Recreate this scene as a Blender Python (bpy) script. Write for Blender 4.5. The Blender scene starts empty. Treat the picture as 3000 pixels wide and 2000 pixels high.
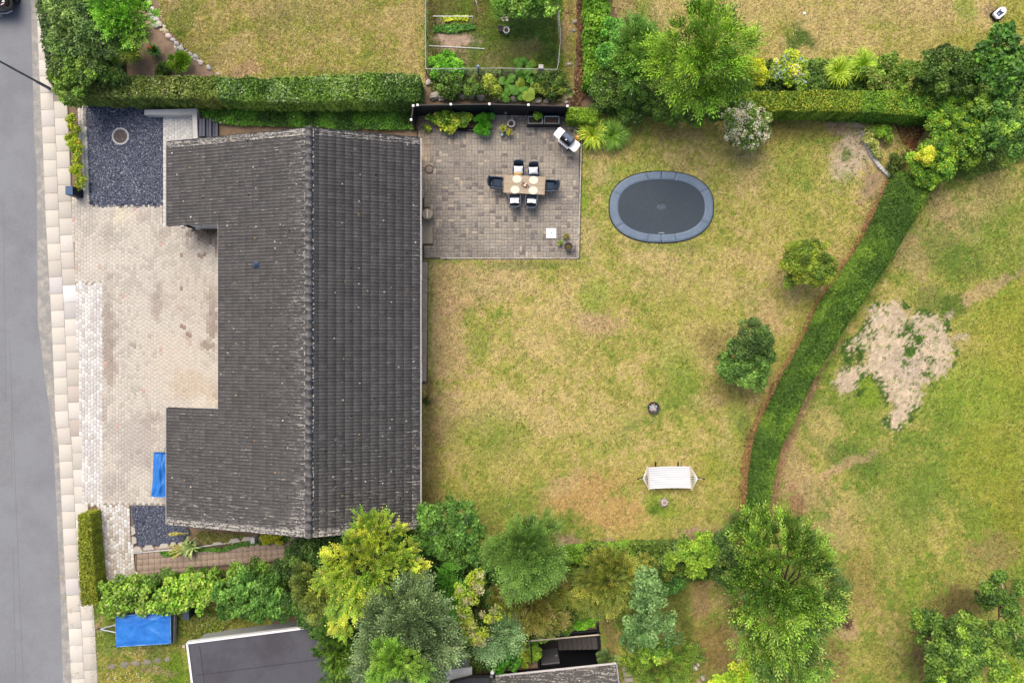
import bpy, math, random
import numpy as np
from mathutils import Vector, Matrix
from mathutils.geometry import tessellate_polygon

# ---------------------------------------------------------------- camera, light
S = bpy.context.scene
COL = S.collection
H, F = 33.3, 60.0                      # camera height, photo pixels per metre on the ground
cam = bpy.data.cameras.new('camera'); cam.lens = 24.0; cam.sensor_width = 36.0
cam.clip_start = 0.5; cam.clip_end = 600
co = bpy.data.objects.new('camera', cam); COL.objects.link(co)
co.location = (0, 0, H); co.rotation_euler = (0, 0, 0)
S.camera = co
wd = bpy.data.worlds.new('World'); S.world = wd; wd.use_nodes = True
wn = wd.node_tree; wn.nodes.clear()
sky = wn.nodes.new('ShaderNodeTexSky'); sky.sky_type = 'NISHITA'; sky.sun_disc = False
sky.sun_elevation = math.radians(58); sky.sun_rotation = math.radians(-25)
sky.air_density = 1.0; sky.dust_density = 6.0; sky.ozone_density = 0.6
bg = wn.nodes.new('ShaderNodeBackground'); bg.inputs[1].default_value = 0.145
wo = wn.nodes.new('ShaderNodeOutputWorld')
wn.links.new(sky.outputs[0], bg.inputs[0]); wn.links.new(bg.outputs[0], wo.inputs[0])
sl = bpy.data.lights.new('sun', 'SUN'); sl.energy = 1.25; sl.angle = math.radians(40); sl.color = (1.0, 0.93, 0.83)
so = bpy.data.objects.new('sun', sl); COL.objects.link(so)
so.rotation_euler = (math.radians(32), 0, math.radians(180 + 25)); so.location = (0, 0, 60)
S.view_settings.view_transform = 'Standard'; S.view_settings.look = 'None'
S.view_settings.exposure = 0.37; S.view_settings.gamma = 1.0; S.view_settings.use_curve_mapping = False
S.cycles.max_bounces = 6; S.cycles.diffuse_bounces = 3; S.cycles.transparent_max_bounces = 4
S.cycles.use_denoising = True

random.seed(7); rng = np.random.default_rng(11)
K = 1.42                               # how bright a white sheet renders, used to turn photo colours into base colours

# ---------------------------------------------------------------- helpers
def W(px, py, z=0.0):
    f = (1 - z / H) / F
    return ((px - 1500) * f, (1000 - py) * f, z)
def lin(c):
    c = np.asarray(c, float) / 255
    return np.where(c <= .04045, c / 12.92, ((c + .055) / 1.055) ** 2.4)
def A(r, g, b):
    v = lin((r, g, b)) / K
    return (float(min(v[0], .85)), float(min(v[1], .85)), float(min(v[2], .85)), 1.0)
_lat = rng.random((8, 256, 256))
def vn(x, y, s, seed=0):
    L = _lat[seed % 8]
    x = np.asarray(x) / s + seed * 17.3; y = np.asarray(y) / s + seed * 9.1
    xi = np.floor(x).astype(int); yi = np.floor(y).astype(int)
    fx = x - xi; fy = y - yi; fx = fx * fx * (3 - 2 * fx); fy = fy * fy * (3 - 2 * fy)
    a = L[xi & 255, yi & 255]; b = L[(xi + 1) & 255, yi & 255]; c = L[xi & 255, (yi + 1) & 255]; d = L[(xi + 1) & 255, (yi + 1) & 255]
    return (a * (1 - fx) + b * fx) * (1 - fy) + (c * (1 - fx) + d * fx) * fy
def fb(x, y, s, seed=0, o=4):
    v = 0; t = 0; a = 1.0
    for i in range(o):
        v = v + a * vn(x, y, s / 2 ** i, seed + i); t += a; a *= .6
    return v / t
def inpoly(x, y, poly):
    r = np.zeros(np.shape(x), bool); n = len(poly)
    for i in range(n):
        x0, y0 = poly[i]; x1, y1 = poly[(i + 1) % n]
        if y0 == y1: continue
        c = ((y0 > y) != (y1 > y)) & (x < (x1 - x0) * (y - y0) / (y1 - y0) + x0)
        r ^= c
    return r

MATS = {}
def mat(name, rgb=None, rough=.8, noise=.18, scale=9.0, bump=.25, metal=0.0, attr=False, trans=0.0, spec=.3, scale2=None, dark=None, darkamt=0.0, bdist=.01, coat=0):
    if name in MATS: return MATS[name]
    m = bpy.data.materials.new(name); m.use_nodes = True; nt = m.node_tree; nt.nodes.clear()
    N = nt.nodes.new; Lk = nt.links.new
    out = N('ShaderNodeOutputMaterial'); b = N('ShaderNodeBsdfPrincipled')
    b.inputs['Roughness'].default_value = rough; b.inputs['Metallic'].default_value = metal
    b.inputs['Specular IOR Level'].default_value = spec; b.inputs['Coat Weight'].default_value = coat
    tc = N('ShaderNodeNewGeometry')
    no = N('ShaderNodeTexNoise'); no.inputs['Scale'].default_value = scale; no.inputs['Detail'].default_value = 5; no.inputs['Roughness'].default_value = .65
    Lk(tc.outputs['Position'], no.inputs['Vector'])
    mr = N('ShaderNodeMapRange'); mr.inputs[1].default_value = .25; mr.inputs[2].default_value = .75
    mr.inputs[3].default_value = 1 - noise; mr.inputs[4].default_value = 1 + noise
    Lk(no.outputs[0], mr.inputs[0])
    mx = N('ShaderNodeMix'); mx.data_type = 'RGBA'; mx.blend_type = 'MULTIPLY'; mx.inputs[0].default_value = 1
    if attr:
        at = N('ShaderNodeAttribute'); at.attribute_name = 'col'; src = at.outputs['Color']
    else:
        r = N('ShaderNodeRGB'); r.outputs[0].default_value = rgb; src = r.outputs[0]
    if dark is not None:
        n2 = N('ShaderNodeTexNoise'); n2.inputs['Scale'].default_value = scale2 or 1.2; n2.inputs['Detail'].default_value = 6; n2.inputs['Roughness'].default_value = .7
        Lk(tc.outputs['Position'], n2.inputs['Vector'])
        m2 = N('ShaderNodeMapRange'); m2.inputs[1].default_value = .45; m2.inputs[2].default_value = .65; m2.inputs[3].default_value = 0; m2.inputs[4].default_value = darkamt
        Lk(n2.outputs[0], m2.inputs[0])
        mm = N('ShaderNodeMix'); mm.data_type = 'RGBA'; Lk(m2.outputs[0], mm.inputs[0]); Lk(src, mm.inputs[6]); mm.inputs[7].default_value = dark
        src = mm.outputs[2]
    Lk(src, mx.inputs[6]); Lk(mr.outputs[0], mx.inputs[7]); Lk(mx.outputs[2], b.inputs['Base Color'])
    if bump:
        bp = N('ShaderNodeBump'); bp.inputs['Strength'].default_value = bump; bp.inputs['Distance'].default_value = bdist
        Lk(no.outputs[0], bp.inputs['Height']); Lk(bp.outputs[0], b.inputs['Normal'])
    if trans:
        t = N('ShaderNodeBsdfTranslucent'); Lk(mx.outputs[2], t.inputs[0]); ms = N('ShaderNodeMixShader'); ms.inputs[0].default_value = trans
        Lk(b.outputs[0], ms.inputs[1]); Lk(t.outputs[0], ms.inputs[2]); Lk(ms.outputs[0], out.inputs[0])
    else: Lk(b.outputs[0], out.inputs[0])
    MATS[name] = m; return m

ORG = {}
def tag(o, label=None, cat=None, group=None, kind=None):
    if label: o['label'] = label
    if cat: o['category'] = cat
    if group: o['group'] = group
    if kind: o['kind'] = kind
    return o
def thing(name, label, cat, loc, rz=0.0, group=None, local=False):
    o = bpy.data.objects.new(name, None); COL.objects.link(o); o.location = loc; o.rotation_euler = (0, 0, rz); o.empty_display_size = .2
    ORG[o.name] = (0, 0, 0) if (local or rz) else tuple(loc)
    return tag(o, label, cat, group)
def link(name, me, parent=None, org=None):
    o = bpy.data.objects.new(name, me); COL.objects.link(o)
    if parent is not None: o.parent = parent
    ORG[o.name] = org if org is not None else (ORG.get(parent.name, (0, 0, 0)) if parent is not None else (0, 0, 0))
    return o
def npmesh(name, V, Fc, nper, mats, parent=None, cols=None, smooth=False, midx=None):
    """V (n,3) verts, Fc flat loop vertex ids with nper verts per face"""
    org = ORG.get(parent.name, (0, 0, 0)) if parent is not None else (0, 0, 0)
    V = np.asarray(V, np.float32) - np.asarray(org, np.float32)
    Fc = np.asarray(Fc, np.int32).ravel(); nf = len(Fc) // nper
    me = bpy.data.meshes.new(name); me.vertices.add(len(V)); me.vertices.foreach_set('co', V.ravel())
    me.loops.add(len(Fc)); me.loops.foreach_set('vertex_index', Fc)
    me.polygons.add(nf); me.polygons.foreach_set('loop_start', np.arange(nf, dtype=np.int32) * nper)
    if smooth: me.polygons.foreach_set('use_smooth', np.ones(nf, bool))
    if not isinstance(mats, (list, tuple)): mats = [mats]
    for m in mats: me.materials.append(m)
    if midx is not None: me.polygons.foreach_set('material_index', np.asarray(midx, np.int32))
    if cols is not None:
        c = np.ones((len(V), 4), np.float32); c[:, :cols.shape[1]] = cols
        at = me.attributes.new('col', 'FLOAT_COLOR', 'POINT'); at.data.foreach_set('color', c.ravel())
    me.update(calc_edges=True)
    return link(name, me, parent, org)

class MB:
    def __init__(s): s.v = []; s.f = []; s.m = []; s.c = []; s.col = None
    def add(s, vs, fs, mi=0):
        n = len(s.v); s.v += [tuple(p) for p in vs]; s.f += [tuple(i + n for i in f) for f in fs]; s.m += [mi] * len(fs)
        s.c += [s.col or (1, 1, 1, 1)] * len(vs); return s
    def box(s, x, y, z, sx, sy, sz, rz=0.0, mi=0, ch=0.0, rx=0.0, ry=0.0):
        """centre x,y; z is the bottom; ch chamfers the top edge"""
        hx, hy = sx / 2, sy / 2
        P = [(-hx, -hy, 0), (hx, -hy, 0), (hx, hy, 0), (-hx, hy, 0)]
        if ch:
            P += [(a, b, sz - ch) for a, b, _ in P] + [(math.copysign(hx - ch, a), math.copysign(hy - ch, b), sz) for a, b, _ in P]
            Fs = [(3, 2, 1, 0)] + [(i, (i + 1) % 4, (i + 1) % 4 + 4, i + 4) for i in range(4)] + [(i + 4, (i + 1) % 4 + 4, (i + 1) % 4 + 8, i + 8) for i in range(4)] + [(8, 9, 10, 11)]
        else:
            P += [(a, b, sz) for a, b, _ in P]
            Fs = [(3, 2, 1, 0)] + [(i, (i + 1) % 4, (i + 1) % 4 + 4, i + 4) for i in range(4)] + [(4, 5, 6, 7)]
        M = Matrix.Translation((x, y, z)) @ Matrix.Rotation(rz, 4, 'Z') @ Matrix.Rotation(ry, 4, 'Y') @ Matrix.Rotation(rx, 4, 'X')
        return s.add([M @ Vector(p) for p in P], Fs, mi)
    def prism(s, poly, z0, z1, mi=0, zf=None):
        n = len(poly); V = [(x, y, z0) for x, y in poly] + [(x, y, (zf(x, y) if zf else z1)) for x, y in poly]
        a = sum(poly[i][0] * poly[(i + 1) % n][1] - poly[(i + 1) % n][0] * poly[i][1] for i in range(n))
        Fs = [(i, (i + 1) % n, (i + 1) % n + n, i + n) for i in range(n)]
        tris = tessellate_polygon([[Vector((x, y, 0)) for x, y in poly]])
        top = [tuple(i + n for i in t) for t in tris]; bot = [tuple(reversed(t)) for t in tris]
        return s.add(V, Fs + top + bot, mi)
    def tube(s, p0, p1, r0, r1=None, n=8, mi=0, cap=True):
        r1 = r0 if r1 is None else r1
        p0 = Vector(p0); p1 = Vector(p1); d = (p1 - p0).normalized()
        u = d.orthogonal().normalized(); w = d.cross(u)
        V = [p + (u * math.cos(t) + w * math.sin(t)) * r for p, r in ((p0, r0), (p1, r1)) for t in [2 * math.pi * i / n for i in range(n)]]
        Fs = [(i, (i + 1) % n, (i + 1) % n + n, i + n) for i in range(n)]
        if cap: Fs += [tuple(range(n - 1, -1, -1)), tuple(range(n, 2 * n))]
        return s.add(V, Fs, mi)
    def path(s, pts, r, n=6, mi=0):
        for a, b in zip(pts[:-1], pts[1:]): s.tube(a, b, r, r, n, mi)
        return s
    def lathe(s, c, prof, n=20, mi=0, ell=1.0, rz=0):
        V = []
        for r, z in prof:
            for i in range(n):
                t = 2 * math.pi * i / n; x = r * math.cos(t); y = r * ell * math.sin(t)
                V.append((c[0] + x * math.cos(rz) - y * math.sin(rz), c[1] + x * math.sin(rz) + y * math.cos(rz), c[2] + z))
        Fs = [(k * n + i, k * n + (i + 1) % n, (k + 1) * n + (i + 1) % n, (k + 1) * n + i) for k in range(len(prof) - 1) for i in range(n)]
        Fs += [tuple(range((len(prof) - 1) * n, len(prof) * n))]
        return s.add(V, Fs, mi)
    def rock(s, x, y, z, rx, ry, rz_, seed, mi=0, rot=0.0):
        r = random.Random(seed); V = []; n = 8
        for k, (rr, zz) in enumerate([(.85, -.2), (1.0, .25), (.86, .65), (.5, .92)]):
            for i in range(n):
                t = 2 * math.pi * i / n + .2 * k; q = rr * r.uniform(.82, 1.12)
                a, b = rx * q * math.cos(t), ry * q * math.sin(t)
                V.append((x + a * math.cos(rot) - b * math.sin(rot), y + a * math.sin(rot) + b * math.cos(rot), z + rz_ * (zz + r.uniform(-.08, .08))))
        Fs = [(k * n + i, k * n + (i + 1) % n, (k + 1) * n + (i + 1) % n, (k + 1) * n + i) for k in range(3) for i in range(n)]
        V.append((x, y, z + rz_)); Fs += [(3 * n + i, 3 * n + (i + 1) % n, 4 * n) for i in range(n)]
        return s.add(V, Fs, mi)
    def pillow(s, x, y, z, sx, sy, sz, rz=0, mi=0, n=7, tilt=0.0, axis='X'):
        V = []; Fs = []
        for side in (1, -1):
            for j in range(n):
                for i in range(n):
                    a = -1 + 2 * i / (n - 1); b = -1 + 2 * j / (n - 1)
                    h = (max(0, 1 - a ** 4) * max(0, 1 - b ** 4)) ** .6
                    w = 1 - .10 * (1 - abs(a)) * (b * b) ; w2 = 1 - .10 * (1 - abs(b)) * (a * a)
                    V.append(Vector((a * sx / 2 * w2, b * sy / 2 * w, side * h * sz / 2)))
            o = 0 if side == 1 else n * n
            for j in range(n - 1):
                for i in range(n - 1):
                    q = (o + j * n + i, o + j * n + i + 1, o + (j + 1) * n + i + 1, o + (j + 1) * n + i)
                    Fs.append(q if side == 1 else q[::-1])
        M = Matrix.Translation((x, y, z)) @ Matrix.Rotation(rz, 4, 'Z') @ Matrix.Rotation(tilt, 4, axis)
        return s.add([M @ v for v in V], Fs, mi)
    def build(s, name, mats, parent=None, smooth=False, org=None):
        o0 = org if org is not None else (ORG.get(parent.name, (0, 0, 0)) if parent is not None else (0, 0, 0))
        me = bpy.data.meshes.new(name)
        me.from_pydata([(x - o0[0], y - o0[1], z - o0[2]) for x, y, z in s.v], [], s.f)
        if not isinstance(mats, (list, tuple)): mats = [mats]
        for m in mats: me.materials.append(m)
        me.polygons.foreach_set('material_index', s.m)
        if smooth: me.polygons.foreach_set('use_smooth', [True] * len(s.f))
        at = me.attributes.new('col', 'FLOAT_COLOR', 'POINT'); at.data.foreach_set('color', np.array(s.c, np.float32).ravel())
        me.update()
        return link(name, me, parent, o0)

def solo(mb, name, mats, label, cat, loc, group=None, smooth=False, kind=None):
    """a thing that is one mesh, its origin at loc"""
    o = mb.build(name, mats, None, smooth, org=tuple(loc)); o.location = loc; return tag(o, label, cat, group, kind)
def copy_tree(o, parent=None):
    c = o.copy(); COL.objects.link(c); c.parent = parent
    for ch in list(o.children): copy_tree(ch, c)
    return c

# ---------------------------------------------------------------- materials
M_ground = mat('soil_ground', A(150, 128, 104), .95, .22, 5, .6, dark=A(112, 92, 72), darkamt=.7, scale2=.9)
M_lawn = mat('lawn_surface', attr=True, rough=.95, noise=.30, scale=16, bump=.8, bdist=.03)
M_blade = mat('grass_blade', attr=True, rough=.7, noise=.1, scale=3, bump=0, trans=.25)
M_leaf = mat('leaf', attr=True, rough=.55, noise=.10, scale=2.0, bump=0, trans=.20, spec=.4)
M_bark = mat('bark', A(105, 88, 68), .9, .3, 14, .6)
M_twig = mat('pale_branch', A(200, 190, 172), .85, .2, 14, .3)
M_core = mat('hedge_branch', A(62, 56, 36), .95, .4, 8, .5)
M_asph = mat('asphalt', A(152, 155, 159), .85, .24, 26, .5, dark=A(138, 139, 145), darkamt=.8, scale2=.35, bdist=.006)
M_asph2 = mat('old_asphalt', A(165, 164, 160), .9, .2, 30, .6, dark=A(205, 198, 184), darkamt=.9, scale2=2.2)
M_pav = mat('paver', attr=True, rough=.88, noise=.09, scale=22, bump=.4, bdist=.004)
M_patio = mat('patio_paver', attr=True, rough=.9, noise=.28, scale=17, bump=.5, dark=A(205, 190, 165), darkamt=.35, scale2=9.0, bdist=.006)
M_joint = mat('joint_sand', A(176, 166, 150), .95, .2, 14, .3, dark=A(156, 146, 130), darkamt=.5)
M_jointd = mat('joint_soil', A(104, 92, 78), .95, .25, 14, .4)
M_white = mat('white_paint', (.8, .8, .8, 1), .5, .03, 5, .05)
M_conc = mat('pale_concrete', A(222, 222, 218), .85, .06, 8, .25, dark=A(198, 198, 194), darkamt=.4)
M_cream = mat('cream_wood', A(232, 214, 190), .7, .08, 20, .2)
M_black = mat('black_paint', A(30, 32, 38), .45, .2, 6, .1)
M_fence = mat('fence_board', A(34, 38, 50), .6, .3, 9, .35)
M_pitch = mat('black_plastic', A(46, 52, 62), .4, .15, 12, .1)
M_pitch2 = mat('dark_blue_grey_metal', A(58, 76, 104), .35, .08, 5, .05, spec=.5)
M_stone = mat('stone', attr=True, rough=.9, noise=.2, scale=14, bump=.5)
M_grav = mat('gravel_chip', attr=True, rough=.6, noise=.1, scale=20, bump=0, spec=.5)
M_gravb = mat('gravel_bed', A(60, 66, 82), .9, .4, 40, .9)
M_rust = mat('rusty_iron', A(112, 96, 88), .8, .25, 30, .5)
M_metal = mat('galvanised_metal', A(190, 196, 202), .4, .08, 10, .05, metal=.3)
M_glass = mat('window_glass', A(60, 75, 85), .08, .05, 2, 0, spec=.8)
M_dsoil = mat('potting_soil', A(84, 66, 54), .95, .35, 30, .8)
M_wood = mat('weathered_wood', A(196, 178, 150), .7, .10, 14, .25)
M_bitu = mat('bitumen_felt', A(98, 98, 106), .85, .12, 25, .3, dark=A(84, 80, 86), darkamt=.9, scale2=.5)
M_house = mat('white_brick_wall', A(226, 224, 220), .85, .05, 8, .3)
M_grey = mat('grey_render', A(178, 184, 184), .8, .06, 8, .2)

def tile_mat():
    m = bpy.data.materials.new('concrete_roof_tile'); m.use_nodes = True; nt = m.node_tree; nt.nodes.clear(); N = nt.nodes.new; Lk = nt.links.new
    out = N('ShaderNodeOutputMaterial'); b = N('ShaderNodeBsdfPrincipled'); b.inputs['Roughness'].default_value = .8; b.inputs['Specular IOR Level'].default_value = .25
    g = N('ShaderNodeNewGeometry')
    sep = N('ShaderNodeSeparateXYZ'); Lk(g.outputs['Position'], sep.inputs[0])
    def noise(scale, det=4, vec=None, rough=.6):
        n = N('ShaderNodeTexNoise'); n.inputs['Scale'].default_value = scale; n.inputs['Detail'].default_value = det; n.inputs['Roughness'].default_value = rough
        Lk(vec or g.outputs['Position'], n.inputs['Vector']); return n.outputs[0]
    def rng_(src, a, b_, c=0.0, d=1.0):
        r = N('ShaderNodeMapRange'); r.inputs[1].default_value = a; r.inputs[2].default_value = b_; r.inputs[3].default_value = c; r.inputs[4].default_value = d; Lk(src, r.inputs[0]); return r.outputs[0]
    def op(o, a, c):
        n = N('ShaderNodeMath'); n.operation = o
        for i, v in enumerate((a, c)):
            if isinstance(v, (int, float)): n.inputs[i].default_value = v
            else: Lk(v, n.inputs[i])
        return n.outputs[0]
    def mixc(f, a, c):
        n = N('ShaderNodeMix'); n.data_type = 'RGBA'
        for i, v in ((0, f), (6, a), (7, c)):
            if isinstance(v, (tuple, float)): n.inputs[i].default_value = v
            else: Lk(v, n.inputs[i])
        return n.outputs[2]
    base = mixc(rng_(noise(6), .3, .7), A(88, 86, 87), A(104, 102, 101))
    base = mixc(op('MULTIPLY', rng_(noise(60, 3), .35, .75), .35), base, A(122, 120, 114))
    at = N('ShaderNodeAttribute'); at.attribute_name = 'col'
    mm = N('ShaderNodeMix'); mm.data_type = 'RGBA'; mm.blend_type = 'MULTIPLY'; mm.inputs[0].default_value = 1; Lk(base, mm.inputs[6]); Lk(at.outputs['Color'], mm.inputs[7]); base = mm.outputs[2]
    # lichen streaks lying along the rolls, thicker at ridge, verges and on the older west slope
    mp = N('ShaderNodeMapping'); mp.inputs['Scale'].default_value = (1.5, 20.0, 1.5); Lk(g.outputs['Position'], mp.inputs[0])
    ns = noise(1.5, 3, mp.outputs[0], .6)
    av = N('ShaderNodeAttribute'); av.attribute_name = 'lichen'
    thr = rng_(av.outputs['Fac'], 0, 1, .70, .40)
    st = rng_(op('SUBTRACT', ns, thr), 0, .02)
    brk = rng_(noise(11, 2), .42, .50)
    st = op('MULTIPLY', st, brk)
    base = mixc(op('MULTIPLY', st, .85), base, A(214, 210, 200))
    vo = N('ShaderNodeTexVoronoi'); vo.inputs['Scale'].default_value = 3.0; Lk(g.outputs['Position'], vo.inputs['Vector'])
    dot = rng_(vo.outputs['Distance'], .10, .125, 1, 0)
    sp = N('ShaderNodeSeparateColor'); Lk(vo.outputs['Color'], sp.inputs[0])
    dot = op('MULTIPLY', dot, rng_(op('ADD', sp.outputs[0], op('MULTIPLY', av.outputs['Fac'], .3)), .60, .62))
    dc = mixc(rng_(sp.outputs[1], .70, .72), A(228, 226, 216), A(214, 168, 110))
    dc = mixc(rng_(sp.outputs[2], .62, .64), dc, A(24, 24, 24))
    base = mixc(dot, base, dc)
    bp = N('ShaderNodeBump'); bp.inputs['Strength'].default_value = .4; bp.inputs['Distance'].default_value = .01; Lk(noise(50, 3), bp.inputs['Height'])
    Lk(bp.outputs[0], b.inputs['Normal']); Lk(base, b.inputs['Base Color']); Lk(b.outputs[0], out.inputs[0])
    return m
M_tile = tile_mat()

# ---------------------------------------------------------------- ground, lawns
pitpx = [(1577, 1866), (1750, 1848), (1754, 1944), (1583, 1961)]
PIT = [W(*p)[:2] for p in pitpx]
outer = [Vector((-160, -140, 0)), Vector((160, -140, 0)), Vector((160, 140, 0)), Vector((-160, 140, 0))]
hole = [Vector((x, y, 0)) for x, y in PIT]
tris = tessellate_polygon([outer, hole]); gv = outer + hole
g = MB().add([(v.x, v.y, -0.02) for v in gv], [tuple(t) for t in tris]).build('ground', M_ground); tag(g, kind='structure')

LAWNS = {
 'lawn': [(1215, 745), (1690, 745), (1700, 330), (2540, 350), (2720, 350), (2740, 420), (2660, 500), (2575, 650), (2500, 780), (2430, 900), (2385, 1000), (2330, 1100), (2275, 1200), (2240, 1300), (2225, 1420), (2215, 1580), (1640, 1640), (1400, 1660), (1150, 1600), (1140, 1000)],
 'right_lawn': [(3080, 380), (2900, 400), (2700, 500), (2680, 600), (2560, 780), (2470, 900), (2400, 1000), (2340, 1100), (2290, 1210), (2250, 1310), (2225, 1440), (2190, 1650), (2200, 2060), (3080, 2060)],
 'upper_right_lawn': [(1770, -60), (3080, -60), (3080, 180), (2900, 300), (2200, 270), (1850, 180)],
 'upper_left_lawn': [(455, -60), (1246, -60), (1246, 250), (640, 260), (628, 215), (560, 160), (520, 110), (478, 70)],
 'vegetable_plot': [(1246, -60), (1650, -60), (1650, 215), (1246, 215)],
 'grass_path': [(1650, -60), (1688, -60), (1684, 260), (1650, 300), (1625, 215), (1650, 215)],
 'lower_left_lawn': [(272, 1740), (560, 1720), (800, 1760), (800, 1850), (620, 1900), (560, 2060), (272, 2060)],
 'lower_middle_lawn': [(1757, 1650), (2230, 1600), (2200, 2060), (1800, 2060), (1800, 1935), (1757, 1935)],
}
TAN, OLV, GRN, BRG, DGN = (212, 190, 128), (184, 178, 92), (134, 156, 62), (148, 176, 58), (92, 126, 50)
SOIL, SAND, PNK, LIT, PALE, DSO, LIM = (176, 150, 122), (206, 186, 162), (204, 172, 132), (160, 118, 88), (206, 184, 132), (128, 102, 76), (168, 172, 62)
LBASE = {'lawn': .46, 'right_lawn': .84, 'upper_right_lawn': .12, 'upper_left_lawn': .30, 'vegetable_plot': 1.35, 'grass_path': .25, 'lower_left_lawn': .75, 'lower_middle_lawn': .6}
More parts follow.
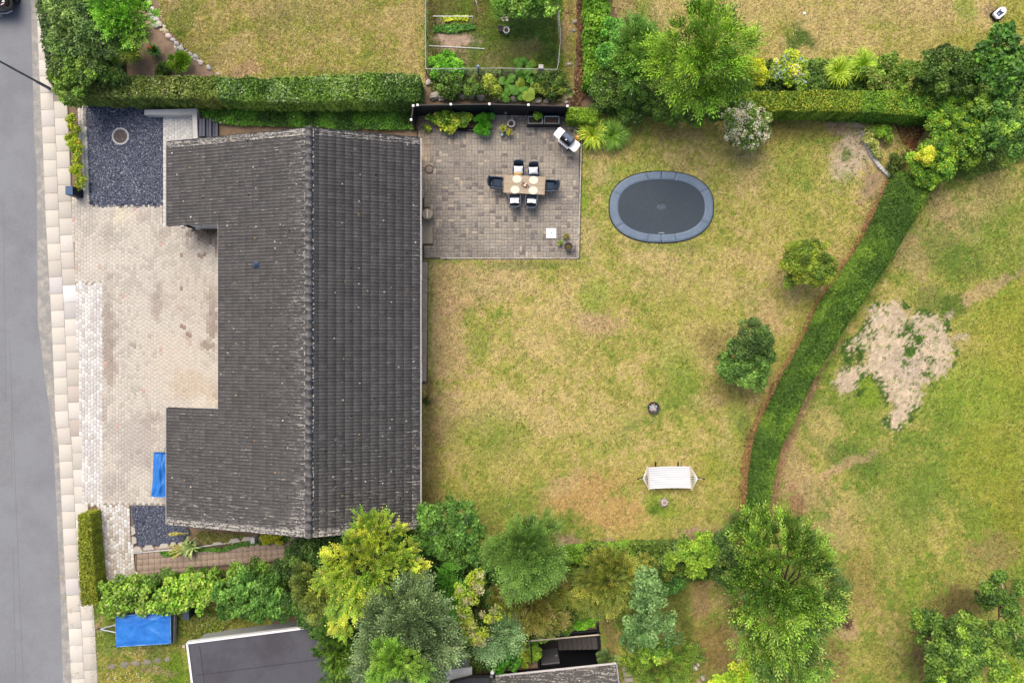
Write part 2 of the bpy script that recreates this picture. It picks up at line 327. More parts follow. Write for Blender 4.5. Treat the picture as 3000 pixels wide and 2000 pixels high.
# x, y, rx, ry, rot(deg), colour, strength, bare
BL = [
 # main lawn
 (1330, 830, 150, 90, 0, PNK, .6, .2), (1290, 1000, 80, 170, 10, PNK, .65, .25), (1480, 820, 120, 50, 0, PALE, .5, 0), (1290, 1230, 70, 90, 0, SOIL, .35, .2), (1560, 775, 160, 14, 0, DGN, .5, 0), (1700, 640, 14, 150, 0, BRG, .7, 0), (1300, 762, 60, 10, 0, GRN, .6, 0),
 (1725, 700, 36, 70, 0, PALE, .6, 0), (1770, 510, 46, 46, 0, PALE, .6, 0), (1800, 600, 30, 90, 10, BRG, .45, 0), (1940, 720, 130, 22, 0, GRN, .5, 0), (1880, 495, 90, 22, 0, BRG, .45, 0), (2080, 560, 26, 70, 0, GRN, .35, 0),
 (1735, 870, 55, 55, 0, BRG, .55, 0), (1745, 955, 80, 42, 0, PNK, .75, .2), (1720, 940, 50, 30, 0, SOIL, .3, .2), (1950, 800, 130, 90, 0, PALE, .3, 0), (2060, 900, 150, 120, 20, OLV, .4, 0), (1600, 1000, 160, 120, 0, TAN, .3, 0),
 (1400, 1010, 40, 60, 0, GRN, .5, 0), (2000, 1110, 60, 70, 0, GRN, .6, 0), (1990, 1060, 60, 80, 30, BRG, .35, 0), (2180, 1260, 40, 120, 18, BRG, .6, 0), (2190, 1270, 26, 60, 15, DGN, .6, 0), (1450, 1270, 110, 80, 0, GRN, .45, 0), (1540, 1370, 110, 60, 10, OLV, .4, 0),
 (1690, 1440, 150, 55, 12, (206, 172, 112), .95, .1), (1800, 1500, 120, 55, 0, (206, 172, 112), .85, .1), (1640, 1420, 60, 30, 15, PALE, .6, 0), (1470, 1500, 150, 70, 20, GRN, .55, 0), (1500, 1560, 90, 60, 0, OLV, .5, 0), (1600, 1540, 60, 30, 20, DGN, .35, 0),
 (1940, 1480, 50, 40, -30, BRG, .75, 0), (1925, 1490, 28, 22, -30, (98, 128, 40), .8, 0), (2070, 1370, 50, 50, 0, LIM, .55, 0), (2120, 1330, 50, 60, 0, GRN, .3, 0), (1900, 1390, 120, 40, 0, OLV, .4, 0), (2080, 1480, 100, 60, 0, OLV, .35, 0),
 (1660, 1588, 60, 26, -10, SOIL, .9, .9), (1860, 1592, 130, 10, 0, SOIL, .8, .9), (2080, 1570, 100, 20, -12, SOIL, .9, .9), (2155, 1540, 40, 50, -30, (140, 116, 100), .9, 1),
 (2300, 380, 150, 40, 0, (140, 118, 70), .5, .2), (1960, 380, 120, 30, 0, (140, 118, 70), .45, .2), (2350, 480, 120, 80, 0, OLV, .35, 0), (2300, 640, 90, 120, 0, OLV, .45, 0), (2200, 500, 70, 60, 0, PALE, .4, 0),
 (2500, 450, 60, 110, -33, SAND, .9, .9), (2560, 540, 40, 60, -30, SOIL, .9, .9), (2450, 380, 40, 26, 0, SOIL, .8, .8), (2480, 455, 22, 24, 0, DGN, .8, 0), (2480, 520, 34, 18, -30, GRN, .5, 0), (2440, 430, 30, 20, 0, SOIL, .5, .6),
 (1250, 1360, 50, 200, 0, (140, 118, 70), .45, .1), (1250, 1150, 14, 60, 0, (120, 90, 60), .6, .4), (1262, 940, 8, 160, 0, GRN, .6, 0), (1240, 1180, 12, 14, 0, (60, 80, 30), .9, 0), (2120, 1150, 70, 40, 0, (140, 118, 70), .4, .1), (2190, 860, 60, 60, 0, PALE, .4, 0),
 (2250, 930, 60, 60, 0, PNK, .4, .1), (2100, 1010, 60, 50, 0, (120, 110, 60), .5, 0), (2060, 1180, 60, 30, 0, PALE, .4, .1), (1780, 1240, 160, 80, 0, TAN, .3, 0),
 # right lawn
 (2830, 640, 150, 60, 25, SOIL, .28, .1), (2760, 600, 50, 60, 0, PNK, .5, .2), (2900, 560, 110, 60, 20, TAN, .45, 0), (2660, 740, 60, 90, 30, PNK, .5, .2), (2800, 760, 90, 60, -20, DGN, .45, 0), (2930, 700, 80, 120, 0, GRN, .5, 0), (2720, 880, 60, 60, 0, DGN, .5, 0), (2790, 900, 46, 34, 0, (90, 122, 40), .8, 0),
 (2880, 850, 90, 22, 32, PNK, .7, .5), (2960, 810, 60, 12, 30, SOIL, .5, .5), (2780, 925, 16, 12, 0, SAND, .8, .8), (2820, 980, 14, 10, 0, SAND, .7, .8), (2940, 1000, 90, 160, 0, LIM, .45, 0), (2850, 1150, 140, 100, 0, BRG, .45, 0), (2530, 1180, 60, 90, 0, GRN, .5, 0), (2500, 1080, 40, 60, 0, DGN, .55, 0), (2540, 1150, 45, 45, 0, (138, 168, 48), .8, 0),
 (2460, 1200, 30, 60, 20, GRN, .6, 0), (2400, 1250, 60, 90, 20, TAN, .5, 0), (2330, 1380, 50, 120, 15, PNK, .55, .2), (2470, 1330, 60, 40, 0, DGN, .6, 0), (2540, 1360, 50, 40, 0, DGN, .6, 0), (2480, 1355, 100, 16, 24, PNK, .7, .3), (2380, 1450, 90, 60, 0, PNK, .45, .2), (2520, 1480, 90, 50, 0, TAN, .4, 0),
 (2680, 1470, 60, 60, 0, (120, 144, 60), .6, 0), (2620, 1420, 120, 120, 0, GRN, .4, 0), (2880, 1350, 120, 120, 0, LIM, .5, 0), (2960, 1520, 60, 120, 0, (150, 150, 50), .5, 0), (2450, 1560, 90, 60, 0, PNK, .45, .15), (2560, 1600, 90, 90, 0, OLV, .4, 0), (2640, 1560, 80, 80, 0, GRN, .35, 0), (2900, 1620, 80, 60, 0, (170, 145, 100), .6, .1),
 (2520, 1700, 90, 90, 0, (165, 145, 86), .6, 0), (2670, 1720, 24, 60, 0, BRG, .6, 0), (2580, 1640, 18, 50, 0, GRN, .5, 0), (2820, 1760, 100, 50, 10, (112, 92, 58), .75, .3), (2760, 1900, 90, 110, 20, (112, 92, 58), .75, .3), (2700, 1930, 60, 60, 0, (125, 110, 64), .6, 0), (2480, 1840, 40, 36, 0, PNK, .7, .3), (2560, 1930, 60, 60, 0, OLV, .5, 0), (2950, 1740, 60, 60, 0, (112, 92, 58), .6, .3),
 (2720, 1880, 60, 80, 0, (130, 112, 70), .5, 0), (2430, 1930, 60, 60, 0, (150, 130, 80), .6, 0), (2330, 1480, 24, 60, 0, LIT, .7, .5),
 # upper right lawn
 (1870, 60, 60, 90, 30, GRN, .75, 0), (1930, 50, 40, 40, 0, PALE, .5, 0), (1830, 30, 40, 60, 0, PNK, .6, .1), (2335, 110, 34, 46, -15, (98, 124, 50), .95, 0), (2370, 120, 26, 40, 30, (98, 124, 50), .85, 0), (2310, 90, 24, 24, 0, GRN, .8, 0), (2280, 70, 50, 50, 0, OLV, .5, 0), (2830, 20, 40, 60, 10, BRG, .6, 0), (2960, 60, 60, 80, 0, LIM, .8, 0), (2900, 40, 22, 26, 0, SOIL, .7, .3),
 (2760, 110, 140, 60, -8, OLV, .6, 0), (2840, 130, 80, 50, 0, LIM, .5, 0), (2600, 160, 160, 22, 0, OLV, .5, 0), (2600, 30, 120, 60, 0, PALE, .4, 0), (2250, 20, 60, 60, 0, TAN, .4, 0), (2450, 170, 60, 20, 0, OLV, .5, 0), (2720, 40, 60, 60, 0, PALE, .4, 0),
 # upper left lawn
 (520, 80, 40, 90, -35, GRN, .6, 0), (600, 150, 40, 80, -38, OLV, .6, 0), (660, 150, 26, 100, -42, PALE, .55, 0), (720, 210, 50, 30, 20, PNK, .85, .3), (690, 215, 22, 16, 0, SOIL, .4, .2), (860, 40, 90, 60, 0, GRN, .3, 0), (1000, 90, 100, 120, 0, OLV, .2, 0), (1000, 225, 260, 14, 0, GRN, .5, 0), (1120, 190, 70, 24, 0, BRG, .25, 0), (800, 60, 60, 60, 0, (160, 140, 100), .3, 0), (500, 20, 30, 60, -30, SOIL, .3, 0),
 # vegetable plot
 (1270, 110, 26, 140, 0, (112, 96, 54), .7, .3), (1332, 118, 84, 34, 2, (186, 162, 140), 1.0, 1), (1325, 112, 70, 26, 2, (186, 162, 140), .9, 1), (1320, 152, 70, 14, 3, (180, 156, 134), .8, .8), (1320, 70, 60, 8, 0, (180, 160, 130), .6, .6), (1330, 84, 60, 9, 5, (80, 128, 46), .9, 0), (1360, 60, 30, 9, 0, (160, 172, 40), .85, 0), (1560, 90, 80, 80, 0, (66, 104, 40), .8, 0),
 (1550, 50, 90, 50, 0, (56, 84, 34), .7, 0), (1470, 150, 60, 36, 0, (168, 160, 104), .4, 0), (1540, 150, 50, 40, 0, (180, 160, 120), .45, .2), (1430, 180, 40, 20, 0, (180, 158, 118), .5, .2), (1300, 20, 50, 30, 0, (150, 136, 84), .6, 0), (1400, 30, 30, 60, 0, (150, 124, 84), .6, .3), (1620, 100, 14, 120, 0, (70, 88, 40), .7, .1), (1390, 120, 10, 40, 0, (80, 120, 44), .6, 0),
 (1600, 160, 30, 40, 0, (80, 110, 50), .6, 0), (1430, 10, 30, 20, 0, (120, 140, 50), .5, 0), (1300, 185, 50, 20, 0, (90, 140, 50), .6, 0), (1360, 170, 20, 30, 0, SOIL, .6, .5),
 (1660, 110, 22, 60, 0, PNK, .7, .3), (1668, 30, 14, 40, 0, (150, 130, 80), .6, 0), (1668, 230, 18, 60, 0, (170, 145, 100), .6, .3),
 # lower left
 (520, 1950, 34, 50, 0, (118, 152, 34), .85, 0), (540, 1990, 40, 30, 0, (118, 152, 34), .7, 0), (350, 1970, 80, 50, 0, (178, 166, 84), .6, 0), (310, 1870, 30, 40, 0, GRN, .6, 0), (400, 1905, 100, 14, 0, PALE, .35, 0), (460, 1960, 60, 12, -10, SOIL, .6, .4), (340, 1850, 30, 60, 0, (96, 120, 44), .6, 0), (560, 1850, 50, 50, 0, (176, 162, 86), .5, 0), (460, 1920, 30, 20, 0, DGN, .5, 0), (680, 1830, 90, 40, 0, (120, 120, 50), .5, 0), (290, 1835, 10, 20, 0, SOIL, .7, .6), (292, 1820, 14, 40, 0, PNK, .5, .3),
 # lower middle
 (2050, 1760, 30, 60, 10, (178, 146, 108), .75, .3), (1990, 1780, 40, 70, 0, (104, 112, 48), .7, 0), (2090, 1900, 70, 90, 0, (160, 132, 82), .75, .2), (1790, 1870, 20, 90, 0, (150, 128, 84), .6, .2), (2010, 1850, 20, 40, 0, (88, 104, 40), .6, 0), (2045, 1700, 30, 20, 0, LIT, .6, .4), (2140, 1760, 20, 60, 0, LIT, .6, .4),
]
HEDGE_IN = [(2700, 380), (2615, 530), (2560, 640), (2532, 700), (2470, 800), (2401, 900), (2356, 1000), (2300, 1100), (2245, 1200), (2204, 1300), (2190, 1400), (2183, 1540)]
HEDGE_OUT = [(2800, 430), (2749, 530), (2704, 600), (2640, 700), (2584, 800), (2508, 900), (2443, 1000), (2381, 1100), (2343, 1200), (2290, 1300), (2265, 1400), (2249, 1540)]
SANDP = [(2200 + a / 2.24, 600 + b / 2.24) for a, b in [(820, 680), (870, 690), (960, 650), (1000, 690), (1030, 720), (1020, 760), (1060, 760), (1110, 720), (1200, 760), (1250, 770), (1260, 830), (1325, 930), (1290, 1060), (1220, 1130), (1110, 1170), (1110, 1290), (1040, 1330), (1020, 1390), (960, 1440), (900, 1420), (930, 1300), (880, 1210), (860, 1130), (740, 1110), (730, 1150), (690, 1220), (640, 1210), (620, 1240), (570, 1150), (600, 1090), (700, 1060), (790, 1020), (770, 930), (700, 960), (620, 990), (650, 920), (720, 880), (780, 800)]]
def polyline_dist(x, y, pts):
    d = np.full(np.shape(x), 1e9)
    for (x0, y0), (x1, y1) in zip(pts[:-1], pts[1:]):
        vx, vy = x1 - x0, y1 - y0; t = np.clip(((x - x0) * vx + (y - y0) * vy) / (vx * vx + vy * vy), 0, 1)
        d = np.minimum(d, np.hypot(x - x0 - t * vx, y - y0 - t * vy))
    return d
def sm(a, b, x): t = np.clip((x - a) / (b - a), 0, 1); return t * t * (3 - 2 * t)
def lawn_colour(px, py, base):
    """photo-space position -> linear base colour and how bare the soil is"""
    n1 = fb(px, py, 170, 0); n2 = fb(px, py, 42, 2); n3 = fb(px, py, 15, 4, 3); n4 = vn(px, py, 5.5, 6)
    gness = np.clip(base + (n1 - .5) * 1.3 + (n2 - .5) * 1.0 + (n3 - .5) * 1.0 + (n4 - .5) * .6, 0, 1.25)
    c = lin(TAN) + (lin(OLV) - lin(TAN)) * sm(0.05, .6, gness)[..., None]
    c = c + (lin(GRN) - c) * sm(.55, 1.15, gness)[..., None]
    c = c + (lin(LIM) - c) * (.45 * sm(2700, 3000, px) * sm(700, 900, py) * (1 - sm(1500, 1800, py)))[..., None]
    bare = np.zeros(np.shape(px)); wx = (fb(px, py, 60, 1) - .5); wy = (fb(px, py, 60, 5) - .5)
    fine = (n3 - .5) * 1.3 + (n4 - .5) * .8 + (n2 - .5) * .9
    for (x, y, rx, ry, ro, col, st, br) in BL:
        near = (np.abs(px - x) < max(rx, ry) * 1.9) & (np.abs(py - y) < max(rx, ry) * 1.9)
        if not near.any(): continue
        a = math.radians(ro); qx = px[near] + wx[near] * 40; qy = py[near] + wy[near] * 40
        dx = (qx - x) * math.cos(a) - (qy - y) * math.sin(a); dy = (qx - x) * math.sin(a) + (qy - y) * math.cos(a)
        d = np.sqrt((dx / rx) ** 2 + (dy / ry) ** 2) + fine[near] * .55
        m = (1 - sm(.55, 1.25, d)) * st
        c[near] += (lin(col) - c[near]) * m[:, None]; bare[near] = np.maximum(bare[near], m * br)
    # bare sandy patch on the right lawn with ragged tufty edge
    nr = (px > 2430) & (px < 2830) & (py > 860) & (py < 1270)
    if nr.any():
        X = px[nr] + wx[nr] * 22 + (n3[nr] - .5) * 26; Y = py[nr] + wy[nr] * 22 + (n4[nr] - .5) * 12
        X = 2655 + (X - 2655) * .93; Y = 1050 + (Y - 1050) * .93; X = X + rng.normal(size=len(X)) * 7; Y = Y + rng.normal(size=len(X)) * 7; ins = inpoly(X, Y, SANDP); dd = polyline_dist(px[nr], py[nr], SANDP + SANDP[:1])
        cc = c[nr]; rim = (~ins) & (dd < 20) & (n2[nr] > .42)
        cc[rim] = lin((86, 118, 44)) * (.7 + .6 * n4[nr][rim])[:, None]
        sc = lin((214, 194, 164)) * (.70 + .35 * n2[nr] + .22 * n3[nr])[:, None]
        isl = np.zeros(len(X), bool)
        for (ax, ay, ar) in [(2685, 995, 20), (2640, 985, 12), (2668, 1030, 16), (2535, 1108, 17), (2575, 1118, 15), (2710, 1095, 11), (2660, 965, 14), (2655, 1060, 10), (2720, 1048, 8), (2555, 985, 9), (2520, 1010, 8)]:
            isl |= np.hypot(X - ax, Y - ay) < ar
        sc[isl] = lin((84, 118, 46))
        pur = 1 - sm(.5, 1.1, np.hypot((X - 2650) / 60, (Y - 1070) / 45)); sc = sc * (.9 + .25 * n4[nr])[:, None]; sc = sc + (lin((186, 170, 160)) - sc) * (.4 * pur * (~isl))[:, None]
        cc[ins] = sc[ins]; c[nr] = cc; bb = bare[nr]; bb[ins & ~isl] = 1; bare[nr] = bb
    # tufted bare soil by the curved edging
    # leaf litter strip along the inside of the diagonal hedge
    dl = polyline_dist(px, py, HEDGE_IN) + fine * 22
    left = px < np.interp(py, [p[1] for p in HEDGE_IN], [p[0] for p in HEDGE_IN]) + 4
    m = (1 - sm(10, 26, dl)) * left * (py > 500); c = c + (lin(LIT) * (.75 + .6 * n4[..., None]) - c) * (m * .85)[..., None]; bare = np.maximum(bare, m * .8)
    m = (1 - sm(20, 60, dl)) * left * (py > 500); c = c + (lin((160, 142, 80)) - c) * (m * .35)[..., None]
    do = polyline_dist(px, py, HEDGE_OUT) + fine * 22
    m = (1 - sm(8, 26, do)) * (~left) * (py > 1000); c = c + (lin((186, 146, 116)) - c) * (m * .6)[..., None]
    v = .74 + .56 * vn(px, py, 4.5, 3); 
    return c * v[..., None] / K, bare

STEP = .11
xs = np.arange(-25.9, 25.9, STEP); ys = np.arange(-17.6, 17.2, STEP)
GX, GY = np.meshgrid(xs, ys); PX = GX * F + 1500; PY = 1000 - GY * F
nx, ny = len(xs), len(ys)
cxp = (xs[:-1] + STEP / 2) * F + 1500; cyp = 1000 - (ys[:-1] + STEP / 2) * F
CX, CY = np.meshgrid(cxp, cyp)
taken = inpoly(CX, CY, [(1570, 1855), (1757, 1840), (1762, 2060), (1570, 2060)])
lawn_objs = {}
GRASSN = {'lawn': 150000, 'right_lawn': 130000, 'upper_right_lawn': 50000, 'upper_left_lawn': 50000, 'vegetable_plot': 26000, 'grass_path': 4000, 'lower_left_lawn': 22000, 'lower_middle_lawn': 16000}
BLH = {'vegetable_plot': 1.5}
for nm, poly in LAWNS.items():
    ins = inpoly(CX, CY, poly) & ~taken
    taken |= ins
    jj, ii = np.nonzero(ins)
    q = np.stack([jj * nx + ii, jj * nx + ii + 1, (jj + 1) * nx + ii + 1, (jj + 1) * nx + ii], 1)
    u, inv = np.unique(q, return_inverse=True); inv = inv.reshape(-1)
    vx = GX.ravel()[u]; vy = GY.ravel()[u]; px = PX.ravel()[u]; py = PY.ravel()[u]
    c, bare = lawn_colour(px, py, LBASE[nm])
    V = np.stack([vx, vy, .004 + .03 * (fb(px, py, 30, 3) - .4).clip(0)], 1)
    o = npmesh(nm, V, inv, 4, M_lawn, None, c, smooth=True); tag(o, kind='structure'); lawn_objs[nm] = o
    # short grass standing on it
    n = GRASSN[nm]; pick = rng.integers(0, len(jj), n)
    bx = xs[ii[pick]] + rng.random(n) * STEP; by = ys[jj[pick]] + rng.random(n) * STEP
    px = bx * F + 1500; py = 1000 - by * F
    c, bare = lawn_colour(px, py, LBASE[nm]); keep = rng.random(n) > bare * .97
    bx, by, c, bare = bx[keep], by[keep], c[keep], bare[keep]; n = len(bx)
    th = rng.random(n) * 2 * np.pi; hh = BLH.get(nm, 1.0) * rng.uniform(.03, .07, n); ln = rng.uniform(.04, .11, n) * BLH.get(nm, 1.0); w = rng.uniform(.012, .028, n)
    dx, dy = np.cos(th), np.sin(th)
    p0 = np.stack([bx - dy * w, by + dx * w, np.full(n, .0)], 1); p1 = np.stack([bx + dy * w, by - dx * w, np.full(n, .0)], 1); p2 = np.stack([bx + dx * ln, by + dy * ln, hh], 1)
    V = np.stack([p0, p1, p2], 1).reshape(-1, 3)
    cc = c * rng.uniform(.5, 1.65, n)[:, None] * np.array([1, 1, 1]) ; g2 = rng.random(n) < .25; cc[g2] *= np.array([.8, 1.05, .7])
    cc = np.repeat(cc.clip(0, .8), 3, 0)
    o = npmesh('short_grass', V, np.arange(len(V)), 3, M_blade, None, cc)
    tag(o, {'lawn': 'short sun-dried grass of the lawn behind the big roof', 'right_lawn': 'greener short grass right of the diagonal hedge', 'upper_right_lawn': 'dry tan grass above the long top right hedge', 'upper_left_lawn': 'dry mown grass left of the vegetable plot', 'vegetable_plot': 'longer dark green grass inside the wire fenced plot', 'grass_path': 'narrow dry grass strip right of the wire fence', 'lower_left_lawn': 'patchy grass around the blue covered trailer', 'lower_middle_lawn': 'brownish grass left of the big lower tree'}[nm], 'grass', kind='stuff')

# ---------------------------------------------------------------- road, pavement, paving
def sheet(name, pts, z, m, kind='structure', parent=None):
    P = [W(x, y)[:2] for x, y in pts]
    o = MB().prism(P, z - .012, z).build(name, m, parent)
    if parent is None and kind: tag(o, kind=kind)
    return o
REDGE = [(92, -400), (92, 0), (102, 400), (110, 495), (112, 935), (124, 1033), (150, 1225), (158, 1300), (167, 1480), (179, 1746), (186, 1990), (192, 2500)]
SEDGE = [(90, -400), (109, 0), (120, 268), (129, 446), (136, 625), (143, 756), (152, 912), (158, 1046), (165, 1225), (174, 1300), (183, 1478), (194, 1700), (203, 1835), (212, 2000), (240, 2500)]
sheet('road', [(-420, -400)] + REDGE + [(-420, 2500)], .006, M_asph)
gut = sheet('gutter_strip', REDGE + SEDGE[::-1], .012, M_asph2)
# tar seams on the road
for i, (x0, y0, x1, y1) in enumerate([(30, 1000, 70, 2000), (12, 600, 22, 1400), (40, 1600, 48, 2000)]):
    a = W(x0, y0); b = W(x1, y1); l = math.hypot(b[0] - a[0], b[1] - a[1])
    o = MB().box((a[0] + b[0]) / 2, (a[1] + b[1]) / 2, .0065, .018, l, .002, rz=math.atan2(b[1] - a[1], b[0] - a[0]) - math.pi / 2).build('tar_seam', mat('tar', A(132, 135, 142), .8, .1, 20, .1)); tag(o, kind='structure')

_T = np.array([(-.5, -.5, 0), (.5, -.5, 0), (.5, .5, 0), (-.5, .5, 0)])
def bricks_np(pos, size, rot, z0, h, ch):
    n = len(pos); V = np.zeros((n, 12, 3)); size = np.broadcast_to(np.asarray(size, float), (n, 2)); rot = np.broadcast_to(np.asarray(rot, float), (n,)); z0 = np.broadcast_to(np.asarray(z0, float), (n,)); h = np.broadcast_to(np.asarray(h, float), (n,))
    for k, (s, zz) in enumerate([(0, 0), (0, -ch), (ch * 1.2, 0)]):
        x = _T[:, 0][None] * (size[:, 0:1] - 2 * s); y = _T[:, 1][None] * (size[:, 1:2] - 2 * s)
        c, sn = np.cos(rot)[:, None], np.sin(rot)[:, None]
        V[:, k * 4:k * 4 + 4, 0] = pos[:, 0:1] + x * c - y * sn; V[:, k * 4:k * 4 + 4, 1] = pos[:, 1:2] + x * sn + y * c
        V[:, k * 4:k * 4 + 4, 2] = (z0 + (0 if k == 0 else h + zz))[:, None]
    fc = []
    for k in (0, 4):
        for i in range(4): fc.append([k + i, k + (i + 1) % 4, k + (i + 1) % 4 + 4, k + i + 4])
    fc.append([8, 9, 10, 11]); fc = np.array(fc)
    Fc = (fc[None] + (np.arange(n) * 12)[:, None, None]).reshape(-1)
    return V.reshape(-1, 3), Fc
def pave(parent, piece, pos, size, rot, cols, z0, h, m, ch=.005, maxp=300, order=None, rest='small_pavers', tol=1.0):
    """first maxp pieces as parts that share meshes, the rest joined"""
    n = len(pos); size = np.broadcast_to(np.asarray(size, float), (n, 2)).copy(); rot = np.broadcast_to(np.asarray(rot, float), (n,)).copy()
    idx = np.arange(n) if order is None else np.asarray(order); a, b = idx[:maxp], idx[maxp:]
    if n <= maxp: a, b = idx, idx[:0]
    cache = {}
    qc = np.round(np.asarray(cols)[:, :3] * 22).astype(int)
    for i in a:
        key = (tuple(qc[i]), tuple(np.round(size[i], 3)))
        if key not in cache:
            V, Fc = bricks_np(np.zeros((1, 2)), size[i:i + 1], 0, 0, h, ch)
            o = npmesh(piece, V, Fc, 4, m, None, np.repeat(np.asarray(cols)[i:i + 1, :3], 12, 0)); o.parent = parent; cache[key] = o.data
        else:
            o = bpy.data.objects.new(piece, cache[key]); COL.objects.link(o); o.parent = parent
        g0 = ORG.get(parent.name, (0, 0, 0)); o.location = (pos[i][0] - g0[0], pos[i][1] - g0[1], z0 + random.uniform(0, .003) - g0[2]); o.rotation_euler = (0, 0, rot[i] + random.uniform(-.008, .008))
    if len(b):
        V, Fc = bricks_np(np.asarray(pos)[b], size[b], rot[b] + rng.uniform(-.012, .012, len(b)), z0, h + rng.uniform(-.002, .003, len(b)), ch)
        V[:, 2] += 0
        o = npmesh(rest, V, Fc, 4, m, parent, np.repeat(np.asarray(cols)[b][:, :3], 12, 0)); tag(o, kind='stuff')
def jit(base, n, amt=.08, tint=.02):
    base = np.broadcast_to(np.asarray(base), (n, 3)); return (base * (1 + rng.uniform(-amt, amt, (n, 1))) * (1 + rng.uniform(-tint, tint, (n, 3)))).clip(0, .9)
def L3(r, g, b): return np.array(A(r, g, b)[:3])

for pts in ([(92, 495), (110, 495), (112, 935), (124, 1033), (138, 1040), (128, 940), (116, 700)], [(-60, 1180), (34, 1175), (38, 1420), (-60, 1430)]):
    o = MB().prism([W(*p)[:2] for p in pts][::-1], .004, .0105).build('asphalt_patch', mat('asphalt_patch_grey', A(146, 148, 152), .9, .24, 30, .5, dark=A(158, 158, 158), darkamt=.6, scale2=3)); tag(o, kind='structure')
# pavement slabs
pv = sheet('pavement', SEDGE + [(x + 78, y) for x, y in SEDGE[::-1]], .02, M_joint)
pos, cols, rots = [], [], []
ex, ey = [p[0] for p in SEDGE], [p[1] for p in SEDGE]
CR = [(233, 226, 212), (227, 220, 207), (236, 230, 218), (222, 215, 203), (231, 225, 216)]
ovr = {(0, 16): (216, 208, 196), (1, 16): (216, 211, 206), (1, 17): (252, 250, 246), (1, 18): (210, 206, 202), (1, 12): (220, 214, 204), (1, 22): (218, 206, 196), (1, 23): (214, 202, 190), (1, 25): (208, 196, 184), (0, 17): (226, 220, 216)}
for cidx in (0, 1):
    for i in range(-3, 48):
        y = 5 + cidx * 24 + i * 48.9; x = np.interp(y, ey, ex) + 19 + cidx * 38.5
        if cidx == 1 and (y < 280): continue
        a0 = np.interp(y + 24, ey, ex) - np.interp(y - 24, ey, ex)
        pos.append(W(x, y)[:2]); rots.append(math.atan2(a0, 48) ); cols.append(A(*ovr.get((cidx, i), random.choice(CR)))[:3])
pave(pv, 'paving_slab', np.array(pos), (.625, .80), np.array(rots), jit(np.array(cols), len(cols), .035, .01), .015, .018, M_pav, .002)

# driveway
RED = [(x / 2.24, 600 + y / 2.24) for x, y in [(890, 40), (487, 112), (1065, 255), (667, 415), (1325, 340), (817, 608), (1178, 682), (1250, 905), (1060, 935), (700, 1030), (943, 1215), (772, 1452), (498, 420)]]
WET = [(x / 2.24, 600 + y / 2.24, r) for x, y, r in [(1200, 327, 5), (1318, 342, 5), (1355, 335, 4), (1318, 538, 4), (1198, 555, 4), (1235, 850, 8), (1205, 795, 6)]]
def drive_col(px, py):
    n = len(px); c = np.tile(L3(224, 216, 202), (n, 1)); nz = fb(px, py, 70, 1); n2 = fb(px, py, 22, 4); n3 = vn(px, py, 9, 2)
    def bl(x, y, rx, ry, col, st, e=.5):
        d = np.hypot((px - x) / rx, (py - y) / ry) + (n2 - .5) * 1.3 + (n3 - .5) * .6; m = np.minimum((1 - sm(.5, .5 + e, d)) * st * 1.15, 1)
        c[:] = c + (L3(*col) - c) * m[:, None]
    for a in [(318, 960, 26, 150, (186, 174, 162), .8), (325, 1080, 24, 60, (186, 172, 158), .7), (462, 880, 22, 70, (188, 174, 164), .7), (625, 930, 22, 90, (176, 160, 148), .8), (610, 1010, 34, 18, (168, 152, 140), .8), (556, 985, 18, 22, (190, 172, 160), .6),
              (600, 690, 56, 34, (158, 142, 126), .9), (628, 672, 26, 22, (116, 98, 80), .95), (636, 720, 8, 40, (168, 150, 130), .8), (580, 720, 40, 20, (196, 184, 170), .5), (480, 690, 30, 26, (180, 168, 156), .5), (420, 640, 30, 24, (200, 186, 176), .6), (318, 700, 18, 70, (206, 194, 186), .6), (395, 1010, 14, 12, (176, 164, 152), .7), (440, 985, 12, 12, (180, 168, 152), .7),
              (400, 1300, 110, 100, (204, 194, 184), .8), (330, 1420, 50, 60, (206, 196, 186), .8), (440, 1230, 40, 26, (190, 178, 166), .6), (305, 1200, 14, 40, (190, 178, 164), .6), (620, 1150, 30, 40, (205, 188, 166), .5), (560, 860, 90, 110, (214, 202, 186), .35), (360, 640, 60, 26, (236, 226, 204), .8), (350, 610, 26, 12, (238, 226, 200), .9), (500, 1060, 120, 110, (228, 216, 198), .6), (560, 1130, 60, 50, (214, 196, 170), .5), (470, 1420, 30, 60, (214, 204, 186), .6), (300, 770, 70, 30, (234, 226, 212), .5)]: bl(*a)
    lines = ((nz + n3 * .5) > .86); c[lines] *= .86
    c *= (.95 + .10 * rng.random(n))[:, None]
    return c
def column_bricks(poly, w=8.52, l=12.2, x0=None, rot=0.0):
    X0 = min(p[0] for p in poly); X1 = max(p[0] for p in poly); Y0 = min(p[1] for p in poly); Y1 = max(p[1] for p in poly); P = []
    i = 0; x = X0 + w / 2
    while x < X1:
        off = [0, .48, .12, .62, .22, .55][i % 6] * l
        y = Y0 - off + l / 2
        while y < Y1 + l: P.append((x, y)); y += l
        x += w; i += 1
    P = np.array(P)
    if rot:
        cx_, cy_ = (X0 + X1) / 2, (Y0 + Y1) / 2; a = math.radians(rot); d = P - (cx_, cy_)
        P = np.stack([cx_ + d[:, 0] * math.cos(a) - d[:, 1] * math.sin(a), cy_ + d[:, 0] * math.sin(a) + d[:, 1] * math.cos(a)], 1)
    return P[inpoly(P[:, 0], P[:, 1], poly)]
def w2(P): return np.stack([(P[:, 0] - 1500) / F, (1000 - P[:, 1]) / F], 1)
WSTR = [(226, 830), (301, 830), (299, 1478), (246, 1478), (240, 1300), (232, 1100)]
drv = sheet('driveway', [(212, 575), (262, 575), (262, 604), (484, 604), (484, 640), (670, 640), (670, 1215), (520, 1215), (520, 1480), (245, 1480), (236, 1300), (226, 1000), (215, 640)], .024, M_joint)
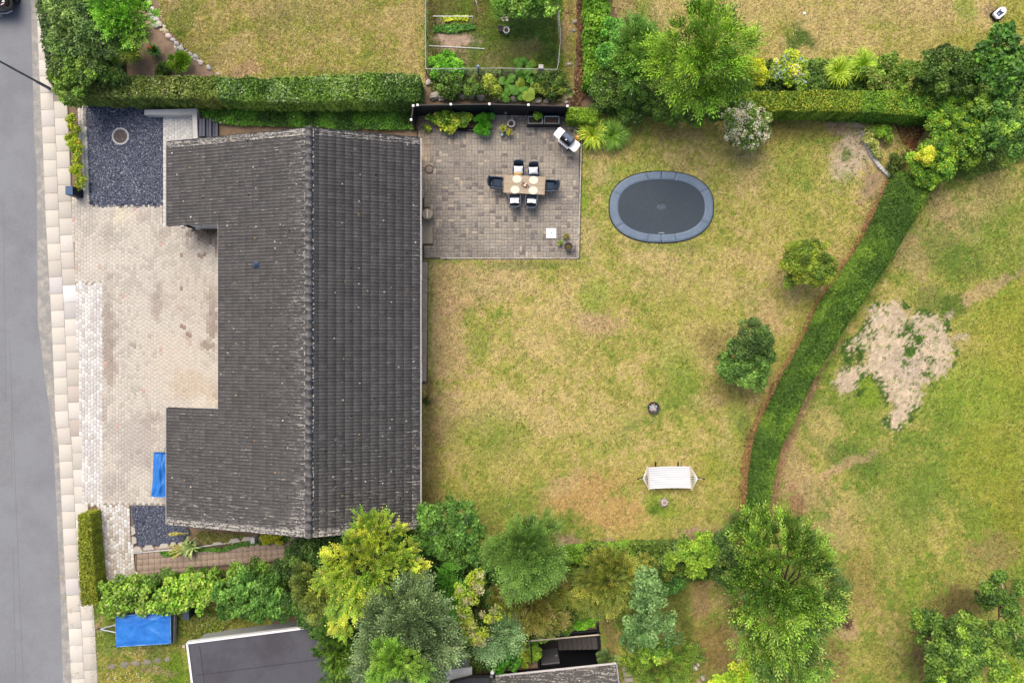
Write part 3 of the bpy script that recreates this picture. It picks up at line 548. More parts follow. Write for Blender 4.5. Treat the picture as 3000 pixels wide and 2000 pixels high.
P = column_bricks([(214, 577), (262, 577), (262, 606), (482, 606), (482, 662), (500, 662), (500, 645), (668, 645), (668, 1210), (515, 1210), (515, 1478), (300, 1478), (300, 829), (223, 829), (218, 700)])
c = drive_col(P[:, 0], P[:, 1])
for x, y in RED: c[np.argmin(np.hypot(P[:, 0] - x, P[:, 1] - y))] = L3(220, 188, 172)
for x, y, r in WET: c[np.hypot(P[:, 0] - x, P[:, 1] - y) < r + 1] = L3(172, 150, 136)
sh = (P[:, 1] > 640) & (P[:, 0] > 480)
order = np.argsort(np.hypot(P[:, 0] - 400, P[:, 1] - 740) + 1000 * ((P[:, 0] > 630) | (P[:, 1] < 640)))
pave(drv, 'paving_brick', w2(P), (.135, .197), 0, c, .022, .022, M_pav, .002, order=order, rest='driveway_bricks')
stp = sheet('cobble_strip', WSTR, .026, M_joint)
P = column_bricks(WSTR); wh = rng.random(len(P)); patch = fb(P[:, 0], P[:, 1], 30, 2)
cc = np.where((wh < .5)[:, None] & (patch > .40)[:, None], L3(243, 241, 236), np.where((wh < .75)[:, None], L3(230, 226, 219), L3(219, 213, 205)))
pave(stp, 'cobble', w2(P), (.134, .196), 0, jit(cc, len(P), .03), .024, .022, M_pav, .003, rest='cobbles')
# light paving at the entrance
EP = [(291, 1479), (381, 1479), (384, 1560), (402, 1690), (330, 1704), (312, 1690), (294, 1560)]
ent = sheet('entrance_paving', EP, .024, M_joint)
P = column_bricks(EP, rot=-1.5); wh = rng.random(len(P)) + (P[:, 1] - 1600) / 500
cc = np.where((wh < .25)[:, None], L3(240, 238, 233), np.where((wh < .65)[:, None], L3(224, 217, 208), L3(200, 188, 174)))
pave(ent, 'paving_brick', w2(P), (.132, .192), math.radians(1.5), jit(cc, len(P), .05), .022, .022, M_pav, .005, rest='entrance_bricks')
# landing behind the white corner wall
LP = [(480, 335), (566, 335), (566, 440), (496, 440), (496, 662), (480, 662)]
lan = sheet('landing_paving', [(480, 335), (566, 335), (566, 440), (510, 440), (510, 662), (480, 662)], .024, M_conc)
P = column_bricks([(480, 335), (566, 335), (566, 440), (504, 440), (504, 662), (480, 662)], 8.5, 13.2)
pave(lan, 'paving_brick', w2(P), (.131, .208), 0, jit(np.where((rng.random(len(P)) < .5)[:, None], L3(238, 237, 232), L3(226, 226, 220)), len(P), .03), .022, .026, M_pav, .006)
# edge bricks left of the gravel
EB = [(235, 318), (254, 318), (262, 577), (246, 577)]
eb = sheet('edging_strip', EB, .024, M_joint)
P = column_bricks(EB, 8.3, 14); P[:, 0] += (P[:, 1] - 450) * .035
pave(eb, 'edging_brick', w2(P), (.13, .222), math.radians(-2), jit(L3(232, 228, 218), len(P), .06), .022, .03, M_pav, .006)
# brown side path
SPT = [(400, 1608), (500, 1603), (640, 1595), (860, 1572), (885, 1590), (870, 1640), (700, 1655), (560, 1668), (402, 1692)]
sp_ = sheet('side_path', SPT, .024, M_jointd)
gx, gy = np.meshgrid(np.arange(395, 900, 17.2), np.arange(1560, 1700, 17.2)); gx = gx.ravel(); gy = gy.ravel() - (gx - 400) * .075
k = inpoly(gx, gy, SPT); gx, gy = gx[k], gy[k]
pave(sp_, 'path_slab', w2(np.stack([gx, gy], 1)), (.276, .276), math.radians(4.3), jit(L3(172, 153, 136), len(gx), .07), .022, .024, M_patio, .003)

# patio, laid in basket weave
PTO = [(1232, 345), (1707, 345), (1697, 758), (1240, 758)]
pt = sheet('patio', [(1222, 335), (1710, 335), (1699, 760), (1222, 760)], .024, M_jointd)
P, Sz = [], []
B = 17.4
for i in range(29):
    for j in range(26):
        cx_, cy_ = 1226 + i * B + B / 2 , 338 + j * B + B / 2
        horiz = (i + j) % 2 == 0
        if random.random() < .14: horiz = not horiz
        for s in (-.25, .25):
            if horiz: P.append((cx_, cy_ + s * B)); Sz.append((.281, .136))
            else: P.append((cx_ + s * B, cy_)); Sz.append((.136, .281))
P = np.array(P); Sz = np.array(Sz)
inn = inpoly(P[:, 0] + (P[:, 1] - 560) * 0, P[:, 1], [(1227, 340), (1701, 340), (1692, 753), (1240, 753), (1240, 716), (1268, 716), (1268, 640), (1227, 560)])
P, Sz = P[inn], Sz[inn]; n = len(P); pc = fb(P[:, 0], P[:, 1], 90, 3); r = rng.random(n)
c = L3(156, 149, 141) + (L3(182, 174, 161) - L3(156, 149, 141)) * sm(.3, .7, pc)[:, None]
c = np.where((r < .10)[:, None], L3(132, 126, 124), c); c = np.where((r > .92)[:, None], L3(196, 184, 166), c)
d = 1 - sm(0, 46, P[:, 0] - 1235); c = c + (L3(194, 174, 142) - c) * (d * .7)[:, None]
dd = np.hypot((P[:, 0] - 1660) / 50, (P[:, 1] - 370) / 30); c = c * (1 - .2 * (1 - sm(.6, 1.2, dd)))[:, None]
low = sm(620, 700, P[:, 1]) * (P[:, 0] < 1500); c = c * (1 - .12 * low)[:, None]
order = np.argsort(np.hypot(P[:, 0] - 1480, P[:, 1] - 640) + 0)
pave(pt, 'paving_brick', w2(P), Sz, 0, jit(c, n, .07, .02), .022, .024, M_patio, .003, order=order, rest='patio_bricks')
o = MB().prism([W(*p)[:2] for p in [(1232, 592), (1238, 592), (1238, 640), (1268, 640), (1268, 714), (1232, 714)]], .03, .055).build('concrete_slab', mat('warm_concrete', A(196, 180, 154), .9, .12, 8, .4, dark=A(170, 154, 130), darkamt=.6, scale2=2), pt)
for a, b, nseg in [((1703, 410), (1694, 758), 10), ((1694, 757), (1290, 757), 12)]:
    for i in range(nseg):
        p0 = W(a[0] + (b[0] - a[0]) * i / nseg, a[1] + (b[1] - a[1]) * i / nseg); p1 = W(a[0] + (b[0] - a[0]) * (i + .975) / nseg, a[1] + (b[1] - a[1]) * (i + .975) / nseg)
        MB().box((p0[0] + p1[0]) / 2, (p0[1] + p1[1]) / 2, .0, math.dist(p0, p1), .06, .075, rz=math.atan2(p1[1] - p0[1], p1[0] - p0[0]), ch=.008).build('edge_stone', mat('edge_stone', A(212, 206, 196), .9, .15, 10, .4, dark=A(150, 140, 126), darkamt=.8, scale2=3), pt)
# pavers along the garden wall
ps = sheet('wall_side_strip', [(1226, 766), (1256, 766), (1254, 1124), (1226, 1124)], .02, M_jointd)
y = 768
for i, l in enumerate([46, 44, 50, 62, 48, 46, 52]):
    px_ = 1241.5 - i * .6; a = W(px_, y + l / 2)
    MB().box(a[0], a[1], .015, .40, l / F - .012, .04, ch=.006).build('paving_slab', mat('strip_slab', A(192, 178, 160), .9, .12, 9, .4, dark=A(164, 150, 134), darkamt=.7, scale2=1.6), ps)
    y += l

# gravel beds
def gravel(name, poly, n, label, ragged=None, bright=1.0):
    o = sheet(name, poly, .02, M_gravb)
    X0 = min(p[0] for p in poly); X1 = max(p[0] for p in poly); Y0 = min(p[1] for p in poly); Y1 = max(p[1] for p in poly)
    x = rng.uniform(X0, X1, n * 2); y = rng.uniform(Y0, Y1, n * 2); k = inpoly(x, y, poly)
    if ragged: k &= ~((y > ragged + (fb(x, y, 24, 2) - .5) * 60) & (fb(x, y, 12, 3) > .35)) | (rng.random(len(x)) < .12) & k
    x, y = x[k][:n], y[k][:n]; n = len(x)
    r = rng.uniform(.018, .045, n); asp = rng.uniform(.4, .8, n); th = rng.random(n) * 6.28; hz = rng.uniform(.006, .02, n); z = .034 + rng.uniform(0, .02, n)
    tx, ty = rng.uniform(-.4, .4, (2, n))
    cx_, cy_ = (x - 1500) / F, (1000 - y) / F; V = np.zeros((n, 5, 3))
    for i, (a, b) in enumerate([(1, 0), (0, 1), (-1, 0), (0, -1)]):
        lx, ly = a * r, b * r * asp; V[:, i, 0] = cx_ + lx * np.cos(th) - ly * np.sin(th); V[:, i, 1] = cy_ + lx * np.sin(th) + ly * np.cos(th); V[:, i, 2] = z + lx * tx + ly * ty
    V[:, 4, 0] = cx_ + r * rng.uniform(-.3, .3, n); V[:, 4, 1] = cy_ + r * rng.uniform(-.3, .3, n); V[:, 4, 2] = z + hz
    f = np.array([[0, 1, 4], [1, 2, 4], [2, 3, 4], [3, 0, 4]]); Fc = (f[None] + (np.arange(n) * 5)[:, None, None]).reshape(-1)
    q = rng.random(n); c = jit(L3(96, 104, 128), n, .35, .04) * bright
    c[q < .16] = L3(140, 148, 168) * bright; c[q < .05] = L3(206, 210, 220) * bright; c[(q > .9)] = L3(66, 68, 84) * bright
    o2 = npmesh('gravel_chips', V.reshape(-1, 3), Fc, 3, M_grav, None, np.repeat(c, 5, 0)); tag(o2, label, 'gravel', kind='stuff')
gravel('gravel_bed', [(252, 305), (480, 305), (480, 609), (264, 609)], 17000, 'blue-grey slate gravel square around the round manhole cover', ragged=600)
gravel('gravel_bed', [(385, 1479), (520, 1479), (560, 1560), (530, 1590), (404, 1600), (396, 1560)], 6500, 'dark slate gravel beside the lower wing of the house', bright=.8)

# ---------------------------------------------------------------- main house
RX, ZR = -8.77, 3.85
YT, YB = 9.22, -8.46
XE, ZE = -4.205, 2.40                   # east eave
XL, ZL = -15.95, 1.75                   # west eave of the wings
SLW = (ZR - ZL) / (RX - XL); SLE = (ZR - ZE) / (XE - RX)
XM = -13.19; ZM = ZR - SLW * (RX - XM)  # west eave in the recess
YR1, YR0 = 5.33, -3.05
house = thing('house', 'long bungalow with a dark tiled gable roof and two wings toward the road', 'house', ((XL + XE) / 2, (YT + YB) / 2, 0))
w = MB()
t = .3
def wallbox(x0, x1, y0, y1, z1): w.box((x0 + x1) / 2, (y0 + y1) / 2, 0, x1 - x0, y1 - y0, z1)
WX = -4.45
# perimeter walls, tops kept under the roof
wallbox(WX - t, WX, YB + .35, YT - .35, ZE + .02 - .10)
wallbox(XL + .4, XL + .4 + t, YR1 + .15, YT - .35, ZL + .05); wallbox(XL + .4, XL + .4 + t, YB + .35, YR0 - .15, ZL + .05)
wallbox(XM + .45, XM + .45 + t, YR0 - .15, YR1 + .15, ZM + .05)
def gable(y, xa, xb):
    pts = [(xa, 0), (xb, 0), (xb, ZR - SLE * (xb - RX) - .1 if xb > RX else ZR - SLW * (RX - xb) - .1)]
    if xb > RX: pts.append((RX, ZR - .1))
    pts.append((xa, ZR - SLW * (RX - xa) - .1))
    V = [(x, y - t / 2, z) for x, z in pts] + [(x, y + t / 2, z) for x, z in pts]; n = len(pts)
    w.add(V, [tuple(range(n)), tuple(range(2 * n - 1, n - 1, -1))] + [(i + n, (i + 1) % n + n, (i + 1) % n, i) for i in range(n)])
gable(YT - .35 - .002, XL + .401, WX - .002); gable(YB + .35 + .002, XL + .401, WX - .002); gable(YR1 + .3, XL + .402, XM + .448); gable(YR0 - .3, XL + .402, XM + .448)
w.build('wall', M_house, house)
# garden side windows and doors, white frames proud of the wall
for y0, y1, z0, z1 in [(8.2, 6.2, .1, 2.1), (5.6, 3.0, .1, 2.15), (1.6, -.9, .7, 2.1), (-1.2, -2.0, .1, 2.1), (-4.4, -6.0, .8, 2.1)]:
    yc = (y0 + y1) / 2; L = y0 - y1
    fr = MB()
    for (a, b, c_, d) in [(yc, L, z0, .07), (yc, L, z1 - .07, .07)]: fr.box(WX + .045, a, c_, .085, b, d)
    for a in (y1 + .035, yc, y0 - .035): fr.box(WX + .045, a, z0 + .071, .083, .07, z1 - z0 - .142)
    f_ = fr.build('window', M_white, house)
    MB().box(WX + .03, yc, z0 + .072, .02, L - .15, z1 - z0 - .144).build('pane', M_glass, f_)
fz = MB(); fz.box(WX + .12, 3.35, 2.16, .16, 10.9, .1); fz.build('fascia_board', M_white, house)

roof = MB().add([(RX, YT, ZR - .06), (RX, YB, ZR - .06), (XE, YB, ZE - .06), (XE, YT, ZE - .06), (RX, YT, ZR - .12), (RX, YB, ZR - .12), (XE, YB, ZE - .14), (XE, YT, ZE - .14)],
    [(0, 1, 2, 3), (7, 6, 5, 4), (2, 6, 7, 3), (0, 3, 7, 4), (1, 5, 6, 2)])
def wz(x): return ZR - SLW * (RX - x) - .06
def west(x0, x1, y0, y1):
    roof.add([(x0, y0, wz(x0)), (x1, y0, wz(x1)), (x1, y1, wz(x1)), (x0, y1, wz(x0)), (x0, y0, wz(x0) - .08), (x1, y0, wz(x1) - .06), (x1, y1, wz(x1) - .06), (x0, y1, wz(x0) - .08)],
        [(0, 1, 2, 3), (7, 6, 5, 4), (0, 3, 7, 4), (0, 4, 5, 1), (3, 2, 6, 7)])
west(XM, RX, YB, YT); west(XL, XM, YR1, YT); west(XL, XM, YB, YR0)
roof = roof.build('roof', mat('roof_underlay', A(60, 60, 64), .9, .1), house)
# concrete double-roll tiles
TW = (YT - YB) / 59
def tile_template(hx, slope, sgn):
    """local tile: x from 0 (upper) to hx (lower), y across; returns verts, quads. sgn=+1 falls toward +x"""
    Y = np.array([0, .07, .09, .24, .42, .50, .57, .59, .74, .92, 1.0]); Zp = np.array([.038, .038, .008, .003, .008, .038, .038, .008, .003, .008, .038])
    Y = (Y - .5) * TW; L = hx * 1.10; V = []
    for x, lift in ((0, .004), (L, .026)):
        for y, z in zip(Y, Zp): V.append((sgn * x, y, -slope * x + z + lift))
    m = len(Y)
    for y, z in zip(Y, Zp): V.append((sgn * L, y, -slope * L + z + .026 - .030))
    q = []
    for r in (0, 1):
        for i in range(m - 1):
            f = [r * m + i, r * m + i + 1, (r + 1) * m + i + 1, (r + 1) * m + i]; q.append(f[::-1] if sgn > 0 else f)
    return np.array(V), np.array(q)
def lichen_at(x, y, west_):
    v = .16 if west_ else .02
    d = abs(x - RX)
    if west_: v += .34 * max(0, 1 - d / 1.3)
    e = min(YT - y, y - YB)
    v += .8 * max(0, 1 - (e - .05) / .30) + (.22 if (y < -6) else .06) * max(0, 1 - e / 2.6)
    if not west_ and y < -4: v += .16
    if (not west_) and abs(x - XE) < .5: v += .22
    return min(v, 1.0)
def setattr_(o, nm, vals):
    at = o.data.attributes.new(nm, 'FLOAT', 'POINT'); at.data.foreach_set('value', np.asarray(vals, np.float32))
for west_ in (False, True):
    if west_: hx = (RX - XL) / 21; nrow = 21; sl = SLW; sgn = -1
    else: nrow = 13; hx = (XE - RX) / nrow; sl = SLE; sgn = 1
    V0, q = tile_template(hx, sl, sgn); Vs, Qs, Cs, Ls = [], [], [], []; cache = {}; cnt = 0; k = 0
    for r in range(nrow):
        for cidx in range(59):
            y = YB + (cidx + .5) * TW; x = RX + sgn * r * hx; z = ZR - sl * r * hx - .05
            xm = x + sgn * hx / 2
            if west_ and xm < XM and YR0 < y < YR1: continue
            li = lichen_at(xm, y, west_); sh = random.uniform(.86, 1.12)
            if (not west_) and r < 5:
                key = (round(li * 5), round(sh * 12))
                if key not in cache:
                    o = npmesh('tile', V0, q, 4, M_tile, None, np.full((len(V0), 3), key[1] / 12)); setattr_(o, 'lichen', np.full(len(V0), key[0] / 5)); cache[key] = o.data
                else: o = bpy.data.objects.new('tile', cache[key]); COL.objects.link(o)
                o.parent = roof; g0 = ORG[roof.name]; o.location = (x - g0[0], y - g0[1], z - g0[2]); o.rotation_euler = (0, 0, random.uniform(-.006, .006))
            else:
                Vs.append(V0 + (x, y + random.uniform(-.003, .003), z + random.uniform(0, .004))); Qs.append(q + k * len(V0)); Cs.append(np.full((len(V0), 3), sh)); Ls.append(np.full(len(V0), li)); k += 1
    o = npmesh('roof_covering', np.concatenate(Vs), np.concatenate(Qs), 4, M_tile, roof, np.concatenate(Cs)); setattr_(o, 'lichen', np.concatenate(Ls)); tag(o, kind='stuff')
# ridge tiles
NR = 47; L = (YT - YB) / NR
def ridge_mesh(L):
    V, Q = [], []; pr = [(-.155, -.02), (-.14, .05), (-.08, .10), (0, .118), (.08, .10), (.14, .05), (.155, -.02)]
    for y, s in ((-L / 2, 1.0), (L / 2 - .03, .99), (L / 2 - .03, 1.03), (L / 2 + .03, 1.03)):
        for x, z in pr: V.append((x * s, y, z * s))
    m = len(pr)
    for r in range(3):
        for i in range(m - 1): Q.append([r * m + i, r * m + i + 1, (r + 1) * m + i + 1, (r + 1) * m + i][::-1])
    Q.append([i for i in (21, 22, 23, 24)]); return np.array(V), np.array(Q)
V0, q = ridge_mesh(L); cache = {}
M_ridge = mat('ridge_tile', A(116, 113, 112), .75, .15, 10, .3, dark=A(190, 186, 180), darkamt=.6, scale2=5.5)
rm = npmesh('ridge_tile', V0, q, 4, M_ridge, None)
for i in range(NR):
    o = rm if i == 0 else bpy.data.objects.new('ridge_tile', rm.data)
    if i: COL.objects.link(o)
    o.parent = roof; g0 = ORG[roof.name]; o.location = (RX - g0[0], YB + (i + .5) * L - g0[1], ZR + .005 - g0[2])
# mortar specks beside the ridge
mb = MB()
for i in range(230):
    s = random.choice((-1, 1)); y = random.uniform(YB, YT); mb.rock(RX + s * random.uniform(.145, .20), y, ZR - .07, random.uniform(.02, .045), random.uniform(.02, .07), .05, i)
tag(mb.build('ridge_mortar', mat('pale_mortar', A(196, 192, 182), .95, .15), roof), kind='stuff')
# gutters
for nm, x, z, y0, y1 in [('e', XE + .05, ZE - .10, YB, YT), ('m', XM - .04, ZM - .12, YR0 - .02, YR1 + .02), ('w1', XL - .04, ZL - .12, YR1, YT), ('w2', XL - .04, ZL - .12, YB, YR0)]:
    V = []; Q = []; m = 7
    for y in (y0, y1):
        for i in range(m):
            a = math.pi + math.pi * i / (m - 1); V.append((x + .055 * math.cos(a), y, z + .055 * math.sin(a) + .05))
    for y in (y0, y1):
        for i in range(m):
            a = math.pi + math.pi * i / (m - 1); V.append((x + .045 * math.cos(a), y, z + .045 * math.sin(a) + .052))
    for i in range(m - 1): Q.append((i, i + 1, m + i + 1, m + i)); Q.append((2 * m + i, 3 * m + i, 3 * m + i + 1, 2 * m + i + 1))
    for i in (0, m - 1): Q.append((i, m + i, 3 * m + i, 2 * m + i))
    MB().add(V, Q).build('gutter', mat('gutter_plastic', A(232, 226, 224), .5, .05), house, smooth=True)
for (x, y, z, px) in [(XL + .04, YR1 + .04, ZL, 0), (XM + .1, YR1 - .02, ZM, 0)]:
    pass
# barge boards on the gables
for y in (YT + .015, YB - .015):
    MB().add([(RX, y - .012, ZR - .02), (XE, y - .012, ZE - .02), (XE, y - .012, ZE - .17), (RX, y - .012, ZR - .17), (RX, y + .012, ZR - .02), (XE, y + .012, ZE - .02), (XE, y + .012, ZE - .17), (RX, y + .012, ZR - .17)],
        [(0, 1, 2, 3), (7, 6, 5, 4), (0, 4, 5, 1), (2, 6, 7, 3), (1, 5, 6, 2)]).build('barge_board', M_black, house)
    MB().add([(RX, y - .012, ZR - .02), (XL, y - .012, ZL - .02), (XL, y - .012, ZL - .17), (RX, y - .012, ZR - .17), (RX, y + .012, ZR - .02), (XL, y + .012, ZL - .02), (XL, y + .012, ZL - .17), (RX, y + .012, ZR - .17)],
        [(3, 2, 1, 0), (4, 5, 6, 7), (1, 5, 4, 0), (3, 7, 6, 2), (2, 6, 5, 1)]).build('barge_board', M_black, house)
# square roof vent
zv = 2.95; vx, vy, _ = W(752, 776, zv + .2)
vt = MB().box(vx, vy, zv, .24, .24, .16).build('roof_vent', M_pitch, house)
MB().add([(vx - .15, vy - .15, zv + .17), (vx + .15, vy - .15, zv + .17), (vx + .15, vy + .15, zv + .17), (vx - .15, vy + .15, zv + .17), (vx, vy, zv + .27)], [(3, 2, 1, 0), (0, 1, 4), (1, 2, 4), (2, 3, 4), (3, 0, 4)]).build('vent_cap', M_pitch2, vt)

# ---------------------------------------------------------------- flat roofed neighbour garage
def rotbox_pts(px, py, z, ang, L, D):
    """corner at photo point, edge running at ang (world), depth toward -y side"""
    x, y, _ = W(px, py, z); c, s = math.cos(ang), math.sin(ang)
    return [(x, y), (x + L * c, y + L * s), (x + L * c + D * s, y + L * s - D * c), (x + D * s, y - D * c)]
zt = 1.5; GA = math.radians(7.3)
gar = thing('garage', 'flat grey felt roofed garage with a white edge, right of the blue trailer', 'garage', W(760, 1900, 0))
Pg = rotbox_pts(549, 1882, zt, GA, 6.9, 6.0)
ins = lambda P, d: [tuple(np.array(p) + (np.mean(P, 0) - np.array(p)) / np.linalg.norm(np.mean(P, 0) - np.array(p)) * d) for p in P]
MB().prism(ins(Pg, .25), 0, zt - .2).build('wall', M_grey, gar)
MB().prism(ins(Pg, .1), zt - .19, zt - .03).build('roof', M_bitu, gar)
for a, b in ((0, 1), (3, 0), (1, 2)):
    (x0, y0), (x1, y1) = Pg[a], Pg[b]; l = math.hypot(x1 - x0, y1 - y0)
    MB().box((x0 + x1) / 2, (y0 + y1) / 2, zt - .2, l, .09, .22, rz=math.atan2(y1 - y0, x1 - x0)).build('roof_edge', M_white, gar)
for k in (1.55, 3.1, 4.6):
    a = math.atan2(Pg[1][1] - Pg[0][1], Pg[1][0] - Pg[0][0]); cx_ = Pg[0][0] + 3.4 * math.cos(a) + k * math.sin(a); cy_ = Pg[0][1] + 3.4 * math.sin(a) - k * math.cos(a)
    MB().box(cx_, cy_, zt - .031, 6.4, .03, .006, rz=a).build('felt_seam', mat('seam', A(72, 72, 82), .9, .1), gar)
for k in (.5,):
    cx_ = Pg[0][0] + .55 * math.cos(a) + 2.9 * math.sin(a); cy_ = Pg[0][1] + .55 * math.sin(a) - 2.9 * math.cos(a)
    MB().box(cx_, cy_, zt - .031, .03, 5.4, .006, rz=a).build('felt_seam', mat('seam', A(72, 72, 82), .9, .1), gar)

# ---------------------------------------------------------------- tiled neighbour house at the bottom edge with basement stairs
NA = math.radians(6.0)
nh = thing('house', 'neighbour house with ribbed dark tiles, only its roof edge showing at the bottom', 'house', W(1620, 1990, 0))
ze = 1.0
Pn = rotbox_pts(1433, 1983, ze, NA, 6.02, 7.0)        # eave line
c_, s_ = math.cos(NA), math.sin(NA)
def nloc(u, v, z): return (Pn[0][0] + u * c_ + v * s_, Pn[0][1] + u * s_ - v * c_, z)
# wall below the eave (faces the stairs)
wl = MB(); V = [nloc(-.9, .28, -1.8), nloc(5.55, .28, -1.8), nloc(5.55, .28, ze - .05), nloc(-.9, .28, ze - .05), nloc(-.9, 6, -1.8), nloc(5.55, 6, -1.8), nloc(5.55, 6, ze - .05), nloc(-.9, 6, ze - .05)]
wl.add(V, [(1, 0, 3, 2), (0, 4, 7, 3), (5, 1, 2, 6), (2, 3, 7, 6)]); wl.build('wall', M_grey, nh)
pl = MB(); V = [nloc(1.2, .262, -1.8), nloc(5.56, .262, -1.8), nloc(5.56, .262, .42), nloc(-.91, .262, .42), nloc(-.91, .262, -.01), nloc(1.2, .262, -.01)]
pl.add(V, [(5, 4, 3, 2, 1, 0)]); pl.build('plinth', M_black, nh)
# roof with ribs running down the slope
rs = .30; rib = .075; U = []; Vv = []
rr = MB(); n = int(6.0 / .15)
prof = []
for i in range(n): u0 = i * .15; prof += [(u0, .0), (u0 + .085, .0), (u0 + .105, .035), (u0 + .13, .035)]
prof.append((n * .15, 0))
rows = 8; rl = .36
tiles = MB()
Vt, Qt, Ct, Lt, kk = [], [], [], [], 0
m = len(prof)
for r in range(rows):
    base = kk
    for (v, lift) in ((r * rl, .03), ((r + 1) * rl + .02, .0)):
        for u, z in prof: Vt.append(nloc(u, v, ze + rs * v + z + lift))
    for u, z in prof: Vt.append(nloc(u, r * rl, ze + rs * r * rl + z - .01))
    for i in range(m - 1):
        Qt.append((base + i, base + m + i, base + m + i + 1, base + i + 1)); Qt.append((base + 2 * m + i, base + i, base + i + 1, base + 2 * m + i + 1))
    kk += 3 * m
sh = np.ones((len(Vt), 3)) * .98; o = npmesh('roof', np.array(Vt), np.array(Qt)[:, ::-1], 4, M_tile, nh, sh); setattr_(o, 'lichen', np.full(len(Vt), .5))
a, b = nloc(-.02, -.04, ze - .02), nloc(6.05, -.04, ze - .02); MB().tube(a, b, .05, .05, 8).build('gutter', mat('gutter_plastic', A(232, 226, 224), .5, .05), nh)
a, b = nloc(6.06, -.03, ze + .03), nloc(6.06, 3, ze + .03 + rs * 3); MB().tube(a, b, .035, .035, 6).build('barge_board', M_grey, nh)
o = MB().path([nloc(.28, .2, ze - .1), nloc(.22, -.35, ze + .25), nloc(.22, -.5, ze + .55)], .06, 8).build('vent_pipe', M_black, nh); MB().lathe(nloc(.22, -.5, ze + .55), [(.02, -.02), (.09, 0), (.09, .05), (.03, .08)], 12).build('pipe_cap', M_white, nh)
# low flat extension left of it
ext = thing('extension', 'small pale flat canopy beside the ribbed roof, under the grey conifer', 'extension', W(1370, 1980, 0))
pe = [W(x, y, 1.4)[:2] for x, y in [(1306, 1962), (1383, 1952), (1383, 2000), (1310, 2030)]]
MB().prism(pe[::-1], 1.3, 1.4).build('roof', M_conc, ext); MB().prism(ins(pe[::-1], .2), 0, 1.29).build('wall', M_grey, ext)
pe = [W(x, y, 1.9)[:2] for x, y in [(1316, 2000), (1378, 1984), (1434, 1984), (1434, 2080), (1316, 2080)]]
MB().prism(pe[::-1], 1.6, 1.9).build('roof', mat('dark_fascia', A(70, 70, 74), .8, .1), ext)

# basement stairwell
pit = thing('stairwell', 'sunken black basement stairwell with a cream handrail beside the neighbour house', 'stairwell', W(1665, 1905, 0))
D = 1.8
Pp = [Vector((x, y, 0)) for x, y in PIT]
mb = MB()
for i in range(4):
    a, b = Pp[i], Pp[(i + 1) % 4]
    if i == 2: continue
    mb.add([(a.x, a.y, .05), (b.x, b.y, .05), (b.x, b.y, -D), (a.x, a.y, -D)], [(0, 1, 2, 3)])
    d = (b - a).normalized(); nrm = Vector((-d.y, d.x, 0)) * .12
    mb.add([(a.x, a.y, .05), (b.x, b.y, .05), (b.x + nrm.x, b.y + nrm.y, .05), (a.x + nrm.x, a.y + nrm.y, .05), (b.x + nrm.x, b.y + nrm.y, -.05), (a.x + nrm.x, a.y + nrm.y, -.05)], [(0, 3, 2, 1), (3, 5, 4, 2)])
mb.build('side_wall', M_black, pit)
fl = Pp; MB().add([(p.x, p.y, -D) for p in fl], [(3, 2, 1, 0)]).build('pit_floor', mat('dark_concrete', A(52, 50, 50), .9, .3, 4, .3), pit)  # pit floor concrete, darker than the stair treads
M_step = mat('stair_tread', A(92, 88, 86), .9, .25, 9, .4)
for i in range(8):
    z = -D + .2 * (i + 1); x, y, _ = W(1643 + i * 14.2, 1885 - i * .4, z)
    mb = MB(); mb.box(x, y, z - .2, .27, .62, .2, rz=NA, ch=.01); mb.build('step', M_step, pit)
dr = MB(); a = W(1588, 1938, -.35); b = W(1645, 1931, -.35)
def door_box(u0, u1, z0, z1, out, th):
    mb = MB(); q = [nloc(u, v, z) for z in (z0, z1) for (u, v) in ((u0, .26 - out), (u1, .26 - out), (u1, .26 - out - th), (u0, .26 - out - th))]
    return mb.add(q, [(3, 2, 1, 0), (4, 5, 6, 7), (0, 1, 5, 4), (1, 2, 6, 5), (2, 3, 7, 6), (3, 0, 4, 7)])
d_ = door_box(2.52, 3.42, -1.79, -.25, .0, .06).build('door', mat('grey_door', A(128, 130, 134), .5, .08, 30, .1), nh)
door_box(3.25, 3.34, -.95, -.90, .06, .05).build('handle', M_metal, d_)
rl_ = thing('handrail', 'black stairwell railing with a cream top rail above the basement steps', 'railing', W(1655, 1870, 0))
za = .95
MB().path([W(1554, 1875, za), W(1756, 1857, za)], .035, 8).build('top_rail', M_cream, rl_)
for (x, y) in ((1554, 1875), (1756, 1857)): MB().tube((W(x, y, za)[0], W(x, y, za)[1], 0), W(x, y, za), .03, .03, 6).build('post', M_black, rl_)
MB().path([W(1554, 1875, za), W(1559, 1945, za)], .03, 6).build('side_rail', M_black, rl_); MB().path([W(1756, 1857, za), W(1752, 1825, za)], .03, 6).build('side_rail', M_black, rl_)
MB().path([W(1556, 1862, .4), W(1752, 1845, .4)], .025, 6).build('middle_rail', M_black, rl_)

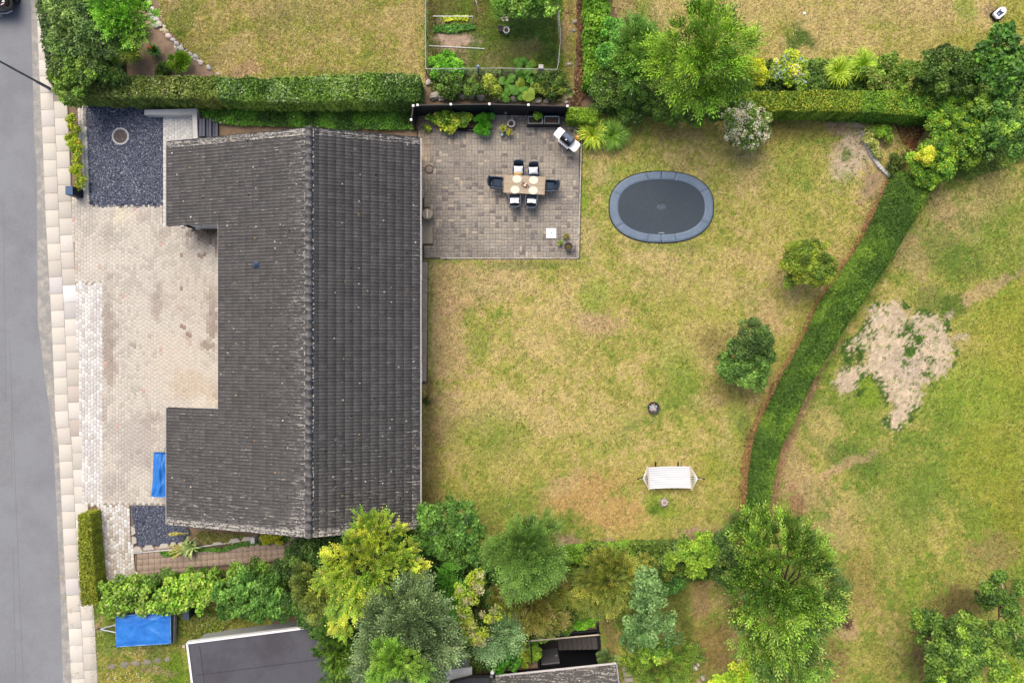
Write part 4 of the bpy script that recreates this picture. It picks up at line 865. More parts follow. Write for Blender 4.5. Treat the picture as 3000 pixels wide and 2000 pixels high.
# ---------------------------------------------------------------- white corner wall, steps, black fence
zc = .45
cw = MB()
def wallpx(pts, z0, z1, m, name='wall', parent=None): return MB().prism([W(x, y, z1)[:2] for x, y in pts], z0, z1).build(name, m, parent)
cwt = thing('retaining_wall', 'low white L-shaped corner wall enclosing the pale landing', 'wall', W(560, 350, 0))
wallpx([(424, 323), (577, 319), (577, 336), (424, 337)], 0, zc, M_conc, 'wall', cwt); wallpx([(564, 336.5), (577, 336.2), (580, 412), (566, 412)], 0, zc, M_conc, 'wall', cwt)
stt = thing('steps', 'three dark double-board garden steps at the end of the white corner wall', 'steps', W(610, 375, 0))
M_tread = mat('composite_board', A(104, 108, 124), .75, .12, 20, .2)
for i in range(3):
    z = .36 - i * .12
    for j in (0, 1):
        x, y, _ = W(588 + i * 19 + j * 9.0, 374 + i * 2.0, z + .02); MB().box(x, y, z - .01, .12, .86, .03).build('board', M_tread, stt)
    x, y, _ = W(592 + i * 19, 374 + i * 2, z); MB().box(x, y, 0, .27, .84, z - .015).build('riser', M_black, stt)

fe = thing('fence', 'black board fence with white post caps along the top of the patio', 'fence', W(1440, 330, 0))
zf = 1.5
FP = [(1224, 309), (1321, 307), (1434, 306), (1548, 308.5), (1662, 312)]   # cap positions
fw = [W(x, y, zf) for x, y in FP]
def fence_run(pw, skip_first=False, nb=8):
    for i, p in enumerate(pw):
        if skip_first and i == 0: continue
        MB().box(p[0], p[1], 0, .09, .09, zf).build('post', M_black, fe); MB().box(p[0], p[1], zf, .11, .11, .035, ch=.01).build('post_cap', M_white, fe)
    for p, q in zip(pw[:-1], pw[1:]):
        d = math.dist(p[:2], q[:2]) - .1; a = math.atan2(q[1] - p[1], q[0] - p[0]); cx_, cy_ = (p[0] + q[0]) / 2, (p[1] + q[1]) / 2
        for b in range(nb):
            MB().box(cx_, cy_, .04 + b * (zf - .08) / nb, d, .03, (zf - .08) / nb - .008, rz=a).build('board', M_fence, fe)
        MB().box(cx_, cy_, zf - .04, d, .045, .03, rz=a).build('top_rail', M_black, fe)
fence_run(fw)
c0 = W(1205, 352, zf); c1 = (fw[0][0] - .45, fw[0][1] - .02, zf)
fence_run([fw[0], (W(1211, 311, zf)[0], W(1211, 311, zf)[1], zf), c0], True)
# small plaque lying in front of the fence
x, y, z = W(1486.5, 334, .5); solo(MB().box(x, y + .1, .2, .26, .04, .3), 'wall_lamp', M_grey, 'small grey box lamp on the black fence boards above the two pots', 'lamp', (x, y, .2))

# curved block edging, bottom stone edging
ce = thing('garden_edging', 'curved row of pale blocks edging the corner flower bed', 'edging', W(2560, 450, 0))
cpts = [(2524, 385), (2527, 402), (2533, 420), (2541, 438), (2550, 456), (2561, 474), (2574, 491), (2588, 505), (2604, 518), (2618, 520)]
for i in range(len(cpts) - 1):
    (x0, y0), (x1, y1) = cpts[i], cpts[i + 1]
    for f0 in (0.0, .5):
        a = W(x0 + (x1 - x0) * (f0 + .25), y0 + (y1 - y0) * (f0 + .25)); an = math.atan2(-(y1 - y0), x1 - x0)
        MB().box(a[0], a[1], 0, math.hypot(x1 - x0, y1 - y0) / F / 2 - .012, .17, .14, rz=an, ch=.012).build('block', M_conc, ce)
bs = thing('stone_border', 'row of pale trapezoid stones edging the lower slate gravel', 'edging', W(450, 1590, 0))
for (x, y, l, a, dd) in [(395, 1552, 26, 95, 12), (398, 1580, 24, 95, 13), (407, 1606, 30, 5, 15), (440, 1601, 34, 5, 14), (485, 1596, 34, 5, 13), (512, 1592, 22, 5, 13), (532, 1592, 18, 5, 12), (640, 1589, 34, 5, 8), (690, 1579, 36, 6, 10), (726, 1575, 34, 6, 11)]:
    c0 = W(x, y); al = math.radians(a if a < 45 else -85); hl, hd = l / F / 2, dd / F / 2
    P4 = [(-hl, -hd), (hl, -hd), (hl * .55, hd), (-hl * .55, hd)] if a < 45 else [(-hl, -hd), (hl, -hd), (hl * .6, hd), (-hl * .6, hd)]
    MB().prism([(c0[0] + u * math.cos(al) - v * math.sin(al), c0[1] + u * math.sin(al) + v * math.cos(al)) for u, v in P4], 0, .12).build('stone', mat('border_stone', A(206, 198, 186), .9, .12, 9, .4), bs)
for (x0, y0, x1, y1) in [(384, 1622, 560, 1607), (560, 1607, 770, 1578)]:
    a = W(x0, y0 - 4); b = W(x1, y1 - 4); MB().box((a[0] + b[0]) / 2, (a[1] + b[1]) / 2, 0, math.dist(a, b), .05, .09, rz=math.atan2(b[1] - a[1], b[0] - a[0])).build('kerb', M_conc, bs)
x, y, _ = W(752, 1573); solo(MB().box(x, y, 0, .19, .28, .5), 'concrete_post', M_conc, 'short square concrete post at the right end of the pale stone border', 'post', (x, y, 0))

# ---------------------------------------------------------------- vegetation builders
def unit(v): return v / np.maximum(np.linalg.norm(v, axis=-1, keepdims=True), 1e-9)
def leafmesh(name, P, D, Nn, L, Wd, C, parent, m=None, curl=.12):
    D = unit(D); Sd = unit(np.cross(D, Nn)); Nn = np.cross(Sd, D)
    L = np.asarray(L)[:, None]; Wd = np.asarray(Wd)[:, None]
    v0 = P - D * L * .5; v2 = P + D * L * .5 - Nn * L * curl; md = P - D * L * .05
    V = np.stack([v0, md + Sd * Wd * .5 + Nn * Wd * .12, v2, md - Sd * Wd * .5 + Nn * Wd * .12], 1).reshape(-1, 3)
    n = len(P)
    return npmesh(name, V, np.arange(4 * n), 4, m or M_leaf, parent, np.repeat(C.clip(0, .85), 4, 0))
def lcol(pal, n, var=.22, tip=None):
    out = []
    for c in pal:
        green = c[1] > c[0] * 1.03 and c[1] > c[2] * 1.15
        v = lin(c)
        if green: v = v * .86 + .14 * v.mean() * np.array([1.25, 1.2, .5])
        out.append(v / K * (np.array([2.08, 2.02, 1.50]) if green else np.array([1.45, 1.45, 1.45])))
    return np.array(out)
def clumps_for(lobes, csize=.30):
    C = []
    for (px, py, rp, z) in lobes:
        x, y, _ = W(px, py, z); R = rp / F * (1 - z / H)
        k = max(4, int(2.6 * (R / csize) ** 2)); r = csize
        for i in range(k):
            a = random.random() * 6.283; q = math.sqrt(random.random()) * .92
            ht = min(R * .9, z * .55)
            zz = z - ht + ht * math.sqrt(max(0, 1 - q * q)) * random.uniform(.62, 1.0) - r * .3
            C.append((x + R * q * math.cos(a), y + R * q * math.sin(a), max(zz, .12), min(r * random.uniform(.65, 1.25), R)))
    return np.array(C)
def foliage(name, lobes, pal, parent, leaf=(.13, .075), dens=4.2, csize=.25, style='broad', var=.34, tips=None, tipamt=.0, m=None):
    C = clumps_for(lobes, csize); nc = len(C); P_ = lcol(pal, nc)
    ct = P_[rng.integers(0, len(P_), nc)] * rng.uniform(.68, 1.30, (nc, 1))
    area = C[:, 3] ** 2 * 2.6; la = leaf[0] * leaf[1] * .5
    cnt = np.maximum(6, (dens * area / la * (.45 if style == 'spray' else 1)).astype(int))
    if style == 'spray': cnt = np.maximum(3, cnt // 9 * 2)
    idx = np.repeat(np.arange(nc), cnt); n = len(idx)
    d = unit(rng.normal(size=(n, 3))); d[:, 2] = np.where(d[:, 2] < -.25, -d[:, 2], d[:, 2]); d = unit(d)
    rr = C[idx, 3] * (.45 + .60 * rng.random(n) ** .6)
    P = C[idx, :3] + d * rr[:, None] * np.array([1, 1, .85]); P[:, 2] = np.maximum(P[:, 2], .05)
    col = ct[idx] * rng.uniform(1 - var, 1 + var * 1.15, (n, 1)) * (1 + rng.uniform(-.06, .06, (n, 3)))
    if tips is not None:
        t = lin(tips) / K * 1.3; s = (rng.random(n) < tipamt) & (d[:, 2] > .35); col[s] = t * rng.uniform(.85, 1.15, (s.sum(), 1))
    if style == 'broad':
        D = d * .45 + rng.normal(size=(n, 3)) * .6; Nn = d * .6 + rng.normal(size=(n, 3)) * .5 + np.array([0, 0, .7])
        s = rng.uniform(.7, 1.3, n); return leafmesh(name, P, D, Nn, leaf[0] * s, leaf[1] * s, col, parent, m)
    if style == 'needle':
        cen = np.array([np.mean(C[:, 0]), np.mean(C[:, 1]), np.min(C[:, 2])]); rad = unit(P - cen)
        D = d * .7 + rad * .9 + rng.normal(size=(n, 3)) * .35; Nn = d + np.array([0, 0, .8]) + rng.normal(size=(n, 3)) * .25
        s = rng.uniform(.7, 1.3, n); return leafmesh(name, P, D, Nn, leaf[0] * s, leaf[1] * s, col, parent, m, .2)
    if style == 'spray':
        cen = np.array([np.mean(C[:, 0]), np.mean(C[:, 1]), np.min(C[:, 2])]); rad = unit(P - cen)
        D = unit(d * .6 + rad * .8 + rng.normal(size=(n, 3)) * .35); Nn = unit(d * .6 + np.array([0, 0, .9]) + rng.normal(size=(n, 3)) * .2)
        Sd = unit(np.cross(D, Nn)); Nn = np.cross(Sd, D)
        PP, DD, NN, LL, WW, CC = [], [], [], [], [], []
        SL = leaf[0] * 2.3 * rng.uniform(.7, 1.25, n)
        for k, (t, s) in enumerate([(.0, 1), (.0, -1), (.28, 1), (.28, -1), (.56, 1), (.56, -1), (.85, 0)]):
            dd = unit(D + Sd * s * .85); ll = leaf[0] * (1 - .35 * t) * rng.uniform(.8, 1.2, n)
            PP.append(P + D * (SL * t)[:, None] - Nn * (SL * t * t * .25)[:, None] + dd * (ll * .5)[:, None]); DD.append(dd - Nn * .25 * t); NN.append(Nn); LL.append(ll); WW.append(ll * leaf[1] / leaf[0] * 1.25); CC.append(col * (.82 + .42 * t))
        return leafmesh(name, np.concatenate(PP), np.concatenate(DD), np.concatenate(NN), np.concatenate(LL), np.concatenate(WW), np.concatenate(CC), parent, m)
def limbs(lobes, parent, tr=.10, name='trunk', m=None):
    mb = MB(); bs = [W(px, py, z) for px, py, r, z in lobes]; zt = max(b[2] for b in bs)
    cx_ = sum(b[0] for b in bs) / len(bs); cy_ = sum(b[1] for b in bs) / len(bs); f = .45
    ax, ay, _ = W(sum(l[0] for l in lobes) / len(lobes), sum(l[1] for l in lobes) / len(lobes), zt * .45); fork = (ax, ay, zt * .35); mb.tube((ax, ay, -.02), fork, tr * 1.3, tr * .9, 8)
    for b in bs: mid = ((fork[0] + b[0]) / 2, (fork[1] + b[1]) / 2, fork[2] + (b[2] - fork[2]) * .45); e = (b[0], b[1], b[2] * .72); mb.tube(fork, mid, tr * .6, tr * .4, 6); mb.tube(mid, e, tr * .4, tr * .12, 6)
    return mb.build(name, m or M_bark, parent)
def plant(name, label, cat, lobes, pal, leaf=(.13, .075), style='broad', group=None, tr=None, parts=('trunk', 'crown'), **kw):
    cx_ = sum(l[0] for l in lobes) / len(lobes); cy_ = sum(l[1] for l in lobes) / len(lobes); zt = max(l[3] for l in lobes)
    x, y, _ = W(cx_, cy_, zt * .5); t = thing(name, label, cat, (x, y, 0), group=group)
    if zt > .7: limbs(lobes, t, tr or (.02 + .010 * zt), parts[0])
    foliage(parts[1], lobes, pal, t, leaf, style=style, **kw); return t
def blades(name, label, cat, px, py, rp, pal, n=160, z=.7, w=.03, parent=None, arch=1.0, aniso=1.0, part='blades'):
    x, y, _ = W(px, py, 0); t = parent or thing(name, label, cat, (x, y, 0))
    P_ = lcol(pal, n); V, Fc, C = [], [], []; R = rp / F
    a = rng.random(n) * 6.283; q = rng.uniform(.45, 1.05, n); hh = z * rng.uniform(.7, 1.1, n); st = rng.uniform(0, .3, n) * R
    segs = 4; col = P_[rng.integers(0, len(P_), n)] * rng.uniform(.75, 1.25, (n, 1)); a2 = a + rng.uniform(-.5, .5, n)
    for k in range(segs + 1):
        u = k / segs; rad = st + R * q * u; zz = hh * np.sin(np.pi * (.08 + .62 * arch * u)) * 1.05; ww = w * (1 - u) ** .6 * .5 + .002
        ang = a + (a2 - a) * u; cx_ = x + rad * np.cos(ang); cy_ = y + rad * np.sin(ang) * aniso
        V.append(np.stack([cx_ - np.sin(ang) * ww, cy_ + np.cos(ang) * ww, zz], 1)); V.append(np.stack([cx_ + np.sin(ang) * ww, cy_ - np.cos(ang) * ww, zz], 1))
    V = np.stack(V, 1); m = 2 * (segs + 1); f = np.array([[2 * k, 2 * k + 1, 2 * k + 3, 2 * k + 2] for k in range(segs)])
    Fc = (f[None] + (np.arange(n) * m)[:, None, None]).reshape(-1)
    npmesh(part, V.reshape(-1, 3), Fc, 4, M_leaf, t, np.repeat(col, m, 0).clip(0, .85)); return t
def hedge(label, pts, z, pal, leaf=(.09, .055), dens=5.5, rough=.06, label2=None, tips=None, tipamt=0, name='hedge', edge_pal=None):
    """pts: (px, py, half width px) of the top centre line"""
    P3 = [(W(px, py, z)[0], W(px, py, z)[1], hw / F * (1 - z / H)) for px, py, hw in pts]
    mid = P3[len(P3) // 2]; t = thing(name, label, 'hedge', (mid[0], mid[1], 0))
    seg = [math.dist(P3[i][:2], P3[i + 1][:2]) for i in range(len(P3) - 1)]; tot = sum(seg); cum = np.concatenate([[0], np.cumsum(seg)])
    X = np.array(P3)
    def at(s):
        x = np.interp(s, cum, X[:, 0]); y = np.interp(s, cum, X[:, 1]); w = np.interp(s, cum, X[:, 2])
        dx = np.interp(s + .15, cum, X[:, 0]) - np.interp(s - .15, cum, X[:, 0]); dy = np.interp(s + .15, cum, X[:, 1]) - np.interp(s - .15, cum, X[:, 1]); l = np.hypot(dx, dy) + 1e-9
        return x, y, w, -dy / l, dx / l, dx / l, dy / l
    # branch core
    mb = MB(); m = max(2, int(tot / .5)); V = []
    for i in range(m + 1):
        x, y, w, nx_, ny_, tx, ty = at(np.array(np.clip(i / m * tot, .12, tot - .12))); w = max(w - .14, .05)
        V += [(x - nx_ * w, y - ny_ * w, 0), (x - nx_ * w, y - ny_ * w, z - .14), (x + nx_ * w, y + ny_ * w, z - .14), (x + nx_ * w, y + ny_ * w, 0)]
    V = [tuple(float(q) for q in v) for v in V]; Fs = [(0, 1, 2, 3), tuple(4 * m + k for k in (3, 2, 1, 0))]
    for i in range(m): Fs += [(4 * i + k, 4 * i + 4 + k, 4 * i + 5 + k, 4 * i + 1 + k) for k in range(3)]
    mb.add(V, Fs).build('branches', M_core, t)
    la = leaf[0] * leaf[1] * .5; P_ = lcol(pal, 1)
    wm = X[:, 2].mean(); At = tot * 2 * wm; As = tot * z * 2
    nt = int(dens * At / la); ns = int(dens * .45 * As / la); n = nt + ns
    s = rng.random(n) * tot; x, y, w, nx_, ny_, tx, ty = at(s); u = np.empty(n); zz = np.empty(n)
    bump = fb(s * 100, np.zeros(n) + 7, 60, 3) - .5
    u[:nt] = rng.uniform(-1, 1, nt); zz[:nt] = z + rng.uniform(-.14, .05, nt) - .10 * np.abs(u[:nt]) ** 6
    u[nt:] = np.sign(rng.random(ns) - .5) * rng.uniform(.88, 1.06, ns); zz[nt:] = rng.uniform(.03, z, ns)
    wob = 1 + rough * 3 * (fb(s * 100, u * 40 + 300, 55, 5) - .5); zz = zz + rough * 3 * (fb(x * 100, y * 100, 70, 1) - .5) * (zz / z)
    P = np.stack([x + nx_ * u * w * wob, y + ny_ * u * w * wob, np.maximum(zz, .03)], 1)
    # ends
    ne = int(dens * .6 * 2 * wm * z * 2 / la); e = rng.integers(0, 2, ne); se = np.where(e == 0, 0.0, tot); xe, ye, we, nxe, nye, txe, tye = at(se); ue = rng.uniform(-1, 1, ne); oe = np.where(e == 0, -1, 1) * rng.uniform(-.1, .06, ne)
    Pe = np.stack([xe + nxe * ue * we + txe * oe, ye + nye * ue * we + tye * oe, rng.uniform(.03, z, ne)], 1)
    out = np.stack([nx_ * u, ny_ * u, np.zeros(n)], 1) * (np.abs(u) > .85)[:, None]; oute = np.stack([txe * np.where(e == 0, -1, 1), tye * np.where(e == 0, -1, 1), np.zeros(ne)], 1)
    P = np.concatenate([P, Pe]); out = np.concatenate([out, oute]); n = len(P)
    tone = fb(P[:, 0] * 100, P[:, 1] * 100, 120, 2, 3); k = np.clip((tone - .25) * 2 * len(P_) + rng.normal(0, .6, n), 0, len(P_) - 1).astype(int)
    col = P_[k] * (.72 + .5 * vn(P[:, 0] * 100, P[:, 1] * 100, 9, 4))[:, None] * rng.uniform(.75, 1.25, (n, 1))
    if tips is not None: q = (rng.random(n) < tipamt * sm(.35, .65, vn(P[:, 0] * 100, P[:, 1] * 100, 60, 5))) & (P[:, 2] > z - .15); col[q] = lin(tips) / K * 1.3 * rng.uniform(.85, 1.15, (q.sum(), 1))
    D = rng.normal(size=(n, 3)) * .8 + out * .3; Nn = out * 1.0 + np.array([0, 0, .8]) + rng.normal(size=(n, 3)) * .45
    sc = rng.uniform(.7, 1.3, n); leafmesh('foliage', P, D, Nn, leaf[0] * sc, leaf[1] * sc, col, t); return t
def cover(name, label, poly, z, pal, leaf=(.09, .06), dens=3.5, flowers=None):
    X0 = min(p[0] for p in poly); X1 = max(p[0] for p in poly); Y0 = min(p[1] for p in poly); Y1 = max(p[1] for p in poly)
    n = int((X1 - X0) * (Y1 - Y0) / F / F * dens / (leaf[0] * leaf[1] * .5)); x = rng.uniform(X0, X1, n); y = rng.uniform(Y0, Y1, n)
    wx = (fb(x, y, 25, 1) - .5) * 16; k = inpoly(x + wx, y + wx, poly); x, y = x[k], y[k]; n = len(x); P_ = lcol(pal, 1)
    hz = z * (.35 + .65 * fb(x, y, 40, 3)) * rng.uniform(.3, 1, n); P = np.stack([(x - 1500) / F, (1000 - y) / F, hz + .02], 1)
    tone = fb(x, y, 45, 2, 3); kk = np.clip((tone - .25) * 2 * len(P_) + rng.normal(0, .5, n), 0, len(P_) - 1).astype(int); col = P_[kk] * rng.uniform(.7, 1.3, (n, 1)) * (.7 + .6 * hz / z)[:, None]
    if flowers is not None: q = rng.random(n) < flowers[1]; col[q] = lin(flowers[0]) / K * 1.3
    D = rng.normal(size=(n, 3)) * (.8, .8, .3); Nn = np.array([0, 0, 1.0]) + rng.normal(size=(n, 3)) * .45; sc = rng.uniform(.7, 1.3, n)
    o = leafmesh(name, P, D, Nn, leaf[0] * sc, leaf[1] * sc, col, None); return tag(o, label, 'ground cover', kind='stuff')

# ---------------------------------------------------------------- hedges
OL = [(78, 104, 42), (98, 122, 52), (122, 144, 68)]; MG = [(78, 114, 44), (100, 138, 52), (124, 160, 64)]; DG = [(58, 90, 38), (76, 110, 46), (96, 132, 56)]
hedge('long hedge between the top left lawn and the house, olive green half above the gravel', [(200, 250, 28), (300, 248, 33), (420, 253, 30), (540, 255, 32), (640, 257, 32)], 1.6, OL + [(112, 120, 56)], leaf=(.11, .07), rough=.12, tips=(196, 204, 140), tipamt=.18)
hedge('long hedge with whitish green shoots, half above the roof ridge ending at the black fence', [(636, 259, 30), (760, 261, 32), (900, 260, 35), (1040, 256, 38), (1160, 254, 40), (1226, 255, 36)], 1.65, [(70, 108, 44), (92, 134, 54), (120, 158, 72)], leaf=(.12, .07), rough=.14, tips=(176, 200, 140), tipamt=.3)
hedge('clipped dark green diagonal hedge curving between the two lawns', [(2690, 520, 50), (2652, 600, 46), (2600, 700, 40), (2538, 800, 41), (2466, 900, 42), (2412, 1000, 34), (2353, 1100, 31), (2306, 1200, 34), (2260, 1300, 31), (2240, 1400, 26), (2226, 1540, 24)], 1.05, [(68, 106, 40), (82, 122, 44), (98, 138, 48), (116, 152, 54)], leaf=(.08, .035), dens=5, rough=.05)
hedge('long clipped hedge under the top right lawn, yellow green in its left half', [(2170, 294, 24), (2300, 294, 27), (2420, 294, 29), (2530, 294, 29)], 1.5, [(92, 126, 34), (114, 146, 40), (140, 164, 50)], leaf=(.09, .055), rough=.12, tips=(206, 206, 70), tipamt=.25)
hedge('right hand half of the top right clipped hedge, plain green', [(2530, 296, 30), (2640, 300, 32), (2740, 302, 34), (2800, 306, 40)], 1.6, [(72, 118, 34), (94, 142, 42), (124, 164, 50)], leaf=(.09, .055), rough=.10, tips=(196, 200, 60), tipamt=.2)
hedge('narrow yellow green clipped hedge beside the pavement and entrance paving', [(246, 1508, 17), (249, 1600, 20), (256, 1700, 22), (262, 1770, 24)], .95, [(122, 136, 38), (144, 156, 46), (100, 118, 36), (134, 144, 42)], leaf=(.07, .045), rough=.05)
hedge('bright green ivy hedge running down beside the brown litter strip', [(1748, -60, 34), (1750, 60, 34), (1752, 160, 36), (1748, 250, 34)], 1.0, [(76, 124, 30), (98, 150, 36), (124, 172, 48)], leaf=(.12, .09), rough=.2)
hedge('short bright clipped hedge at the right end of the black fence', [(1664, 333, 17), (1710, 335, 20), (1750, 340, 20)], 1.0, [(110, 150, 34), (132, 170, 46)], leaf=(.08, .05), rough=.06)
hedge('low hedge of mixed greens under the brown soil edge at the bottom of the lawn', [(1662, 1628, 20), (1740, 1626, 28), (1820, 1622, 28), (1900, 1619, 26), (1990, 1614, 24)], .75, [(96, 140, 44), (120, 168, 52), (104, 140, 50), (80, 108, 44)], leaf=(.11, .075), rough=.2)

# ---------------------------------------------------------------- shrubs and trees
T = 'tree'; SH = 'shrub'
BLG = [(78, 112, 62), (98, 132, 74), (122, 156, 86)]
plant('laurel_shrub', 'tall bluish green shrub beside the pavement at the top left corner', SH, [(170, 20, 48, 3.6), (225, -10, 56, 3.8), (235, 75, 58, 3.6), (170, 110, 44, 3.0), (290, 110, 50, 3.2)], BLG, leaf=(.17, .07), tips=(150, 176, 120), tipamt=.1)
plant('laurel_shrub', 'leafy shrub between the pavement and the left end of the long hedge', SH, [(178, 190, 48, 2.8), (195, 255, 46, 2.4), (250, 195, 50, 2.8), (315, 200, 34, 2.2)], MG + [(84, 116, 56)], leaf=(.15, .07), tips=(140, 166, 100), tipamt=.08)
plant('maple_tree', 'bright lime green tree beside the flower bed at the top left', T, [(320, 20, 52, 3.8), (380, 30, 46, 3.6), (350, 80, 46, 3.6), (300, -30, 50, 3.8), (395, -20, 40, 3.4), (385, 85, 26, 3.0), (345, 120, 22, 2.8)], [(76, 134, 34), (94, 154, 42), (116, 174, 54)], leaf=(.15, .07), style='spray', dens=3)
blades('grass_clump', 'yellow green grassy tuft left of the round bushy one in the bed', 'plant', 402, 166, 42, [(120, 150, 40), (150, 168, 56), (90, 124, 38)], n=260, z=.7, w=.035)
plant('round_bush', 'round yellow green bushy plant right of the grassy tuft in the bed', 'plant', [(518, 175, 30, .7)], [(112, 158, 30), (140, 184, 44)], leaf=(.16, .04), csize=.2, style='needle')
blades('leafy_plant', 'small dark green leafy plant under the red flower spike', 'plant', 462, 158, 24, [(54, 104, 44), (80, 130, 60)], n=90, z=.4, w=.05)
blades('leafy_plant', 'dark tuft just below the lime green tree in the bed', 'plant', 430, 88, 26, [(60, 96, 44), (96, 124, 66)], n=70, z=.5, w=.035)
plant('low_plant', 'low green plant below the small leafy one, against the olive hedge', 'plant', [(480, 196, 18, .35), (470, 205, 14, .3)], [(70, 104, 44), (96, 130, 60)], leaf=(.09, .05), csize=.15)
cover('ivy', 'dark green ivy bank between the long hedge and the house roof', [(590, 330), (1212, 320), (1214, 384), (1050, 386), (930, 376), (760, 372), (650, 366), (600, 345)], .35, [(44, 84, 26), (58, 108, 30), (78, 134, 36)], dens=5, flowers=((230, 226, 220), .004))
cover('strawberry_row', 'green leafy row across the top of the dug soil bed', [(1270, 78), (1392, 74), (1394, 90), (1330, 98), (1272, 100)], .2, [(58, 112, 36), (80, 140, 48)], dens=4)
cover('lettuce_row', 'yellow green lettuce row behind the white pole frame', [(1296, 52), (1372, 50), (1372, 66), (1300, 68)], .2, [(150, 172, 30), (190, 200, 50)], dens=3)
plant('potato_plants', 'patch of bright green potato foliage in the corner of the wire fenced plot', 'plant', [(1290, 190, 34, .5), (1318, 170, 30, .6), (1345, 196, 26, .5), (1305, 212, 36, .5)], [(90, 160, 40), (116, 186, 54)], leaf=(.12, .08), csize=.2)
plant('fruit_tree', 'light green fruit tree entering from the top above the vegetable plot', T, [(1480, -20, 50, 3.0), (1540, 0, 44, 3.0), (1595, -15, 50, 3.0), (1450, -50, 50, 3.0), (1560, -60, 60, 3.4), (1510, 20, 18, 2.6)], [(96, 146, 54), (130, 174, 80), (74, 116, 44)], leaf=(.13, .08), dens=3)
plant('bramble_bush', 'dark green bush left of the big leaved pumpkin plant', SH, [(1300, 240, 26, .8), (1345, 245, 26, .8), (1390, 250, 26, .8), (1330, 262, 18, .6)], DG, leaf=(.12, .07))
plant('currant_bush', 'yellowish bush touching the left side of the pumpkin plant', SH, [(1432, 240, 18, .9), (1450, 258, 16, .9), (1462, 278, 10, .7)], [(126, 148, 50), (146, 164, 62), (104, 128, 48)], leaf=(.11, .07))
plant('raspberry_bush', 'dark green bush right of the pumpkin plant behind the black fence', SH, [(1590, 238, 26, .8), (1625, 235, 24, .8), (1600, 262, 24, .7), (1640, 255, 16, .6), (1565, 240, 14, .6)], [(54, 84, 34), (74, 108, 42), (110, 132, 52)], leaf=(.12, .06))
plant('rowan_bush', 'glossy light green bush in the corner above the small bright hedge', SH, [(1795, 62, 26, 1.8), (1775, 150, 34, 1.8), (1790, 90, 26, 1.8), (1815, 110, 20, 1.6)], [(78, 140, 56), (104, 168, 74)], leaf=(.16, .09))
plant('sumac_tree', 'mid green feathery tree left of the big bright conifer', T, [(1870, 110, 48, 3.6), (1840, 160, 44, 3.4), (1895, 170, 52, 3.8), (1870, 215, 34, 3.0), (1860, 70, 22, 3.0)], [(66, 112, 40), (88, 138, 54), (112, 160, 66)], leaf=(.17, .05), style='spray', dens=3.2)
plant('privet_bush', 'mixed green bush below the feathery tree, right of the small bright hedge', SH, [(1770, 240, 40, 1.3), (1820, 275, 40, 1.4), (1770, 295, 34, 1.2), (1870, 265, 40, 1.5), (1860, 320, 34, 1.2), (1925, 300, 38, 1.5), (1975, 325, 30, 1.2)], [(74, 112, 40), (96, 134, 52), (58, 86, 36)], leaf=(.10, .06), tips=(160, 178, 120), tipamt=.06)
plant('laurel_bush', 'dark bush at the foot of the big bright conifer', SH, [(2030, 325, 36, 1.2), (2090, 322, 34, 1.2), (2150, 300, 30, 1.3), (2200, 285, 28, 1.4), (2240, 290, 20, 1.2)], DG + [(90, 130, 50)], leaf=(.11, .06))
plant('conifer', 'big bright green conifer above the middle of the lawn', T, [(2060, 130, 60, 6.4), (2060, 60, 52, 5.2), (2140, 90, 46, 5.0), (1985, 120, 48, 5.0), (2130, 170, 50, 5.2), (2040, 200, 56, 5.4), (1960, 190, 38, 4.4), (2075, 260, 50, 4.4), (1990, 260, 36, 3.8), (2150, 240, 40, 4.2), (2080, 15, 26, 4.2), (2190, 120, 26, 4.0), (1930, 150, 24, 3.8)], [(86, 132, 30), (106, 154, 36), (130, 176, 48), (62, 104, 28)], leaf=(.24, .05), style='spray', dens=2.6, csize=.42)
plant('yellow_shrub', 'golden yellow shrub at the right foot of the big bright conifer', SH, [(2205, 190, 30, 1.8), (2232, 205, 28, 1.8), (2205, 225, 24, 1.6)], [(180, 190, 30), (196, 200, 44), (156, 172, 34)], leaf=(.10, .07))
plant('plumbago_shrub', 'yellow green shrub topped with small pale blue flowers', SH, [(2315, 180, 36, 1.6), (2345, 200, 32, 1.6), (2300, 215, 32, 1.5), (2340, 235, 26, 1.4)], [(150, 180, 40), (190, 206, 60), (120, 156, 40)], leaf=(.11, .07), tips=(196, 206, 226), tipamt=.18)
plant('hosta_bush', 'dark green low bush between the golden shrub and the clipped hedge', SH, [(2265, 250, 28, .9), (2350, 262, 28, .9), (2400, 245, 26, .9), (2240, 262, 22, .8)], DG, leaf=(.12, .07))
blades('day_lily', 'bright yellow green grassy clump behind the clipped hedge, left one', 'plant', 2440, 225, 44, [(130, 170, 40), (168, 196, 60)], n=300, z=.8, w=.04)
blades('day_lily', 'bright yellow green grassy clump behind the clipped hedge, right one', 'plant', 2510, 208, 46, [(130, 174, 36), (160, 196, 56)], n=300, z=.8, w=.04)
plant('rose_bush', 'leafy rose bush with peach and yellow blooms behind the clipped hedge', SH, [(2570, 220, 34, 1.2), (2620, 185, 32, 1.2), (2600, 250, 30, 1.1), (2655, 240, 34, 1.2), (2640, 200, 26, 1.1)], [(90, 128, 44), (112, 150, 56), (128, 146, 70)], leaf=(.11, .08), tips=(190, 166, 110), tipamt=.06)
plant('yew_tree', 'dark green tree behind the right end of the top right clipped hedge', T, [(2745, 185, 46, 2.8), (2800, 165, 46, 3.0), (2850, 190, 46, 2.8), (2780, 230, 42, 2.6), (2840, 245, 36, 2.4), (2720, 225, 26, 2.2)], [(52, 82, 34), (70, 104, 44), (92, 126, 54)], leaf=(.12, .06), tips=(130, 160, 70), tipamt=.08)
